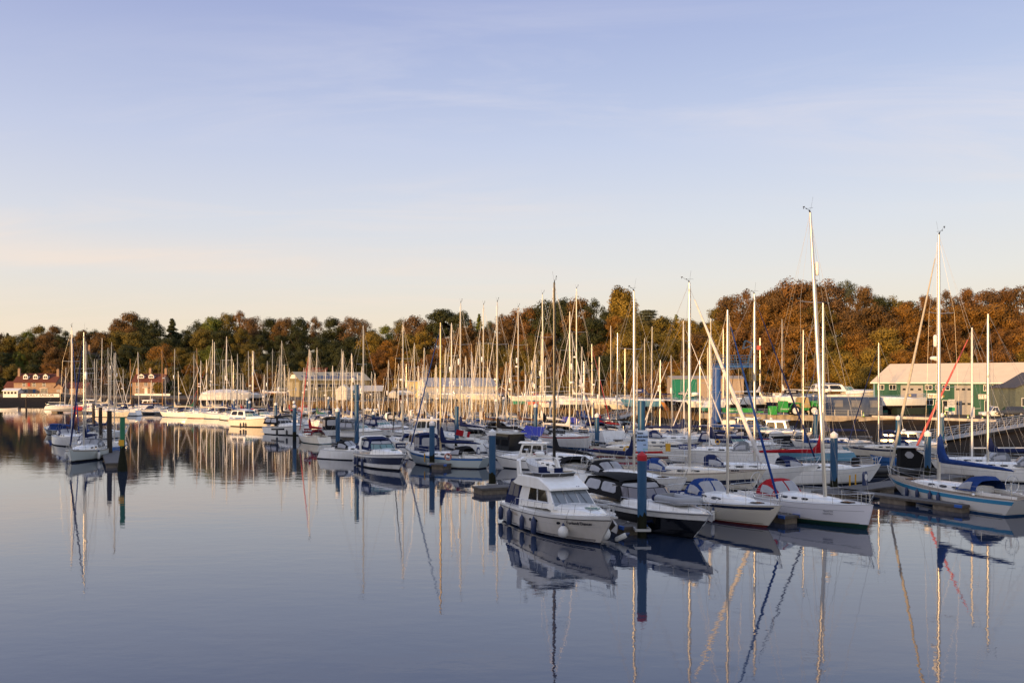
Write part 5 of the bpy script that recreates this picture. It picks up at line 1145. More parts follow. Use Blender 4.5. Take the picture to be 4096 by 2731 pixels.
# --- arched blue hut on the wharf
def nissen(px0, px1, Y, ytop, label):
    x0, x1 = XY(px0, Y), XY(px1, Y-4); R = (ZT(ytop, Y)-2.4); r = thing('arched_hut', (x0, Y, 2.4), atan2(-4, x1-x0), label, 'arched hut'); L = sqrt((x1-x0)**2+16); q = MB()
    ring = lambda x: [(x, R*1.0*cos(pi-pi*k/14)+R, R*sin(pi*k/14)) for k in range(15)]
    q.loft([ring(0), ring(L)], False, True, True); q.build('shell', mat('slate blue hut paint', (.055, .07, .10), .5, var=.35, vscale=.6), r, True)
    for k in range(4): q = MB(); x = 1.6+k*L/4.2; P0 = [(x+dx, R+R*1.012*cos(pi-pi*a), R*1.012*sin(pi*a)) for a in (.14, .22, .30) for dx in (0,)]; P1 = [(x+1.6, p[1], p[2]) for p in P0]; q.loft([P0, P1], False, False, False); q.build('window', mat('hut window', (.16, .15, .13), .3), r)
    q = MB(); q.box((L+.04, R, 1.1), (.06, 1.4, 2.2)); q.build('end_door', mat('grey door', (.2, .2, .2), .6), r)
nissen(3225, 3530, 162, 1587, 'slate blue arched hut on the wharf below the white cruiser')
# --- wharf, beams, quay edge
def wharf():
    r = thing('wharf', (0, 0, 0), 0, 'weathered concrete wharf on piles before the blue arched hut', 'wharf'); a = Vector((*at(2800, 166)[:2], 0)); b = Vector((*at(3445, 152)[:2], 0)); d = b-a; L = d.length; ang = atan2(d.y, d.x); r.location = a; r.rotation_euler = (0, 0, ang)
    q = MB(); q.box((L/2, 4.5, 2.2), (L, 9, .35)); q.build('deck', CONL, r)
    for i in range(4): q = MB(); q.box((L*(i+.5)/4, -.12, 1.95), (L/4-.06, .5, .95)); q.build('fascia_beam', CONL, r)
    for i in range(9): q = MB(); q.box((L*i/8, .6, .3), (.45, .45, 3.4)); q.build('support_pile', WOODD, r)
    q = MB()
    for i in range(14): q.tube((L*i/13, .3, 2.4), (L*i/13, .3, 3.4), .03, None, 5)
    q.path([(0, .3, 3.4), (L, .3, 3.4)], .025, 5); q.path([(0, .3, 2.95), (L, .3, 2.95)], .02, 5); q.build('railing', GALV, r)
wharf()
def beam(pa, pb, label, w_=.5, hgt=.55, m=None, z=2.45):
    a, b = Vector(at(*pa)), Vector(at(*pb)); d = b-a; q = MB(); q.box((d.length/2, 0, 0), (d.length, w_, hgt)); o = q.build('quay_edge_beam', m or mat('pale quay edge', (.55, .50, .43), .7, var=.2), loc=(a.x, a.y, z), rz=atan2(d.y, d.x)); tag(o, label, 'quay edge', 'pale beams along the quay edge')
beam((3490, 149.5), (3985, 134), 'long white quay beam before the green workshop', .4, .4)
beam((2235, 238), (2430, 230), 'pale quay beam above the reeds left of the gangway', .5, .35); beam((2445, 229), (2600, 219), 'pale quay beam behind the middle gangway', .5, .35); beam((2655, 213), (2810, 203), 'pale quay beam under the tarpaulin shelter', .5, .35)
beam((3440, 151), (3585, 147), 'concrete block ledge at the end of the wharf', 1.2, .8, CONL, 2.0)
# --- gangways
def gangway(pa, za, pb, zb2, label, wd=1.5):
    a = Vector((*at(*pa)[:2], za)); b = Vector((*at(*pb)[:2], zb2)); d = b-a; r = thing('gangway', a, atan2(d.y, d.x), label, 'gangway', 'lattice gangways down to the pontoons'); L = sqrt(d.x**2+d.y**2); sl = d.z/L; n = int(L/1.7)
    Z = lambda x: x*sl
    q = MB(); q.loft([[(0, -wd/2, -.12), (0, wd/2, -.12), (0, wd/2, 0), (0, -wd/2, 0)], [(L, -wd/2, Z(L)-.12), (L, wd/2, Z(L)-.12), (L, wd/2, Z(L)), (L, -wd/2, Z(L))]]); q.build('walkway', mat('alloy decking', (.33, .32, .31), .6, var=.2), r)
    for sy in (-wd/2, wd/2):
        q = MB(); q.box((0, 0, 0), (.01, .01, .01)); q.path([(0, sy, -.15), (L, sy, Z(L)-.15)], .10, 4); q.path([(0, sy, 1.15), (L, sy, Z(L)+1.15)], .05, 5); q.path([(0, sy, .6), (L, sy, Z(L)+.6)], .035, 5)
        for k in range(n+1):
            x = L*k/n; q.tube((x, sy, Z(x)-.15), (x, sy, Z(x)+1.15), .035, None, 4)
            if k < n: x2 = L*(k+1)/n; q.tube((x, sy, Z(x)-.1), (x2, sy, Z(x2)+1.1) if k % 2 else (x2, sy, Z(x2)+.6), .028, None, 4)
        q.build('lattice_side', GALV, r)
gangway((3672, 112), .75, (4220, 131), 2.9, 'long lattice gangway sloping up to the right frame edge')
gangway((2395, 166), .6, (2625, 206), 2.5, 'lattice gangway in the middle distance below the blue boat ashore')
# --- blue crane
def crane():
    Y = 163; r = thing('slewing_crane', at(2866, Y, 2.4), 0, 'blue column crane with railed platform beside the tarpaulin shelter', 'crane'); B1 = mat('crane blue', (.03, .11, .36), .45, var=.25, vscale=.7); B2 = mat('crane pale blue', (.04, .10, .20), .6)
    z1 = ZT(1470, Y)-2.4; q = MB(); q.lathe([(.78, -1.5), (.78, 0), (.74, z1), (0, z1)], 24); q.lathe([(.9, z1-4.6), (.9, z1-4.3)], 24); q.build('column', B1, r, True)
    q = MB(); q.box((3.0, 0, z1+.25), (7.2, .9, .5)); q.box((3.0, 0, z1+.7), (6.8, 2.2, .1)); q.build('boom', B1, r)
    q = MB()
    for y in (-1.1, 1.1):
        for k in range(9): q.tube((-.4+.85*k, y, z1+.7), (-.4+.85*k, y, z1+2.2), .035, None, 4)
        for zz_ in (1.2, 1.7, 2.2): q.path([(-.4, y, z1+zz_), (6.4, y, z1+zz_)], .035, 4)
    q.build('platform_rail', B2, r)
    q = MB()
    for y in (-.4, .4):
        q.path([(5.6, y, z1+.7), (6.3, y, z1+3.0), (7.0, y, z1+4.4)], .07, 5); q.path([(4.8, y, z1+3.4), (6.9, y, z1+4.2)], .05, 4); q.path([(5.2, y, z1+4.9), (6.9, y, z1+4.2)], .05, 4); q.path([(4.8, y, z1+3.4), (5.2, y, z1+4.9)], .05, 4)
    for k in range(5): q.tube((5.7+.35*k, -.4, z1+1+.85*k), (5.7+.35*k, .4, z1+1+.85*k), .035, None, 4)
    q.build('lattice_jib', B2, r)
    q = MB(); q.box((7.6, 0, z1+3.6), (.6, .5, .8)); q.build('red_box', mat('faded red box', (.5, .12, .08), .6), r)
    q = MB(); [q.tube((1.2+.35*(k % 2), -.5, k*.0), (1.2+.35*(k % 2), -.5, z1), .03, None, 4) for k in (0, 1)]; [q.tube((1.2, -.5, .4*k), (1.55, -.5, .4*k), .02, None, 4) for k in range(int(z1/.4))]; q.build('ladder', B1, r)
    for sd, x in (('left', 3.6), ('right', 6.0)):
        q = MB(); q.path([(x+1.1*sin(pi*(k/12-.5)), 0, (3.2-1.6*cos(pi*(k/12-.5)))+0) for k in range(13)], .07, 5); q.tube((x-1.1, 0, 3.2), (x-.3, 0, z1+.2), .05, None, 4); q.tube((x+1.1, 0, 3.2), (x+.3, 0, z1+.2), .05, None, 4); q.build('lifting_strop', FAB['black'], r)
crane()
# --- green yard machines
GRN = mat('machine green', (.03, .30, .05), .4, var=.2)
def tractor():
    Y = 157; r = thing('boat_mover', at(3195, Y, 2.42), .05, 'green boat mover with two pale wheels parked on the wharf', 'boat mover'); q = MB()
    q.box((-2.8, 0, 1.5), (1.2, 1.8, 1.9)); q.box((2.9, 0, 1.6), (1.8, 1.8, 1.7)); q.box((0, 0, 1.1), (5, 1.4, .5)); q.box((.2, 0, 1.5), (.9, 1.6, 1.2)); q.build('chassis', GRN, r)
    fr = prism(-.5, 1.8, 1.4, -.1, 1.3, 3.1, .85, .7); q = MB(); fr.add(q); c = q.build('cab', mat('tan cab cover', (.38, .28, .12), .6), r)
    q = MB(); q.path([(-1.9, -1.1, 1.5), (-1.5, -1.1, 2.1), (-.4, -1.1, 2.1), (0, -1.1, 1.5)], .12, 5); q.path([(1.9, -1.1, 1.5), (2.2, -1.1, 2.1), (3.3, -1.1, 2.1), (3.6, -1.1, 1.6)], .12, 5); q.build('mudguard', GRN, r)
    for x in (-1.0, 2.3):
        for y in (-1.0, 1.0):
            w_ = thing_part('wheel', r); w_.location = (x, y, .8); w_.rotation_euler = (radians(90), 0, 0); q = MB(); q.lathe([(0, -.22), (.8, -.22), (.84, 0), (.8, .22), (0, .22)], 24); q.build('tyre', BLK, w_, True); q = MB(); q.lathe([(0, -.26), (.55, -.26), (.55, .26), (0, .26)], 20); q.build('rim', WPT, w_, True)
    text('lettering', 'boatcare', .42, WHT, r, (-2.8, -.95, 1.1), (1, 0, 0), (0, 0, 1))
    r = thing('boat_trailer', at(2955, 160, 2.42), -.05, 'long low green boat trailer lettered boat beside the crane', 'boat trailer'); q = MB(); q.box((0, 0, .75), (5.4, 2.0, .7)); q.box((3.3, 0, .45), (2, .8, .2)); q.build('frame', GRN, r)
    text('lettering', 'boatcare', .5, WHT, r, (-1.0, -1.04, .78), (1, 0, 0), (0, 0, 1))
    q = MB(); q.box((0, 0, 0), (1.3, 1, 1.5)); tag(q.build('shipping_bin', GRN, loc=at(3090, 158, 3.2)), 'green cupboard standing left of the boat mover', 'bin')
tractor()
# ------------------------------------------------------------------ the fleet
def hd(a): return radians(a)
def my(px, top, wl, L, head, um=.58, **k):   # a yacht placed by its mast foot
    g = G(px, wl); a = hd(head); xm = (-L/2+.55)+(L-.55)*um; loc = (g.x-xm*cos(a), g.y-xm*sin(a), 0); lod = k.pop('lod', 1)
    return yacht(loc, a, L, ZT(top, g.y), lod=lod, um=um, **k)
HM = dict(w=GEL, c=CRM, g=GRYH, n=NAVYG, b=BLUG, k=BLKG, r=REDG); HN = dict(w='white', c='cream', g='grey', n='navy', b='blue', k='black', r='red')
CC = dict(n='navy', g='grey', b='blue', k='black', c='cream', w='white', r='red', m='maroon', o='brown', e='green', t='teal', y='bright')
CW = dict(navy='navy', grey='grey', blue='blue', black='black', cream='cream', white='white', red='red', maroon='maroon', brown='brown', green='green', teal='teal', bright='bright blue')
ORD = ['first', 'second', 'third', 'fourth', 'fifth', 'sixth', 'seventh', 'eighth', 'ninth', 'tenth', 'eleventh', 'twelfth', 'thirteenth', 'fourteenth']
# zone; rows of: mast px, masthead row, waterline row, length, heading, hull, hood, cover, furled sail, extra
FLEET = {
 'before the riverside pub': '''
259 1470 1637 9 10 w - - - 
433 1390 1650 11 -8 w g c w
442 1368 1662 12 175 w n n - 
466 1410 1668 10 -20 c - g w
404 1352 1640 12 -5 r - c -
384 1436 1645 9 182 w n - -
495 1475 1652 9 170 w - n w''',
 'before the brick house': '''
524 1435 1645 9 -12 c - c - t
556 1408 1655 10 185 w n n w
650 1396 1652 12 -4 c - - - t
697 1395 1668 10 162 w n c -
717 1485 1655 8 10 w g g w
600 1520 1650 7 12 w - - -
664 1500 1645 8 178 w b n -''',
 'left of the shrink wrapped boat': '''
775 1415 1668 11 -10 w g e w
793 1392 1665 12 12 c - o - t
802 1442 1672 10 174 w n c w
848 1358 1672 11 150 w g c w
843 1425 1655 9 178 w - b -
860 1368 1674 12 155 w g - -
826 1438 1660 10 200 w - c r''',
 'before the shrink wrapped boat': '''
893 1437 1668 10 -15 w b b w
907 1345 1675 13 118 w n n w
928 1421 1680 10 125 w n b - 
932 1451 1668 9 10 w g - -
950 1415 1692 10 112 w - - b
962 1498 1672 8 180 w n r -
972 1494 1678 8 115 w - m -
997 1404 1668 11 -12 w g c w
1012 1404 1672 11 165 w n g -''',
 'left of the olive boat shed': '''
1056 1496 1672 8 118 w b g w
1071 1443 1680 10 160 w n n -
1112 1480 1672 9 170 w g - w
1120 1420 1694 10 118 w n c w
1127 1362 1700 11 118 w g k -
1137 1458 1690 9 -60 w - w - ''',
 'before the olive boat shed gable': '''
1157 1472 1678 9 120 w g r w
1180 1500 1672 8 -14 w n - -
1215 1470 1695 9 112 w g - w
1241 1402 1690 12 116 w k - - 
1232 1462 1676 9 170 c n b -
1267 1390 1706 11 118 w n e w''',
 'before the long side of the olive shed': '''
1303 1476 1680 9 118 w - - -
1332 1462 1694 9 -62 w g n w
1365 1396 1700 11 116 w n n -
1371 1404 1716 11 118 w g g w
1387 1470 1688 9 118 w b b -
1407 1413 1726 10 -60 w n c w
1425 1492 1684 9 165 w g - -
1448 1465 1706 9 118 w n n w''',
 'below the grey roofed store': '''
1488 1486 1694 9 118 w g g -
1500 1490 1712 9 -64 w n c w
1518 1560 1700 8 118 w b - -
1553 1440 1708 10 118 w k k w
1594 1455 1722 9 116 w n n -
1608 1430 1740 10 -62 w g c w''',
 'below the yellow cabin': '''
1633 1520 1694 8 118 w g - -
1657 1371 1716 12 116 w n o w
1661 1456 1706 9 118 w b n -
1674 1462 1728 9 -60 c g g w
1690 1458 1702 9 118 w n - w
1697 1390 1738 11 118 w k k -
1704 1460 1748 9 116 w g c w''',
 'below the left end of the white marquee': '''
1740 1470 1706 9 118 w g n -
1746 1458 1722 9 -62 w b b w
1780 1391 1730 11 118 w n o -
1806 1291 1745 12 117 w g c w
1820 1440 1712 9 118 w n - w''',
 'below the right end of the white marquee': '''
1840 1212 1790 14 118 w g n w d
1854 1468 1716 9 118 w k - -
1866 1424 1736 10 -60 w n o -
1889 1406 1724 10 118 w b g w
1904 1520 1700 8 118 w - - -
1921 1361 1742 12 116 w g c w''',
 'left of the brown shed': '''
1933 1219 1752 14 118 w k o w
1949 1470 1712 9 118 w n - -
1960 1480 1730 9 -64 w g b w
1990 1207 1800 14 118 n g k w d''',
 'below the brown shed': '''
2025 1446 1722 10 118 w n c w
2045 1412 1738 11 117 w g - -
2073 1228 1752 14 118 w g o w
2105 1495 1716 9 118 w b n w
2125 1441 1730 10 -60 w k - -
2145 1416 1740 11 118 w g c w''',
 'left of the black mast': '''
2165 1325 1742 13 117 w n w -
2175 1176 1772 15 118 w g k w d
2182 1430 1722 10 118 w b - -
2234 1455 1730 9 118 w n n w''',
 'right of the black mast': '''
2278 1246 1788 13 -60 w g w w d
2307 1154 1756 16 118 w n n w
2325 1386 1740 12 116 w g b -
2336 1446 1726 10 118 w - b w
2370 1376 1742 12 -60 w n - r
2398 1427 1758 10 118 w k m w''',
 'beyond the sign post pile': '''
2470 1450 1742 10 118 w n g -
2548 1440 1748 9 118 w g o w
2605 1306 1756 13 0 w k k -
2640 1440 1776 9 118 w n - w''',
 'right of the sign post pile': '''
2690 1420 1782 11 160 w k n w
2737 1282 1800 13 -12 w n n w d
2800 1440 1768 10 118 w g - -
2845 1272 1790 13 172 w g b w''',
}
EXTRA = {'t': dict(mastm='TIMB'), 'd': {}}
R2 = random.Random(3)
for zone, rows in FLEET.items():
    L_ = sorted([r.split() for r in rows.strip().split('\n')], key=lambda r: int(r[0])); n = len(L_)
    for i, r in enumerate(L_):
        px, top, wl = int(r[0]), int(r[1]), int(r[2]); L, head = float(r[3]), float(r[4])+R2.uniform(-3, 3); hn, ho, co, ji = r[5:9]; ex = r[9] if len(r) > 9 else ''
        Y = 30600/(wl-1520); lod = 0 if Y < 100 else 1 if Y < 165 else 2
        bits = [HN[hn]+' hulled' if hn not in 'w' else 'white', 'yacht']
        if ex == 't': bits[1] = 'wooden masted yacht'
        w1 = (' with '+CW[CC[co]]+' sail cover') if co != '-' else (' with '+CW[CC[ho]]+' sprayhood' if ho != '-' else ' with bare boom')
        lab = ' '.join(bits)+w1+', '+ORD[i]+' mast from left '+zone
        if len(lab.split()) > 16: lab = ' '.join(bits[:2])+', '+ORD[i]+' mast from left '+zone
        rad = R2.choice([None, None, .42, .5]); ref = R2.choice([None, .55, .45, .62, None])
        my(px, top, wl, L, head, lod=lod, hullm=HM[hn], hoodc=CC.get(ho) if ho != 'g' else R2.choice(['grey', 'black', 'black']), cover=CC.get(co), jib=FAB[CC[ji]] if ji != '-' else None, mastm=TIMB if ex == 't' else R2.choice([ALU, ALU, WMST]), label=lab, radome=rad, reflector=ref, spreaders=1 if L < 10 else 2,
           stripe=R2.choice([NAVYG, BLUG, None, REDG, NAVYG, None]), anti=R2.choice([ANTF, ANTR, ANTB, ANTF]), frac=R2.choice([1, 1, .9]), mr=.078 if lod else None, cloth=R2.choice(['navy', 'blue', 'black', None, None]) if lod < 2 else None, lean=R2.uniform(-.35, .35))
# --- left trot: the group of moored yachts by the timber piles
LT = 'yachts on the left trot by the timber piles'
gA = G(338, 1838)
yacht((gA.x, gA.y+.5, 0), hd(-84), 9.6, 13.6, hullm=mat('pale green white gelcoat', (.60, .63, .58), .25, coat=.3), boot=ANTF, stripe=TEAK, stripe_f=(.90, .95), lod=0, hoodc='grey', cover='navy', jib=FAB['navy'], label='white yacht facing the camera, nearest boat of the left trot', group=LT, cab=(.30, .74, .5), B=3.35, tw=.7, jibr=.09, teak=False, reflector=.62, coverlen=.8, fb=(1.35, 1.05, 1.05), um=.56)
my(343, 1366, 1812, 10, -70, lod=1, hoodc='navy', cover='blue', jib=None, label='white yacht with navy hood just behind the nearest left trot boat', group=LT, mastm=ALU, radome=None)
my(287, 1308, 1782, 10.5, -52, lod=1, hoodc='navy', cover='bright', jib=FAB['bright'], label='white yacht with navy fender, left edge of the left trot', group=LT, mastm=WMST)
my(457, 1411, 1808, 8.5, 100, lod=1, hullm=BLUG, hoodc=None, cover=None, jib=None, label='bright blue hulled yacht beside the leaning timber piles', group=LT)
my(436, 1450, 1752, 8, 60, lod=1, hoodc='grey', cover='navy', label='small white yacht beyond the blue hulled one on the trot', group=LT)
my(378, 1436, 1722, 9, 100, lod=1, hullm=NAVYG, hoodc='navy', cover='navy', label='dark hulled yacht half hidden behind the timber piles', group=LT)
g = G(226, 1738); rb = pilot((g.x, g.y, 0), hd(150), 6.5, hullm=BLKG, label='black workboat under a blue tarpaulin, far left of the trot', roofm=FAB['bright'], wallm=FAB['bright'], zt=1.2, mastpole=False, glassm=FAB['bright'], group='small boats', cat='workboat')
pontoon(at(438, 104)[:2], G(462, 1850, .5)[:2], 1.7, 'short timber edged pontoon at the near end of the left trot', floats=3, corner=False)
for px, py, yt, r_, lab in ((438, 1828, 1643, .27, 'nearest timber pile of the trot with a bird perch top'), (402, 1772, 1628, .30, 'timber pile behind the yachts, second from the green post'), (374, 1742, 1603, .22, 'thin tall timber pile deepest in the left trot')): pile(px, py, yt, lab, 'timber', r_, False, 'timber piles of the left trot')
pile(490, 1884, 1668, 'green topped channel post beside the trot pontoon', 'green', .22, False, weed=2.35)
gp = G(490, 1884); q = MB(); q.cur = 0; q.lathe([(.50, -1), (.44, .4), (.36, 1.0), (.26, 1.6), (.22, 2.0)], 12, (gp.x, gp.y, 0)); tag(q.build('weed_collar', WEED, smooth=True), 'thick dark weed growth round the foot of the green post', 'weed growth')
q = MB(); q.box((0, 0, 0), (.5, .05, .55)); q.box((0, 0, .0), (.02, .02, .02)); nb = q.build('yellow_notice', YEL, loc=(gp.x, gp.y-.26, ZT(1770, gp.y))); tag(nb, 'small yellow notice on the green channel post', 'sign')
for px, py, yt, lab in ((532, 1655, 1588, 'dark timber post before the brick house'), (105, 1632, 1590, 'red topped post below the pub board')): pile(px, py, yt, lab, 'timber', .3, False, 'far mooring posts')
# --- blue piles with white caps: px, waterline row, top row, radius
PP = [(1100, 1690, 1592, .30, 'blue pile nearest the shrink wrapped boat'), (988, 1678, 1591, .30, 'left of two paired blue piles by the cruiser'), (998, 1690, 1602, .28, 'right of two paired blue piles by the cruiser'), (936, 1672, 1594, .26, 'thin blue pile under the square trot sign'),
      (1103, 1704, 1609, .34, 'blue pile between the cream cruiser and black hooded cruiser'), (1176, 1690, 1602, .36, 'rear of two overlapping blue piles below the shed gable'), (1178, 1760, 1616, .42, 'front of two overlapping blue piles below the shed gable'), (1314, 1680, 1586, .30, 'small blue pile before the olive shed wall'),
      (1351, 1806, 1629, .40, 'blue pile left of the AMELIA DORCAS cabin boat'), (1494, 1720, 1645, .42, 'blue pile above the navy canopied cruiser'), (1728, 1872, 1681, .40, 'blue pile in front of the double ended yacht'), (1608, 1716, 1600, .26, 'slim blue pile below the yellow cabin'), (1763, 1690, 1578, .28, 'distant blue pile left under the marquee'), (1878, 1690, 1582, .28, 'distant blue pile right under the marquee'),
      (1984, 1704, 1594, .40, 'blue pile below the brown shed'), (2014, 1694, 1585, .28, 'slim blue pile right below the brown shed'), (2142, 1776, 1613, .36, 'blue pile left of the black mast'), (2202, 1700, 1593, .30, 'distant blue pile behind the black mast'),
      (1969, 1960, 1715, .47, 'large blue pile behind the flybridge cruiser'), (2388, 1808, 1651, .42, 'blue pile beside the maroon sail cover'), (2372, 1706, 1599, .30, 'blue pile at the foot of the middle gangway'),
      (3336, 1974, 1724, .46, 'large blue pile behind the white racing yacht'), (3262, 1790, 1640, .42, 'blue pile below the arched hut'), (3593, 1834, 1660, .42, 'blue pile above the black rigid inflatable'), (3711, 1925, 1720, .46, 'large blue pile behind the blue striped yacht'), (3768, 1800, 1650, .3, 'thin blue pile behind the tall right mast')]
PP = [p for p in PP if p[0] not in (1100,)]
for px, py, yt, r_, lab in PP: pile(px, py, yt, lab, 'blue', r_)
for px, py, yt, r_, lab in ((1427, 1812, 1538, .26, 'tall capless blue pile before the cream shroud'), (1827, 1800, 1625, .42, 'tall capless blue pile in the middle of the marina')): pile(px, py, yt, lab, 'blue', r_, False)
pile(2568, 2150, 1804, 'red capped blue pile between the two front cruisers', 'blue', .335, True, capm=PRED)
gq = G(2566, 1900); pile(2566, 1905, 1604, 'tall blue post carrying the vessels leaving notice', 'blue', .25, False, Y=62)
sg = thing('warning_sign', (XY(2569, 61.6), 61.6, ZT(1762, 61.6)), 0, 'pale blue notice reading Beware vessels leaving the marina', 'sign'); q = MB(); w_, h_ = 44/F*61.6, 84/F*61.6; q.box((0, 0, 0), (w_, .04, h_)); q.build('panel', mat('pale blue sign', (.36, .50, .72), .5), sg)
for i, t_ in enumerate(('Beware', 'vessels leaving', 'the marina')): text('lettering', t_, .215, INK, sg, (-w_*.46, -.035, h_*(.36-.165*i)), (1, 0, 0), (0, 0, 1), align='LEFT', wide=.60, bold=.004)
text('lettering', 'Premier', .11, mat('bright green sign', (.03, .38, .12), .5), sg, (w_*.3, -.035, -h_*.40), (1, 0, 0), (0, 0, 1)); q = MB(); q.box((w_*.22, -.03, -h_*.19), (w_*.25, .02, .05)); q.build('pictogram', INK, sg)
# --- motor boats in the middle distance
def mb_(kind, px, wl, L, head, label, **k):
    g = G(px, wl); f = sport if kind == 's' else pilot; return f((g.x, g.y, 0), hd(head), L, label=label, **k)
mb_('s', 1012, 1706, 10.5, -35, 'cream hard topped cruiser with three dark fenders, left edge of the marina', can='hard', canz=1.15, hullm=CRM, lod=1, arch=False, name='hardtop_cruiser')
hg = G(1005, 1703)
mb_('s', 1146, 1738, 9.6, -42, 'white cruiser with black canopy and dark hull window strip', can='black', strip_win=(.60, .82, .30, .66), glass=GLS, arch=False)
mb_('s', 1062, 1690, 9, -50, 'cruiser with grey hood behind the cream hardtop cruiser', can='black', canz=.9)
mb_('p', 1310, 1738, 8.5, 112, 'white cruiser seen from astern with tall black cockpit tent', awning='black', wallm=GEL)
mb_('p', 1402, 1738, 7.5, -40, 'small cabin boat with navy dodger lettered AMELIA DORCAS', hullm=CRM, zt=2.0)
mb_('s', 1296, 1692, 9.5, -100, 'cruiser with lit white bow before the olive shed wall', can='black')
mb_('s', 1450, 1760, 9, -40, 'white cruiser behind AMELIA DORCAS with grey canopy', can='grey', arch=False)
mb_('s', 1540, 1742, 9, -46, 'low white sports boat with red line above navy canopied cruiser', can='navy', stripe=REDG, arch=False)
mb_('s', 1610, 1722, 10, -50, 'cruiser with black arch canopy and green glass below yellow cabin', can='black', lower=BLKG, split=(.25, .62))
mb_('p', 1690, 1768, 9.5, -168, 'white motor sailer with square ports and navy cockpit tent', awning='navy', lower=NAVYG)
mb_('p', 1680, 1832, 8.5, 110, 'white fishing cruiser with boarding ladder left of large blue pile', awning='navy')
mb_('p', 2030, 1836, 8.6, 128, 'white pilothouse cruiser with cream roof and twin black outboards', roofm=mat('cream roof cover', (.45, .43, .38), .6), wallm=GLS, engines=2, lod=0, stripe=None)
mb_('p', 2122, 1874, 7.2, 172-8, 'white pilothouse boat with dark wraparound windows and white roof', lod=0, zt=2.1)
mb_('s', 2960, 1828, 9.6, -38, 'white cruiser with navy canopy and green glass below the crane', can='navy')
mb_('s', 3060, 1768, 9, -40, 'black hulled sports boat behind the navy canopied cruiser', can='grey', lower=BLKG, split=(.18, .7), arch=False)
mb_('p', 3120, 1764, 8.8, -28, 'black hulled pilothouse boat moored before the wharf', lower=BLKG)
mb_('p', 3650, 1812, 7.5, -30, 'small white cabin boat beyond the black rigid inflatable', awning='navy')
mb_('s', 1800, 1708, 9, -60, 'distant cruiser with grey hood below the white marquee', can='grey'); mb_('s', 1930, 1712, 9, -64, 'distant low cruiser left of the brown shed', can='grey', arch=False); mb_('s', 1230, 1672, 9, -60, 'distant cruiser below the shed gable with red cover', can='red', arch=False)
mb_('s', 1700, 1704, 10, -55, 'distant cruiser under pale grey canopy left of the blue genoa', can='cream'); mb_('p', 1490, 1690, 8, 10, 'distant cabin boat with cream cabin below the grey store', wallm=CRM); mb_('s', 2060, 1716, 9, -60, 'distant white cruiser right of the capless blue pile', can='grey', arch=False)
mb_('p', 590, 1642, 9, 180, 'distant motor boat with white arch before the brick house'); mb_('p', 365, 1640, 9, 10, 'distant red launch right of the pub', hullm=REDG)
mb_('s', 1000, 1668, 9, -20, 'distant low cruiser with pale canopy left of the shed', can='cream'); mb_('p', 3005, 1752, 9, -30, 'grey tented cruiser under the crane', awning='grey')
mb_('p', 2455, 1742, 7.5, 5, 'distant cabin boat left of the sign post', awning='grey'); mb_('s', 2500, 1736, 9, 20, 'distant white cruiser behind the sign post', can='grey', arch=False)
# --- named yachts of the middle rows
g1 = G(1450, 1838)
my(1453, 1301, 1838, 9.2, -26, lod=1, hoodc='black', cover=None, label='white yacht half hidden behind the navy hulled cruiser', group='yachts', um=.56, boom=False, mastm=ALU)
my(1237, 1396, 1768, 8.2, 128, lod=1, hullm=CRM, hoodc='maroon', cover='red', jib=FAB['pink'], label='cream yacht with red sail cover and pink furled sail', group='yachts', anti=ANTG, mastm=WMST, jibr=.07)
my(1755, 1290, 1862, 9.8, 146, lod=0, hullm=mat('pale grey green hull', (.50, .56, .54), .25, coat=.3), stripe=BLUG, stripe_f=(.80, .98), hoodc='black', cover='navy', jib=FAB['blue'], label='double ended white yacht with blue stripe behind the blue pile', group='yachts', mastm=mat('gold anodised mast', (.42, .33, .20), .35, .5), tw=.45, ts=-.6, jibr=.06, collar=1.5, mr=.10, coverlen=.85)
my(1612, 1286, 1798, 10.5, 116, lod=1, hoodc='navy', cover=None, jib=FAB['black'], label='yacht with black furled sail and navy BERKELEY dodger', group='yachts', mastm=ALU, radome=.5)
my(2217, 1130, 1925, 13, 114, lod=0, hoodc='black', cover='black', label='yacht with tall black carbon mast behind the flybridge cruiser', group='yachts', mastm=BLKM, mr=.13, reflector=None, wheel=True)
my(2308, 1165, 1885, 11, -42, lod=0, hullm=mat('warm cream hull', (.66, .61, .51), .25, coat=.4), stripe=None, hoodc=None, cover=None, label='cream bowed yacht with anchor cover right of the black mast', group='yachts', boom=False, rigged=False, anti=ANTF)
my(2480, 1840, 1826, 8.6, 176, lod=0, hullm=CRM, stripe=REDG, stripe_f=(.55, .8), hoodc=None, cover=None, rigged=False, label='small white yacht with red side stripe left of the sign', group='yachts', anti=ANTR)
my(2536, 1165, 1975, 12.2, -52, lod=0, hoodc='black', cover='navy', jib=None, label='white yacht directly behind the black hulled sports cruiser', group='yachts', um=.56, mr=.10, coverlen=.9, boom_dir=0, collar=1.2, wheel=True, boomz=1.25, windows=2)
my(2655, 1846, 1818, 11, -14, lod=0, hullm=CRM, stripe=NAVYG, stripe_f=(.56, .97), hoodc='black', cover=None, rigged=False, label='centre cockpit yacht with broad navy topside stripe', group='yachts', cab=(.34, .74, .55), tw=.5, ts=-.5)
my(2838, 1330, 1852, 12, 168, lod=0, hoodc='grey', cover='navy', label='white yacht with navy WESTWIND dodger', group='yachts', windows=3, mastm=WMST)
my(2758, 1130, 1955, 12.5, -17, lod=0, hullm=CRM, stripe=NAVYG, stripe_f=(.38, .62), hoodc='blue', cover=None, jib=FAB['white'], label='long cream ketch style yacht with royal blue hood and white furled sail', group='yachts', mr=.12, teak=True, um=.52, radome=.40, jibr=.14, wheel=True)
my(3018, 1176, 1935, 12.5, -12, lod=0, hoodc='navy', cover=None, label='white yacht with blue windbreak and radar pole behind EMMA JANE', group='yachts', mr=.10, jib=FAB['navy'], jibr=.065, wheel=True)
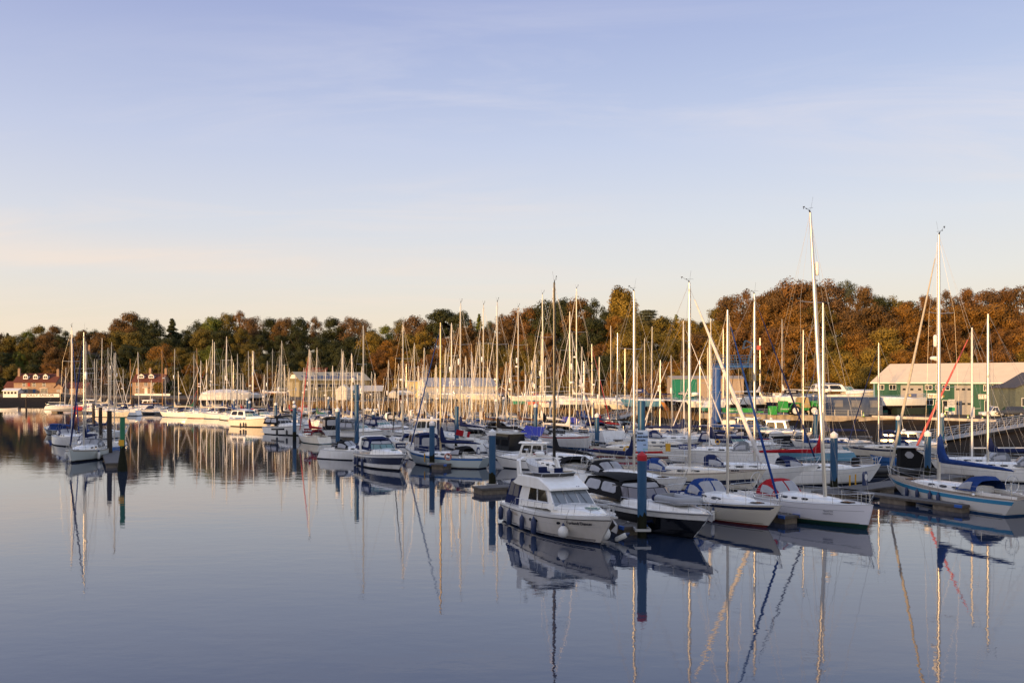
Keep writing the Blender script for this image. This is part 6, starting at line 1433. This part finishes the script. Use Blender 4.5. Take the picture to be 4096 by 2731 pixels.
my(3292, 1212, 1932, 11.5, 2, lod=0, hoodc='navy', cover='red', label='white yacht with long red sail cover beside the large blue pile', group='yachts', mr=.10, um=.56, collar=1.6, radome=.46, coverlen=1.0, boomz=1.0)
my(3213, 1320, 1842, 9, 176, lod=0, hullm=mat('pale blue dayboat', (.12, .30, .42), .35), hoodc=None, cover='blue', label='pale blue hulled boat with blue boom cover right of the crane', group='yachts', cab=(.45, .75, .25))
my(3296, 1370, 1800, 10, 175, lod=1, hoodc=None, cover='navy', jib=FAB['navy'], label='white yacht moored against the wharf right of the slim blue pile', group='yachts', stripe=NAVYG)
my(3515, 1371, 1826, 8.6, 165, lod=0, hullm=CRM, stripe=NAVYG, stripe_f=(.78, .98), hoodc='navy', cover='navy', jib=FAB['navy'], label='small white yacht with navy stripe left of the black inflatable', group='yachts', mr=.08)
my(3888, 1310, 1898, 11, 170, lod=0, hoodc='grey', cover=None, jib=FAB['pink'], label='white yacht with pink furled sail beyond the blue striped yacht', group='yachts', mr=.09, jibr=.10, mastm=WMST, um=.5)
my(3952, 1255, 1920, 11, 158, lod=0, hoodc='grey', cover='navy', label='white yacht with sagging navy sail cover far right', group='yachts', mr=.10, hullm=GEL)
my(3080, 1440, 1758, 9, 10, lod=1, hoodc=None, cover=None, label='low yacht between wharf piles and crane', group='yachts', rigged=False); None
# --- the front row
navyc = FAB['navy']
flybridge((2.93, 50.2, 0), atan2(-.925, .38), 'white flybridge cruiser Fenland Dancer with navy cockpit canopy, front left')
sk, skh = sport((7.95, 52.5, 0), atan2(-.925, .38), 12.4, 3.9, lower=BLKG, split=(-.12, .74), label='long black hulled sports cruiser with black canopy and dinghy on deck', can='black', glass=mat('smoked mauve windscreen', (.13, .12, .14), .08, spec=.8), lod=0, arch=False, hatch=False, anti=BLKG, canz=.68, fb=(1.55, 1.30, 1.20), boots=.10, group='motor cruisers in the front row')
dv = Vector((.38, -.925, 0)).normalized(); dc = Vector((7.95, 52.5, 0))+dv*3.3
dinghy((dc.x, dc.y), atan2(-.925, .38)+.12, 1.93, 2.7, 'grey inflatable dinghy on the foredeck of the black sports cruiser')
e0 = Vector((15.2, 52.5, 0)); ed = Vector((.42, -.91, 0)).normalized(); ec = Vector((15.2, 50.9, 0))-ed*5.0
yacht((ec.x, ec.y, 0), atan2(ed.y, ed.x), 10.0, 12.8, hullm=mat('emma cream hull', (.70, .64, .52), .25, coat=.4), stripe=NAVYG, stripe_f=(.80, .94), anti=ANTR, lod=0, hoodc='blue', cover=None, label='cream yacht EMMA JANE with blue sprayhood and navy stripe', group='yachts in the front row', um=.50, mr=.085, mastm=ALU, teak=False, windows=2, cab=(.28, .70, .42), B=3.5, boom=False, jib=FAB['blue'], jibr=.065, rake=1.15, fb=(1.40, 1.12, 1.05), hoodh=1.0, reflector=None)
w0 = Vector((20.35, 51.9, 0)); wd = Vector((.49, -.872, 0)); wc = Vector((20.4, 50.9, 0))-wd*5.5
yacht((wc.x, wc.y, 0), atan2(wd.y, wd.x), 11.0, 18.7, hullm=mat('cool white hull', (.74, .73, .76), .2, coat=.5), anti=ANTG, boot=ANTG, lod=0, hoodc='red', cover=None, label='white racing yacht with red sprayhood and the tallest mast', group='yachts in the front row', um=.665, mr=.115, mastm=ALU, lean=1.15, wheel=True, B=3.7, windows=4, cab=(.30, .74, .36), boom=False, rake=.40, spreaders=2, jib=None, reflector=.80, sprd=1.2, fb=(1.42, 1.18, 1.10), ts=.9, hoodh=.95, tw=.8, boots=.2)
b0 = Vector((28.3, 67.0, 0)); bd = Vector((-.31, .95, 0)).normalized(); bc = Vector((28.2, 67.1, 0))-bd*6.0
yacht((bc.x, bc.y, 0), atan2(bd.y, bd.x), 12.4, 18.6, hullm=mat('soft white hull', (.68, .66, .62), .25, coat=.4), stripe=TEAL, stripe_f=(.70, .93), lod=0, hoodc='bright', cover='bright', jib=FAB['cream'], label='white yacht with sea blue stripe and bright blue sail cover', group='yachts in the front row', um=.60, mr=.115, B=3.7, teak=True, spreaders=2, radome=.50, reflector=.57, jibr=.085, fb=(1.45, 1.12, 1.10), windows=3, collar=1.9, anti=ANTB, rake=1.6, boomz=1.35, hoodh=.95, coverlen=.95, boom_dir=.12, tw=.68, ts=-.9, wheel=True)
cs = Vector((-14.4, 91.1, 0)); cd = Vector((.49, -.87, 0)).normalized(); cc_ = Vector((-10.6, 84.3, 0))+cd*(1.0-4.7)
sport((cc_.x, cc_.y, 0), atan2(cd.y, cd.x), 9.8, 3.3, lower=NAVYG, split=(.36, .80), ports=4, label='white sports cruiser with navy band and navy canopy, centre left', can='navy', lod=0, group='motor cruisers in the front row', fb=(1.65, 1.35, 1.2), canz=.95)
rr_ = G(3640, 1905, 0); rib((rr_.x, rr_.y, 0), hd(-12), 'black rigid inflatable with tented console and black outboard')
# small finishing things: name boards, dodgers, lifebuoys
def dodger(px, py, Y, w_, h_, ang, m, s, label, tm=None, size=.5):
    r = thing('name_dodger', (XY(px, Y), Y, ZT(py, Y)), ang, label, 'name dodger', 'canvas name dodgers on guard rails'); q = MB(); q.box((0, 0, 0), (w_, .03, h_)); q.build('cloth', m, r); text('lettering', s, size*h_, tm or WHT, r, (0, -.03, 0), (1, 0, 0), (0, 0, 1), wide=.95, bold=.006)
dodger(2712, 1980, 58.2, 1.05, .62, -.35, mat('dodger navy', (.015, .03, .14), .8), 'EMMA JANE', 'navy dodger lettered EMMA JANE at the left stern rail', size=.42)
dodger(2750, 1788, 92, 1.8, .62, -.12, mat('dodger navy', (.015, .03, .14), .8), 'WESTWIND', 'navy dodger lettered WESTWIND in the middle rows'); dodger(1376, 1732, 136, 1.9, .62, -.1, mat('dodger blue', (.02, .05, .22), .8), 'AMELIA DORCAS', 'blue dodger lettered AMELIA DORCAS on the small cabin boat', size=.45)
dodger(1610, 1782, 104, 1.6, .6, .1, navyc, 'BERKELEY', 'dark dodger lettered BERKELEY left of the yellow lifebuoy'); dodger(3165, 1567, 163.5, 2.6, .75, 0, mat('dodger black', (.015, .015, .02), .8), 'BARENDINA', 'black dodger lettered BARENDINA on the boats ashore', size=.42)
dodger(2738, 1574, 188, 2.6, .6, 0, BLKG, 'KNIGHTBUS', 'white lettering KNIGHTBUS on the black hull ashore', size=.8); dodger(2178, 1546, 219, 4.2, .6, 0, BLKG, 'RESOLUTION', 'dark name board reading RESOLUTION on the big boat ashore', size=.8)
dodger(2553, 1562, 196, 2.8, .7, 0, mat('dodger navy', (.015, .03, .14), .8), 'SERENDIP', 'navy dodger lettered SERENDIP on the pale blue boat ashore', size=.5)
dodger(1231, 1722, 117.5, 1.0, .55, .1, FAB['maroon'], 'STAR TRAMP', 'maroon dodger lettered STAR TRAMP on the small cream yacht', size=.36)
def ring(px, py, Y, R, m, label, ang=0):
    r = thing('lifebuoy', (XY(px, Y), Y, ZT(py, Y)), ang, label, 'lifebuoy', 'lifebuoys on stern rails'); q = MB(); q.path([(R*cos(2*pi*k/16), 0, R*sin(2*pi*k/16)) for k in range(17)], R*.28, 8, False); q.build('float_ring', m, r, True); q = MB(); [q.path([(R*.9*cos(a)-.0, -R*.3, R*.9*sin(a)), (R*1.1*cos(a), -R*.3, R*1.1*sin(a))], R*.12, 5) for a in (.8, 2.3, 3.9, 5.5)]; q.build('band', WHT, r)
ring(1633, 1778, 103, .24, YEL, 'yellow lifebuoy beside the BERKELEY dodger', .4); ring(1792, 1826, 84, .28, mat('salmon lifebuoy', (.42, .17, .12), .7), 'faded pink lifebuoy on the double ended yacht'); ring(1848, 1780, 98, .32, WHT, 'white coiled hose ring behind the sail cover'); ring(2510, 1800, 76, .30, YEL, 'yellow lifebuoy left of the vessels leaving notice'); ring(2870, 1766, 92, .22, YEL, 'yellow lifebuoy beyond the big white furled sail')
q = MB(); q.box((0, 0, 0), (.5, .03, .75)); fl_ = q.build('code_flag', YEL, loc=(XY(2672, 86), 86, ZT(1789, 86)), rz=.2); tag(fl_, 'small yellow flag on the centre cockpit yacht', 'flag')
q = MB(); q.box((0, 0, 0), (1.5, .03, .6)); q.cur = 1; q.box((.25, 0, 0), (.4, .04, .61)); fl2 = q.build('red_ensign', [FAB['red'], FAB['white']], loc=(XY(1852, 96), 96, ZT(1733, 96)), rz=.15); fl2.rotation_euler = (0, .22, .15); tag(fl2, 'red and white flag hung on the yacht behind the capless pile', 'flag')
# fenders of the front row
def hfend(root_loc, head, h, items, nm, side=-1):
    for k, (u, kind, col, s_, z, lab) in enumerate(items):
        p = Vector(h.pt(u, .5, side, .14*s_ if kind == 'sausage' else .33*s_)); c, s = cos(head), sin(head); wx, wy = root_loc[0]+p.x*c-p.y*s, root_loc[1]+p.x*s+p.y*c
        pt = Vector(h.pt(u, 1, side, .02)); tx, ty = root_loc[0]+pt.x*c-pt.y*s, root_loc[1]+pt.x*s+pt.y*c
        fender((wx, wy, z), lab, col, kind, s_, rope=(tx-wx, ty-wy, pt.z-z+.3))
hF = Hull(11.2, 3.7, 1.72, 1.28, 1.16, rake=1.5, ts=-.15, tw=.90, power=2.7, chine=True, n=24); aF = atan2(-.925, .38)
hfend((2.93, 50.2), aF, hF, [(.045, 'sausage', 'navy', 1.15, .52, 'navy fender at the stern corner of Fenland Dancer'), (.20, 'sausage', 'navy', 1.25, .50, 'large navy fender, second from the stern of Fenland Dancer'), (.38, 'sausage', 'navy', 1.1, .46, 'navy fender under the side windows of Fenland Dancer'), (.53, 'sausage', 'navy', 1.25, .50, 'navy fender below the windscreen of Fenland Dancer'), (.795, 'ball', 'white', .85, .58, 'round white fender hanging below the name Fenland Dancer')], 'f')
fender((4.75, 46.4, .62), 'round white fender between the two front cruisers', 'white', 'ball', 1.0, rope=(.35, -.2, 1.1)); f_ = fender((5.75, 47.2, .28), 'white fender lying against the pontoon end', 'white', 'sausage', 1.1); f_.rotation_euler = (radians(20), radians(60), 0)
hE = Hull(10.0, 3.5, 1.40, 1.05, 1.05, rake=1.15, ts=.55, tw=.72, n=22)
hfend((ec.x, ec.y), atan2(ed.y, ed.x), hE, [(.47, 'sausage', 'white', 1.0, .45, 'white fender amidships on EMMA JANE'), (.62, 'sausage', 'white', 1.0, .45, 'white fender nearer the bow of EMMA JANE')], 'e')
hB = Hull(12.4, 3.7, 1.45, 1.12, 1.10, rake=1.6, ts=-.9, tw=.68, n=22)
hfend((bc.x, bc.y), atan2(bd.y, bd.x), hB, [(.76, 'sausage', 'navy', 1.0, .62, 'blue fender nearest the bow of the blue striped yacht'), (.64, 'sausage', 'navy', 1.0, .62, 'blue fender, second from the bow of the blue striped yacht'), (.52, 'sausage', 'navy', 1.0, .60, 'blue fender amidships on the blue striped yacht'), (.45, 'sausage', 'navy', 1.0, .58, 'blue fender nearest the stern of the blue striped yacht')], 'b', 1)
hC = Hull(9.8, 3.3, 1.65, 1.3, 1.2, rake=1.27, ts=-.49, tw=.88, power=2.6, chine=True)
hfend((cc_.x, cc_.y), atan2(cd.y, cd.x), hC, [(.10, 'sausage', 'navy', 1.1, .45, 'navy fender at the stern of the navy banded cruiser'), (.19, 'sausage', 'navy', 1.0, .45, 'middle navy fender on the navy banded cruiser'), (.36, 'sausage', 'navy', 1.15, .42, 'navy fender amidships on the navy banded cruiser')], 'c')
for px, py, col, lab in ((962, 1706, 'black', 'leftmost dark fender on the cream hardtop cruiser'), (974, 1704, 'black', 'middle dark fender on the cream hardtop cruiser'), (983, 1706, 'black', 'right dark fender on the cream hardtop cruiser'), (1108, 1734, 'black', 'dark fender at the left of the black canopied cruiser'), (1147, 1738, 'black', 'dark fender amidships on the black canopied cruiser')): gg = G(px, py+10); fender((gg.x, gg.y, .6), lab, col, 'sausage', 1.3)
fender((G(237, 1778)).to_tuple()[:2]+(.7,), 'navy fender on the left edge yacht of the trot', 'navy', 'sausage', 1.2); fender((gA.x-1.66, gA.y-.6, .55), 'white fender left of the nearest trot yacht', 'white', 'sausage', 1.2); fender((gA.x+1.80, gA.y-.6, .55), 'white fender right of the nearest trot yacht', 'white', 'sausage', 1.2)
# --- pontoons
pontoon((1.6, 63.0), (6.75, 49.4), 1.3, 'finger pontoon between the two front cruisers', floats=4); pontoon((12.0, 62.3), (16.55, 53.3), 1.0, 'finger pontoon between EMMA JANE and the racing yacht', floats=3); pontoon((24.0, 66.5), (29.3, 57.9), 1.2, 'finger pontoon beside the blue striped yacht', floats=3)
pontoon((22.5, 64.6), (58, 92.0), 2.2, 'long pale walkway pontoon running to the right edge', floats=9, corner=False); pontoon((4.2, 70.5), (-2.6, 67.4), 1.7, 'walkway end pontoon left of the flybridge cruiser', floats=3, corner=False)
pontoon((-2.5, 96), (-7.1, 85.6), 1.3, 'finger pontoon right of the navy banded cruiser', floats=3); pontoon((-13, 112), (-19.2, 103.5), 1.3, 'finger pontoon right of the small cream yacht', floats=3); pontoon((-30, 150), (-33.6, 139), 1.3, 'finger pontoon between cream and black canopied cruisers', floats=3)
pontoon((26, 83), (33, 87), 1.6, 'pontoon under the black rigid inflatable', floats=3, corner=False); pontoon((20, 104), (44, 110), 2.0, 'walkway pontoon below the wharf', floats=5, corner=False); pontoon((10, 152), (26, 118), 1.8, 'walkway pontoon running back to the middle gangway', floats=6, corner=False)
pontoon((-62, 214), (-120, 236), 2.0, 'far walkway pontoon before the brick house', floats=8, corner=False); pontoon((-25, 168), (18, 160), 1.8, 'walkway pontoon through the crowded middle rows', floats=8, corner=False); pontoon((-30, 128), (16, 122), 1.8, 'walkway pontoon behind the central boats', floats=8, corner=False)
pontoon((9, 131), (16.5, 128), 2.0, 'open pontoon end seen right of the maroon cover', floats=3, corner=False)
pontoon((44, 96), (52, 84), 1.4, 'finger pontoon at the foot of the right gangway', floats=3)
# --- boats ashore on the hardstanding
def ash(px, yk, Y, L, head, label, top=None, lift=1.75, **k):
    z = ground_z(px, Y)+lift; xm = (-L/2+.55)+(L-.55)*.58; a = hd(head)
    yacht((XY(px, Y)-xm*cos(a), Y-xm*sin(a), z), a, L, (ZT(top, Y)-z) if top else 10, ashore=True, rigged=top is not None, lod=2, label=label, group='boats ashore on the hardstanding', **k)
ash(925, 0, 262, 15, 4, 'long white boat ashore under a white winter cover', top=None, tent='white', hoodc=None)
ash(1010, 0, 270, 11, 12, 'grey white hull ashore right of the shrink wrapped boat', 1403, hoodc='grey', cover=None); ash(1090, 0, 278, 9, 170, 'orange planked boat ashore left of the olive shed', 1395, hullm=mat('orange hull', (.45, .20, .06), .4), hoodc=None, cover='grey')
ash(1780, 0, 250, 12, 168, 'grey hulled boat ashore before the white marquee', 1420, hoodc=None, cover=None, hullm=GRYH); ash(1625, 0, 262, 8, 10, 'small white hull ashore before the yellow cabin', 1455, hoodc=None, cover=None, anti=ANTR)
ash(1890, 0, 246, 13, 176, 'long cream hull ashore below the marquee', 1422, hullm=CRM, anti=mat('cream bottom', (.42, .36, .26), .7), hoodc=None, cover='cream'); ash(1985, 0, 250, 10, 4, 'black hull ashore beside the brown shed', 1470, hullm=BLKG, hoodc=None, cover=None, anti=mat('orange bottom', (.35, .15, .05), .7))
ash(2100, 0, 232, 11, 172, 'white boat ashore with sea green bottom paint', 1450, anti=mat('sea green bottom', (.04, .28, .20), .6), hoodc='red', cover=None); ash(2170, 0, 226, 13, 178, 'tall sided boat ashore with turquoise boot top and red bottom', 1438, anti=mat('bright red bottom', (.50, .06, .03), .6), boot=TEAL, boots=.35, hoodc=None, cover=None)
ash(2215, 0, 214, 9, 184, 'low white dayboat ashore on a trailer', None, lift=1.0, hoodc=None, windows=0); ash(2290, 0, 214, 10, 176, 'white hull ashore right of the black mast', 1330, hoodc='grey', cover='white')
ash(2335, 0, 210, 9, 10, 'white boat ashore with red sheer line', 1446, stripe=REDG, hoodc=None, cover='grey'); ash(2443, 0, 205, 13, 178, 'large white yacht ashore above the reeds', 1302, hoodc='cream', cover='black', anti=CRM); ash(2470, 0, 202, 10, 184, 'white yacht ashore left of the blue hulled one', 1331, hoodc=None, cover=None)
ash(2500, 0, 196, 9, 182, 'cream hull ashore on low chocks', 1395, lift=1.2, hoodc=None, cover=None, hullm=CRM); ash(2578, 0, 194, 13, 176, 'pale blue hulled yacht ashore with navy dodger', 1352, hullm=mat('pale blue hull', (.10, .26, .40), .3), hoodc=None, cover='navy'); ash(2700, 0, 190, 8, 178, 'orange timber hull ashore before the green cover', None, hullm=mat('orange hull', (.45, .20, .06), .4), anti=mat('orange bottom', (.35, .15, .05), .7), hoodc=None)
ash(2738, 0, 188, 11, 174, 'black hulled yacht ashore lettered in white', None, hullm=BLKG, hoodc=None); ash(2830, 0, 182, 11, 176, 'white hull ashore behind the crane column', 1390, hoodc=None, cover=None); ash(2893, 0, 180, 11, 178, 'white yacht ashore right of the crane column', 1312, hoodc='grey', cover='grey')
ash(2960, 0, 176, 12, 4, 'long white hull ashore above the green trailer', None, hoodc=None, anti=mat('sea green bottom', (.04, .28, .20), .6)); ash(3040, 0, 174, 11, 6, 'white racing hull ashore numbered 343R', 1352, hoodc=None, cover='white'); ash(3128, 0, 172, 10, 170, 'white yacht ashore beside the BARENDINA dodger', 1276, hoodc='grey', cover='white', anti=NAVYG)
ash(3210, 0, 176, 9, 176, 'white boat ashore left of the big cruiser', None, hoodc='grey'); dodger(3108, 1577, 168.5, 1.6, .5, 0, GEL, '343R', 'dark sail number 343R on the white racing hull', INK, .8)
def ashm(px, Y, L, head, label, dz=1.4, **k): r, h = sport((XY(px, Y), Y, ground_z(px, Y)+dz), hd(head), L, label=label, group='boats ashore on the hardstanding', **k); return r
ashm(3385, 176, 14, -4, 'big white motor cruiser ashore behind the arched hut', 1.75, can='hard', arch=False); ash(3600, 0, 162, 12, 2, 'white racing yacht ashore with plumb bow before the workshop', None, lift=1.55, hoodc=None, windows=0, rake=.2)
q = MB(); q.box((0, 0, 0), (5.5, 2.2, 1.1)); [q.lathe([(0, -.2), (.5, -.2), (.5, .2), (0, .2)], 12, (x, 0, -.5)) for x in ()]; tag(q.build('dark_trailer', mat('dark trailer', (.02, .03, .025), .6), loc=at(3640, 160, 3.0)), 'dark green yard trailer under the plumb bowed yacht', 'trailer')

def tarp(pts, Y0, label, m):
    q = MB(); P = [Vector((XY(px, Y0+dy), Y0+dy, ZT(py, Y0+dy))) for px, py, dy in pts]; rows = []
    for i in range(7):
        r = []
        for j in range(9):
            u, v = j/8, i/6; p = (P[0]*(1-u)+P[1]*u)*(1-v)+(P[3]*(1-u)+P[2]*u)*v; p = p-Vector((0, 0, .25*sin(pi*u)*(.4+.6*v)+.05*sin(u*17+v*6))); r.append(p)
        rows.append(r)
    for r in rows: r.extend([p-Vector((0, 0, .03)) for p in r[::-1]])
    q.loft(rows); o = q.build('boom_tarpaulin', m, smooth=True); tag(o, label, 'tarpaulin')
vio_ = mat('violet blue tarpaulin', (.05, .06, .34), .7, var=.2, bump=.3, bscale=3)
tarp([(2105, 1700, 1.5), (2182, 1706, 1.5), (2166, 1742, -1.8), (2072, 1741, -1.8)], 108, 'violet blue tarpaulin tent slung over a boom left of the black mast', vio_); tarp([(2252, 1664, 1.5), (2322, 1668, 1.5), (2300, 1706, -1.5), (2236, 1700, -1.5)], 134, 'darker violet tarpaulin right of the black mast', vio_)
# --- pontoon furniture and mooring lines
def pedestal(x, y, label, col=(.02, .04, .12), h=1.05):
    r = thing('service_pedestal', (x, y, .5), RND.uniform(-.4, .4), label, 'service pedestal', 'service pedestals on the pontoons'); q = MB(); q.loft([[(a*.16, b*.12, z) for a, b in ((-1, -1), (1, -1), (1, 1), (-1, 1))] for z in (0, h*.8)]+[[(a*.10, b*.08, h) for a, b in ((-1, -1), (1, -1), (1, 1), (-1, 1))]]); q.build('post', mat('pedestal navy', col, .4), r)
    q = MB(); q.lathe([(0, 0), (.13, 0), (.13, .02), (0, .02)], 14); o = q.build('oval_panel', WPT, r, True); o.rotation_euler = (radians(90), 0, 0); o.location = (0, -.13, h*.6); o.scale = (1, 1.9, 1)
pedestal(26.9, 68.6, 'navy service pedestal on the walkway left of the blue striped yacht'); pedestal(3.0, 60.5, 'service pedestal on the finger behind the front cruisers'); pedestal(13.4, 60, 'service pedestal behind EMMA JANE'); pedestal(-3.5, 93.5, 'service pedestal by the double ended yacht'); pedestal(14, 123.5, 'service pedestal in the middle rows')
for x, y, lab in ((25.6, 68.2, 'left yellow post on the long walkway'), (26.3, 68.9, 'right yellow post on the long walkway'), (-8.6, 88.6, 'left yellow post on the finger by the navy banded cruiser'), (-8.0, 90.2, 'right yellow post on the finger by the navy banded cruiser')): q = MB(); q.tube((0, 0, 0), (0, 0, .85), .06, .06, 8); tag(q.build('yellow_post', YEL, loc=(x, y, .46)), lab, 'post', 'yellow posts on the pontoons')
def line(a, b, sag, label, r=.014):
    a, b = Vector(a), Vector(b); q = MB(); q.path([a.lerp(b, k/10)-Vector((0, 0, sag*4*(k/10)*(1-k/10)))-a for k in range(11)], r, 5); tag(q.build('mooring_line', ROPE, loc=a), label, 'mooring line', 'mooring lines to the pontoons')
line((5.0, 45.4, 1.7), (6.4, 50.6, .55), .25, 'dark line from the bow of Fenland Dancer to the finger end'); line((20.1, 51.5, 1.35), (16.6, 53.9, .55), .55, 'slack line from the racing yacht bow to the finger'); line((15.1, 51.3, 1.3), (16.3, 54.3, .55), .2, 'line from the bow of EMMA JANE to the finger')
line((28.1, 66.6, 1.4), (24.6, 66.2, .55), .25, 'line from the bow of the blue striped yacht to the walkway'); line((10.9, 47.5, 1.6), (7.0, 50.4, .55), .2, 'line from the black sports cruiser bow to the finger end'); line((-10.6, 84.6, 1.6), (-6.9, 86.5, .55), .2, 'line from the navy banded cruiser to the finger')
for x, y, a_, lab in ((6.5, 50.3, 1.94, 'cleat at the end of the front finger'), (16.45, 53.7, 1.95, 'cleat at the end of the EMMA JANE finger'), (29.1, 58.4, 2.1, 'cleat at the end of the right finger')): q = MB(); q.tube((-.14, 0, .10), (.14, 0, .10), .025, None, 6); q.tube((-.05, 0, 0), (-.05, 0, .1), .02, None, 5); q.tube((.05, 0, 0), (.05, 0, .1), .02, None, 5); tag(q.build('mooring_cleat', GALV, loc=(x, y, .5), rz=a_), lab, 'cleat')
hW = Hull(11.0, 3.7, 1.42, 1.18, 1.10, rake=.40, ts=.9, tw=.8, n=22); wr_ = [o for o in S.objects if o.parent is None and str(o.get('label', '')).startswith('white racing yacht with red')][0]
for i, t_ in enumerate(('Round the', 'Island Race')): p_ = Vector(hW.pt(.80, .70-.12*i, -1, .03)); p2_ = Vector(hW.pt(.84, .70-.12*i, -1, .03)); text('race_lettering', t_, .13, mat('grey lettering', (.2, .2, .22), .5), wr_, p_, p2_-p_, (0, 0, 1))

def rowboat(px, py, L, head, m, label, z=0.0, inside=None):
    g = G(px, py, z); h = Hull(L, 1.5, .75, .5, .55, rake=.5, ts=.1, tw=.6, n=8, keelz=-.15); r = thing('rowing_boat', (g.x, g.y, z), hd(head), label, 'rowing boat', 'small open boats'); h.mesh((m, m, m), parent=r); h.deck(inside or TEAK, r, -.15, .12); h.edge('gunwale', TEAK, r, .035)
    q = MB(); [q.box((x, 0, .42), (.25, 1.2, .04)) for x in (-L*.22, L*.1)]; q.build('thwart', TEAK, r)
rowboat(262, 1624, 4.5, 175, mat('pale blue dayboat', (.12, .30, .42), .35), 'pale blue rowing boat on the mud below the pub', .35); rowboat(326, 1622, 6.0, 4, BLKG, 'dark rowing boat drawn up right of the pale blue one', .35); rowboat(24, 1640, 6.5, 8, GEL, 'white launch moored at the far left edge')
rowboat(3560, 1846, 4.0, 170, BLUG, 'small bright blue rowing boat right of the large blue pile'); rowboat(3460, 1812, 5.2, 176, mat('pale blue dayboat', (.12, .30, .42), .35), 'pale blue open boat moored before the arched hut')
q = MB(); q.box((0, 0, 0), (3.2, .12, 1.5)); sq = q.build('square_sign', mat('blank grey sign', (.40, .42, .45), .5), loc=at(938, 205, ZT(1584, 205))); tag(sq, 'plain grey square sign standing among masts left of the cream cruiser', 'sign')
q = MB(); q.tube((0, 0, -8), (0, 0, 0), .1, .1, 8); q.build('post', GALV, sq)
# ------------------------------------------------------------------ labels for the trees
def zone(px):
    for a, n_ in ((60, 'above the far left edge'), (260, 'above the riverside pub'), (480, 'between pub and brick house'), (680, 'above the brick house'), (860, 'right of the brick house'), (1080, 'above the shrink wrapped boat'), (1280, 'above the olive shed gable'), (1480, 'above the olive shed roof'), (1640, 'above the grey store'), (1800, 'above the yellow cabin'), (2000, 'above the white marquee'), (2220, 'left of the black mast'), (2420, 'left of the poplar'), (2560, 'around the poplar'), (2700, 'right of the cedar'), (2860, 'above the tarpaulin shelter'), (3020, 'right of the crane'), (3200, 'above the green boat mover'), (3360, 'above the arched hut'), (3500, 'left of the green workshop'), (3700, 'above the workshop left end'), (3900, 'above the workshop roof'), (9999, 'above the far right edge')):
        if px < a: return n_
cnt = {}
for r, px, Y, kind, col, lab in sorted(TREES, key=lambda t: t[1]):
    zn = zone(px); sh, qy, ft, cr_, zq, zc = bank(px); f = (Y-ft)/(cr_-ft)
    lvl = 'skyline' if f > .82 else 'upper slope' if f > .56 else 'mid slope' if f > .32 else 'lower slope' if f > .12 else 'yard edge'
    key = (zn, lvl, col); cnt.setdefault(key, []).append((r, kind))
for (zn, lvl, col), L_ in cnt.items():
    for i, (r, kind) in enumerate(L_):
        kd = {'bush': 'bush', 'conifer': 'conifer', 'pine': 'pine', 'cedar': 'cedar', 'poplar': 'poplar', 'sparse': 'thin crowned tree', 'broad': 'tree'}[kind]
        o_ = '' if len(L_) == 1 else (('left', 'right')[i]+' of two, ') if len(L_) == 2 else ORD[i]+' from left, '
        r['label'] = f'{col} {kd}, {o_}{lvl} {zn}'
seen = {}
for o in S.objects:
    if o.parent is None and o.get('label'): seen.setdefault(o['label'], []).append(o.name)
    if o.parent is None and o.get('label') and len(o['label'].split()) > 16: print('LONG', o['label'])
for k_, v_ in seen.items():
    if len(v_) > 1: print('DUP', k_, v_)
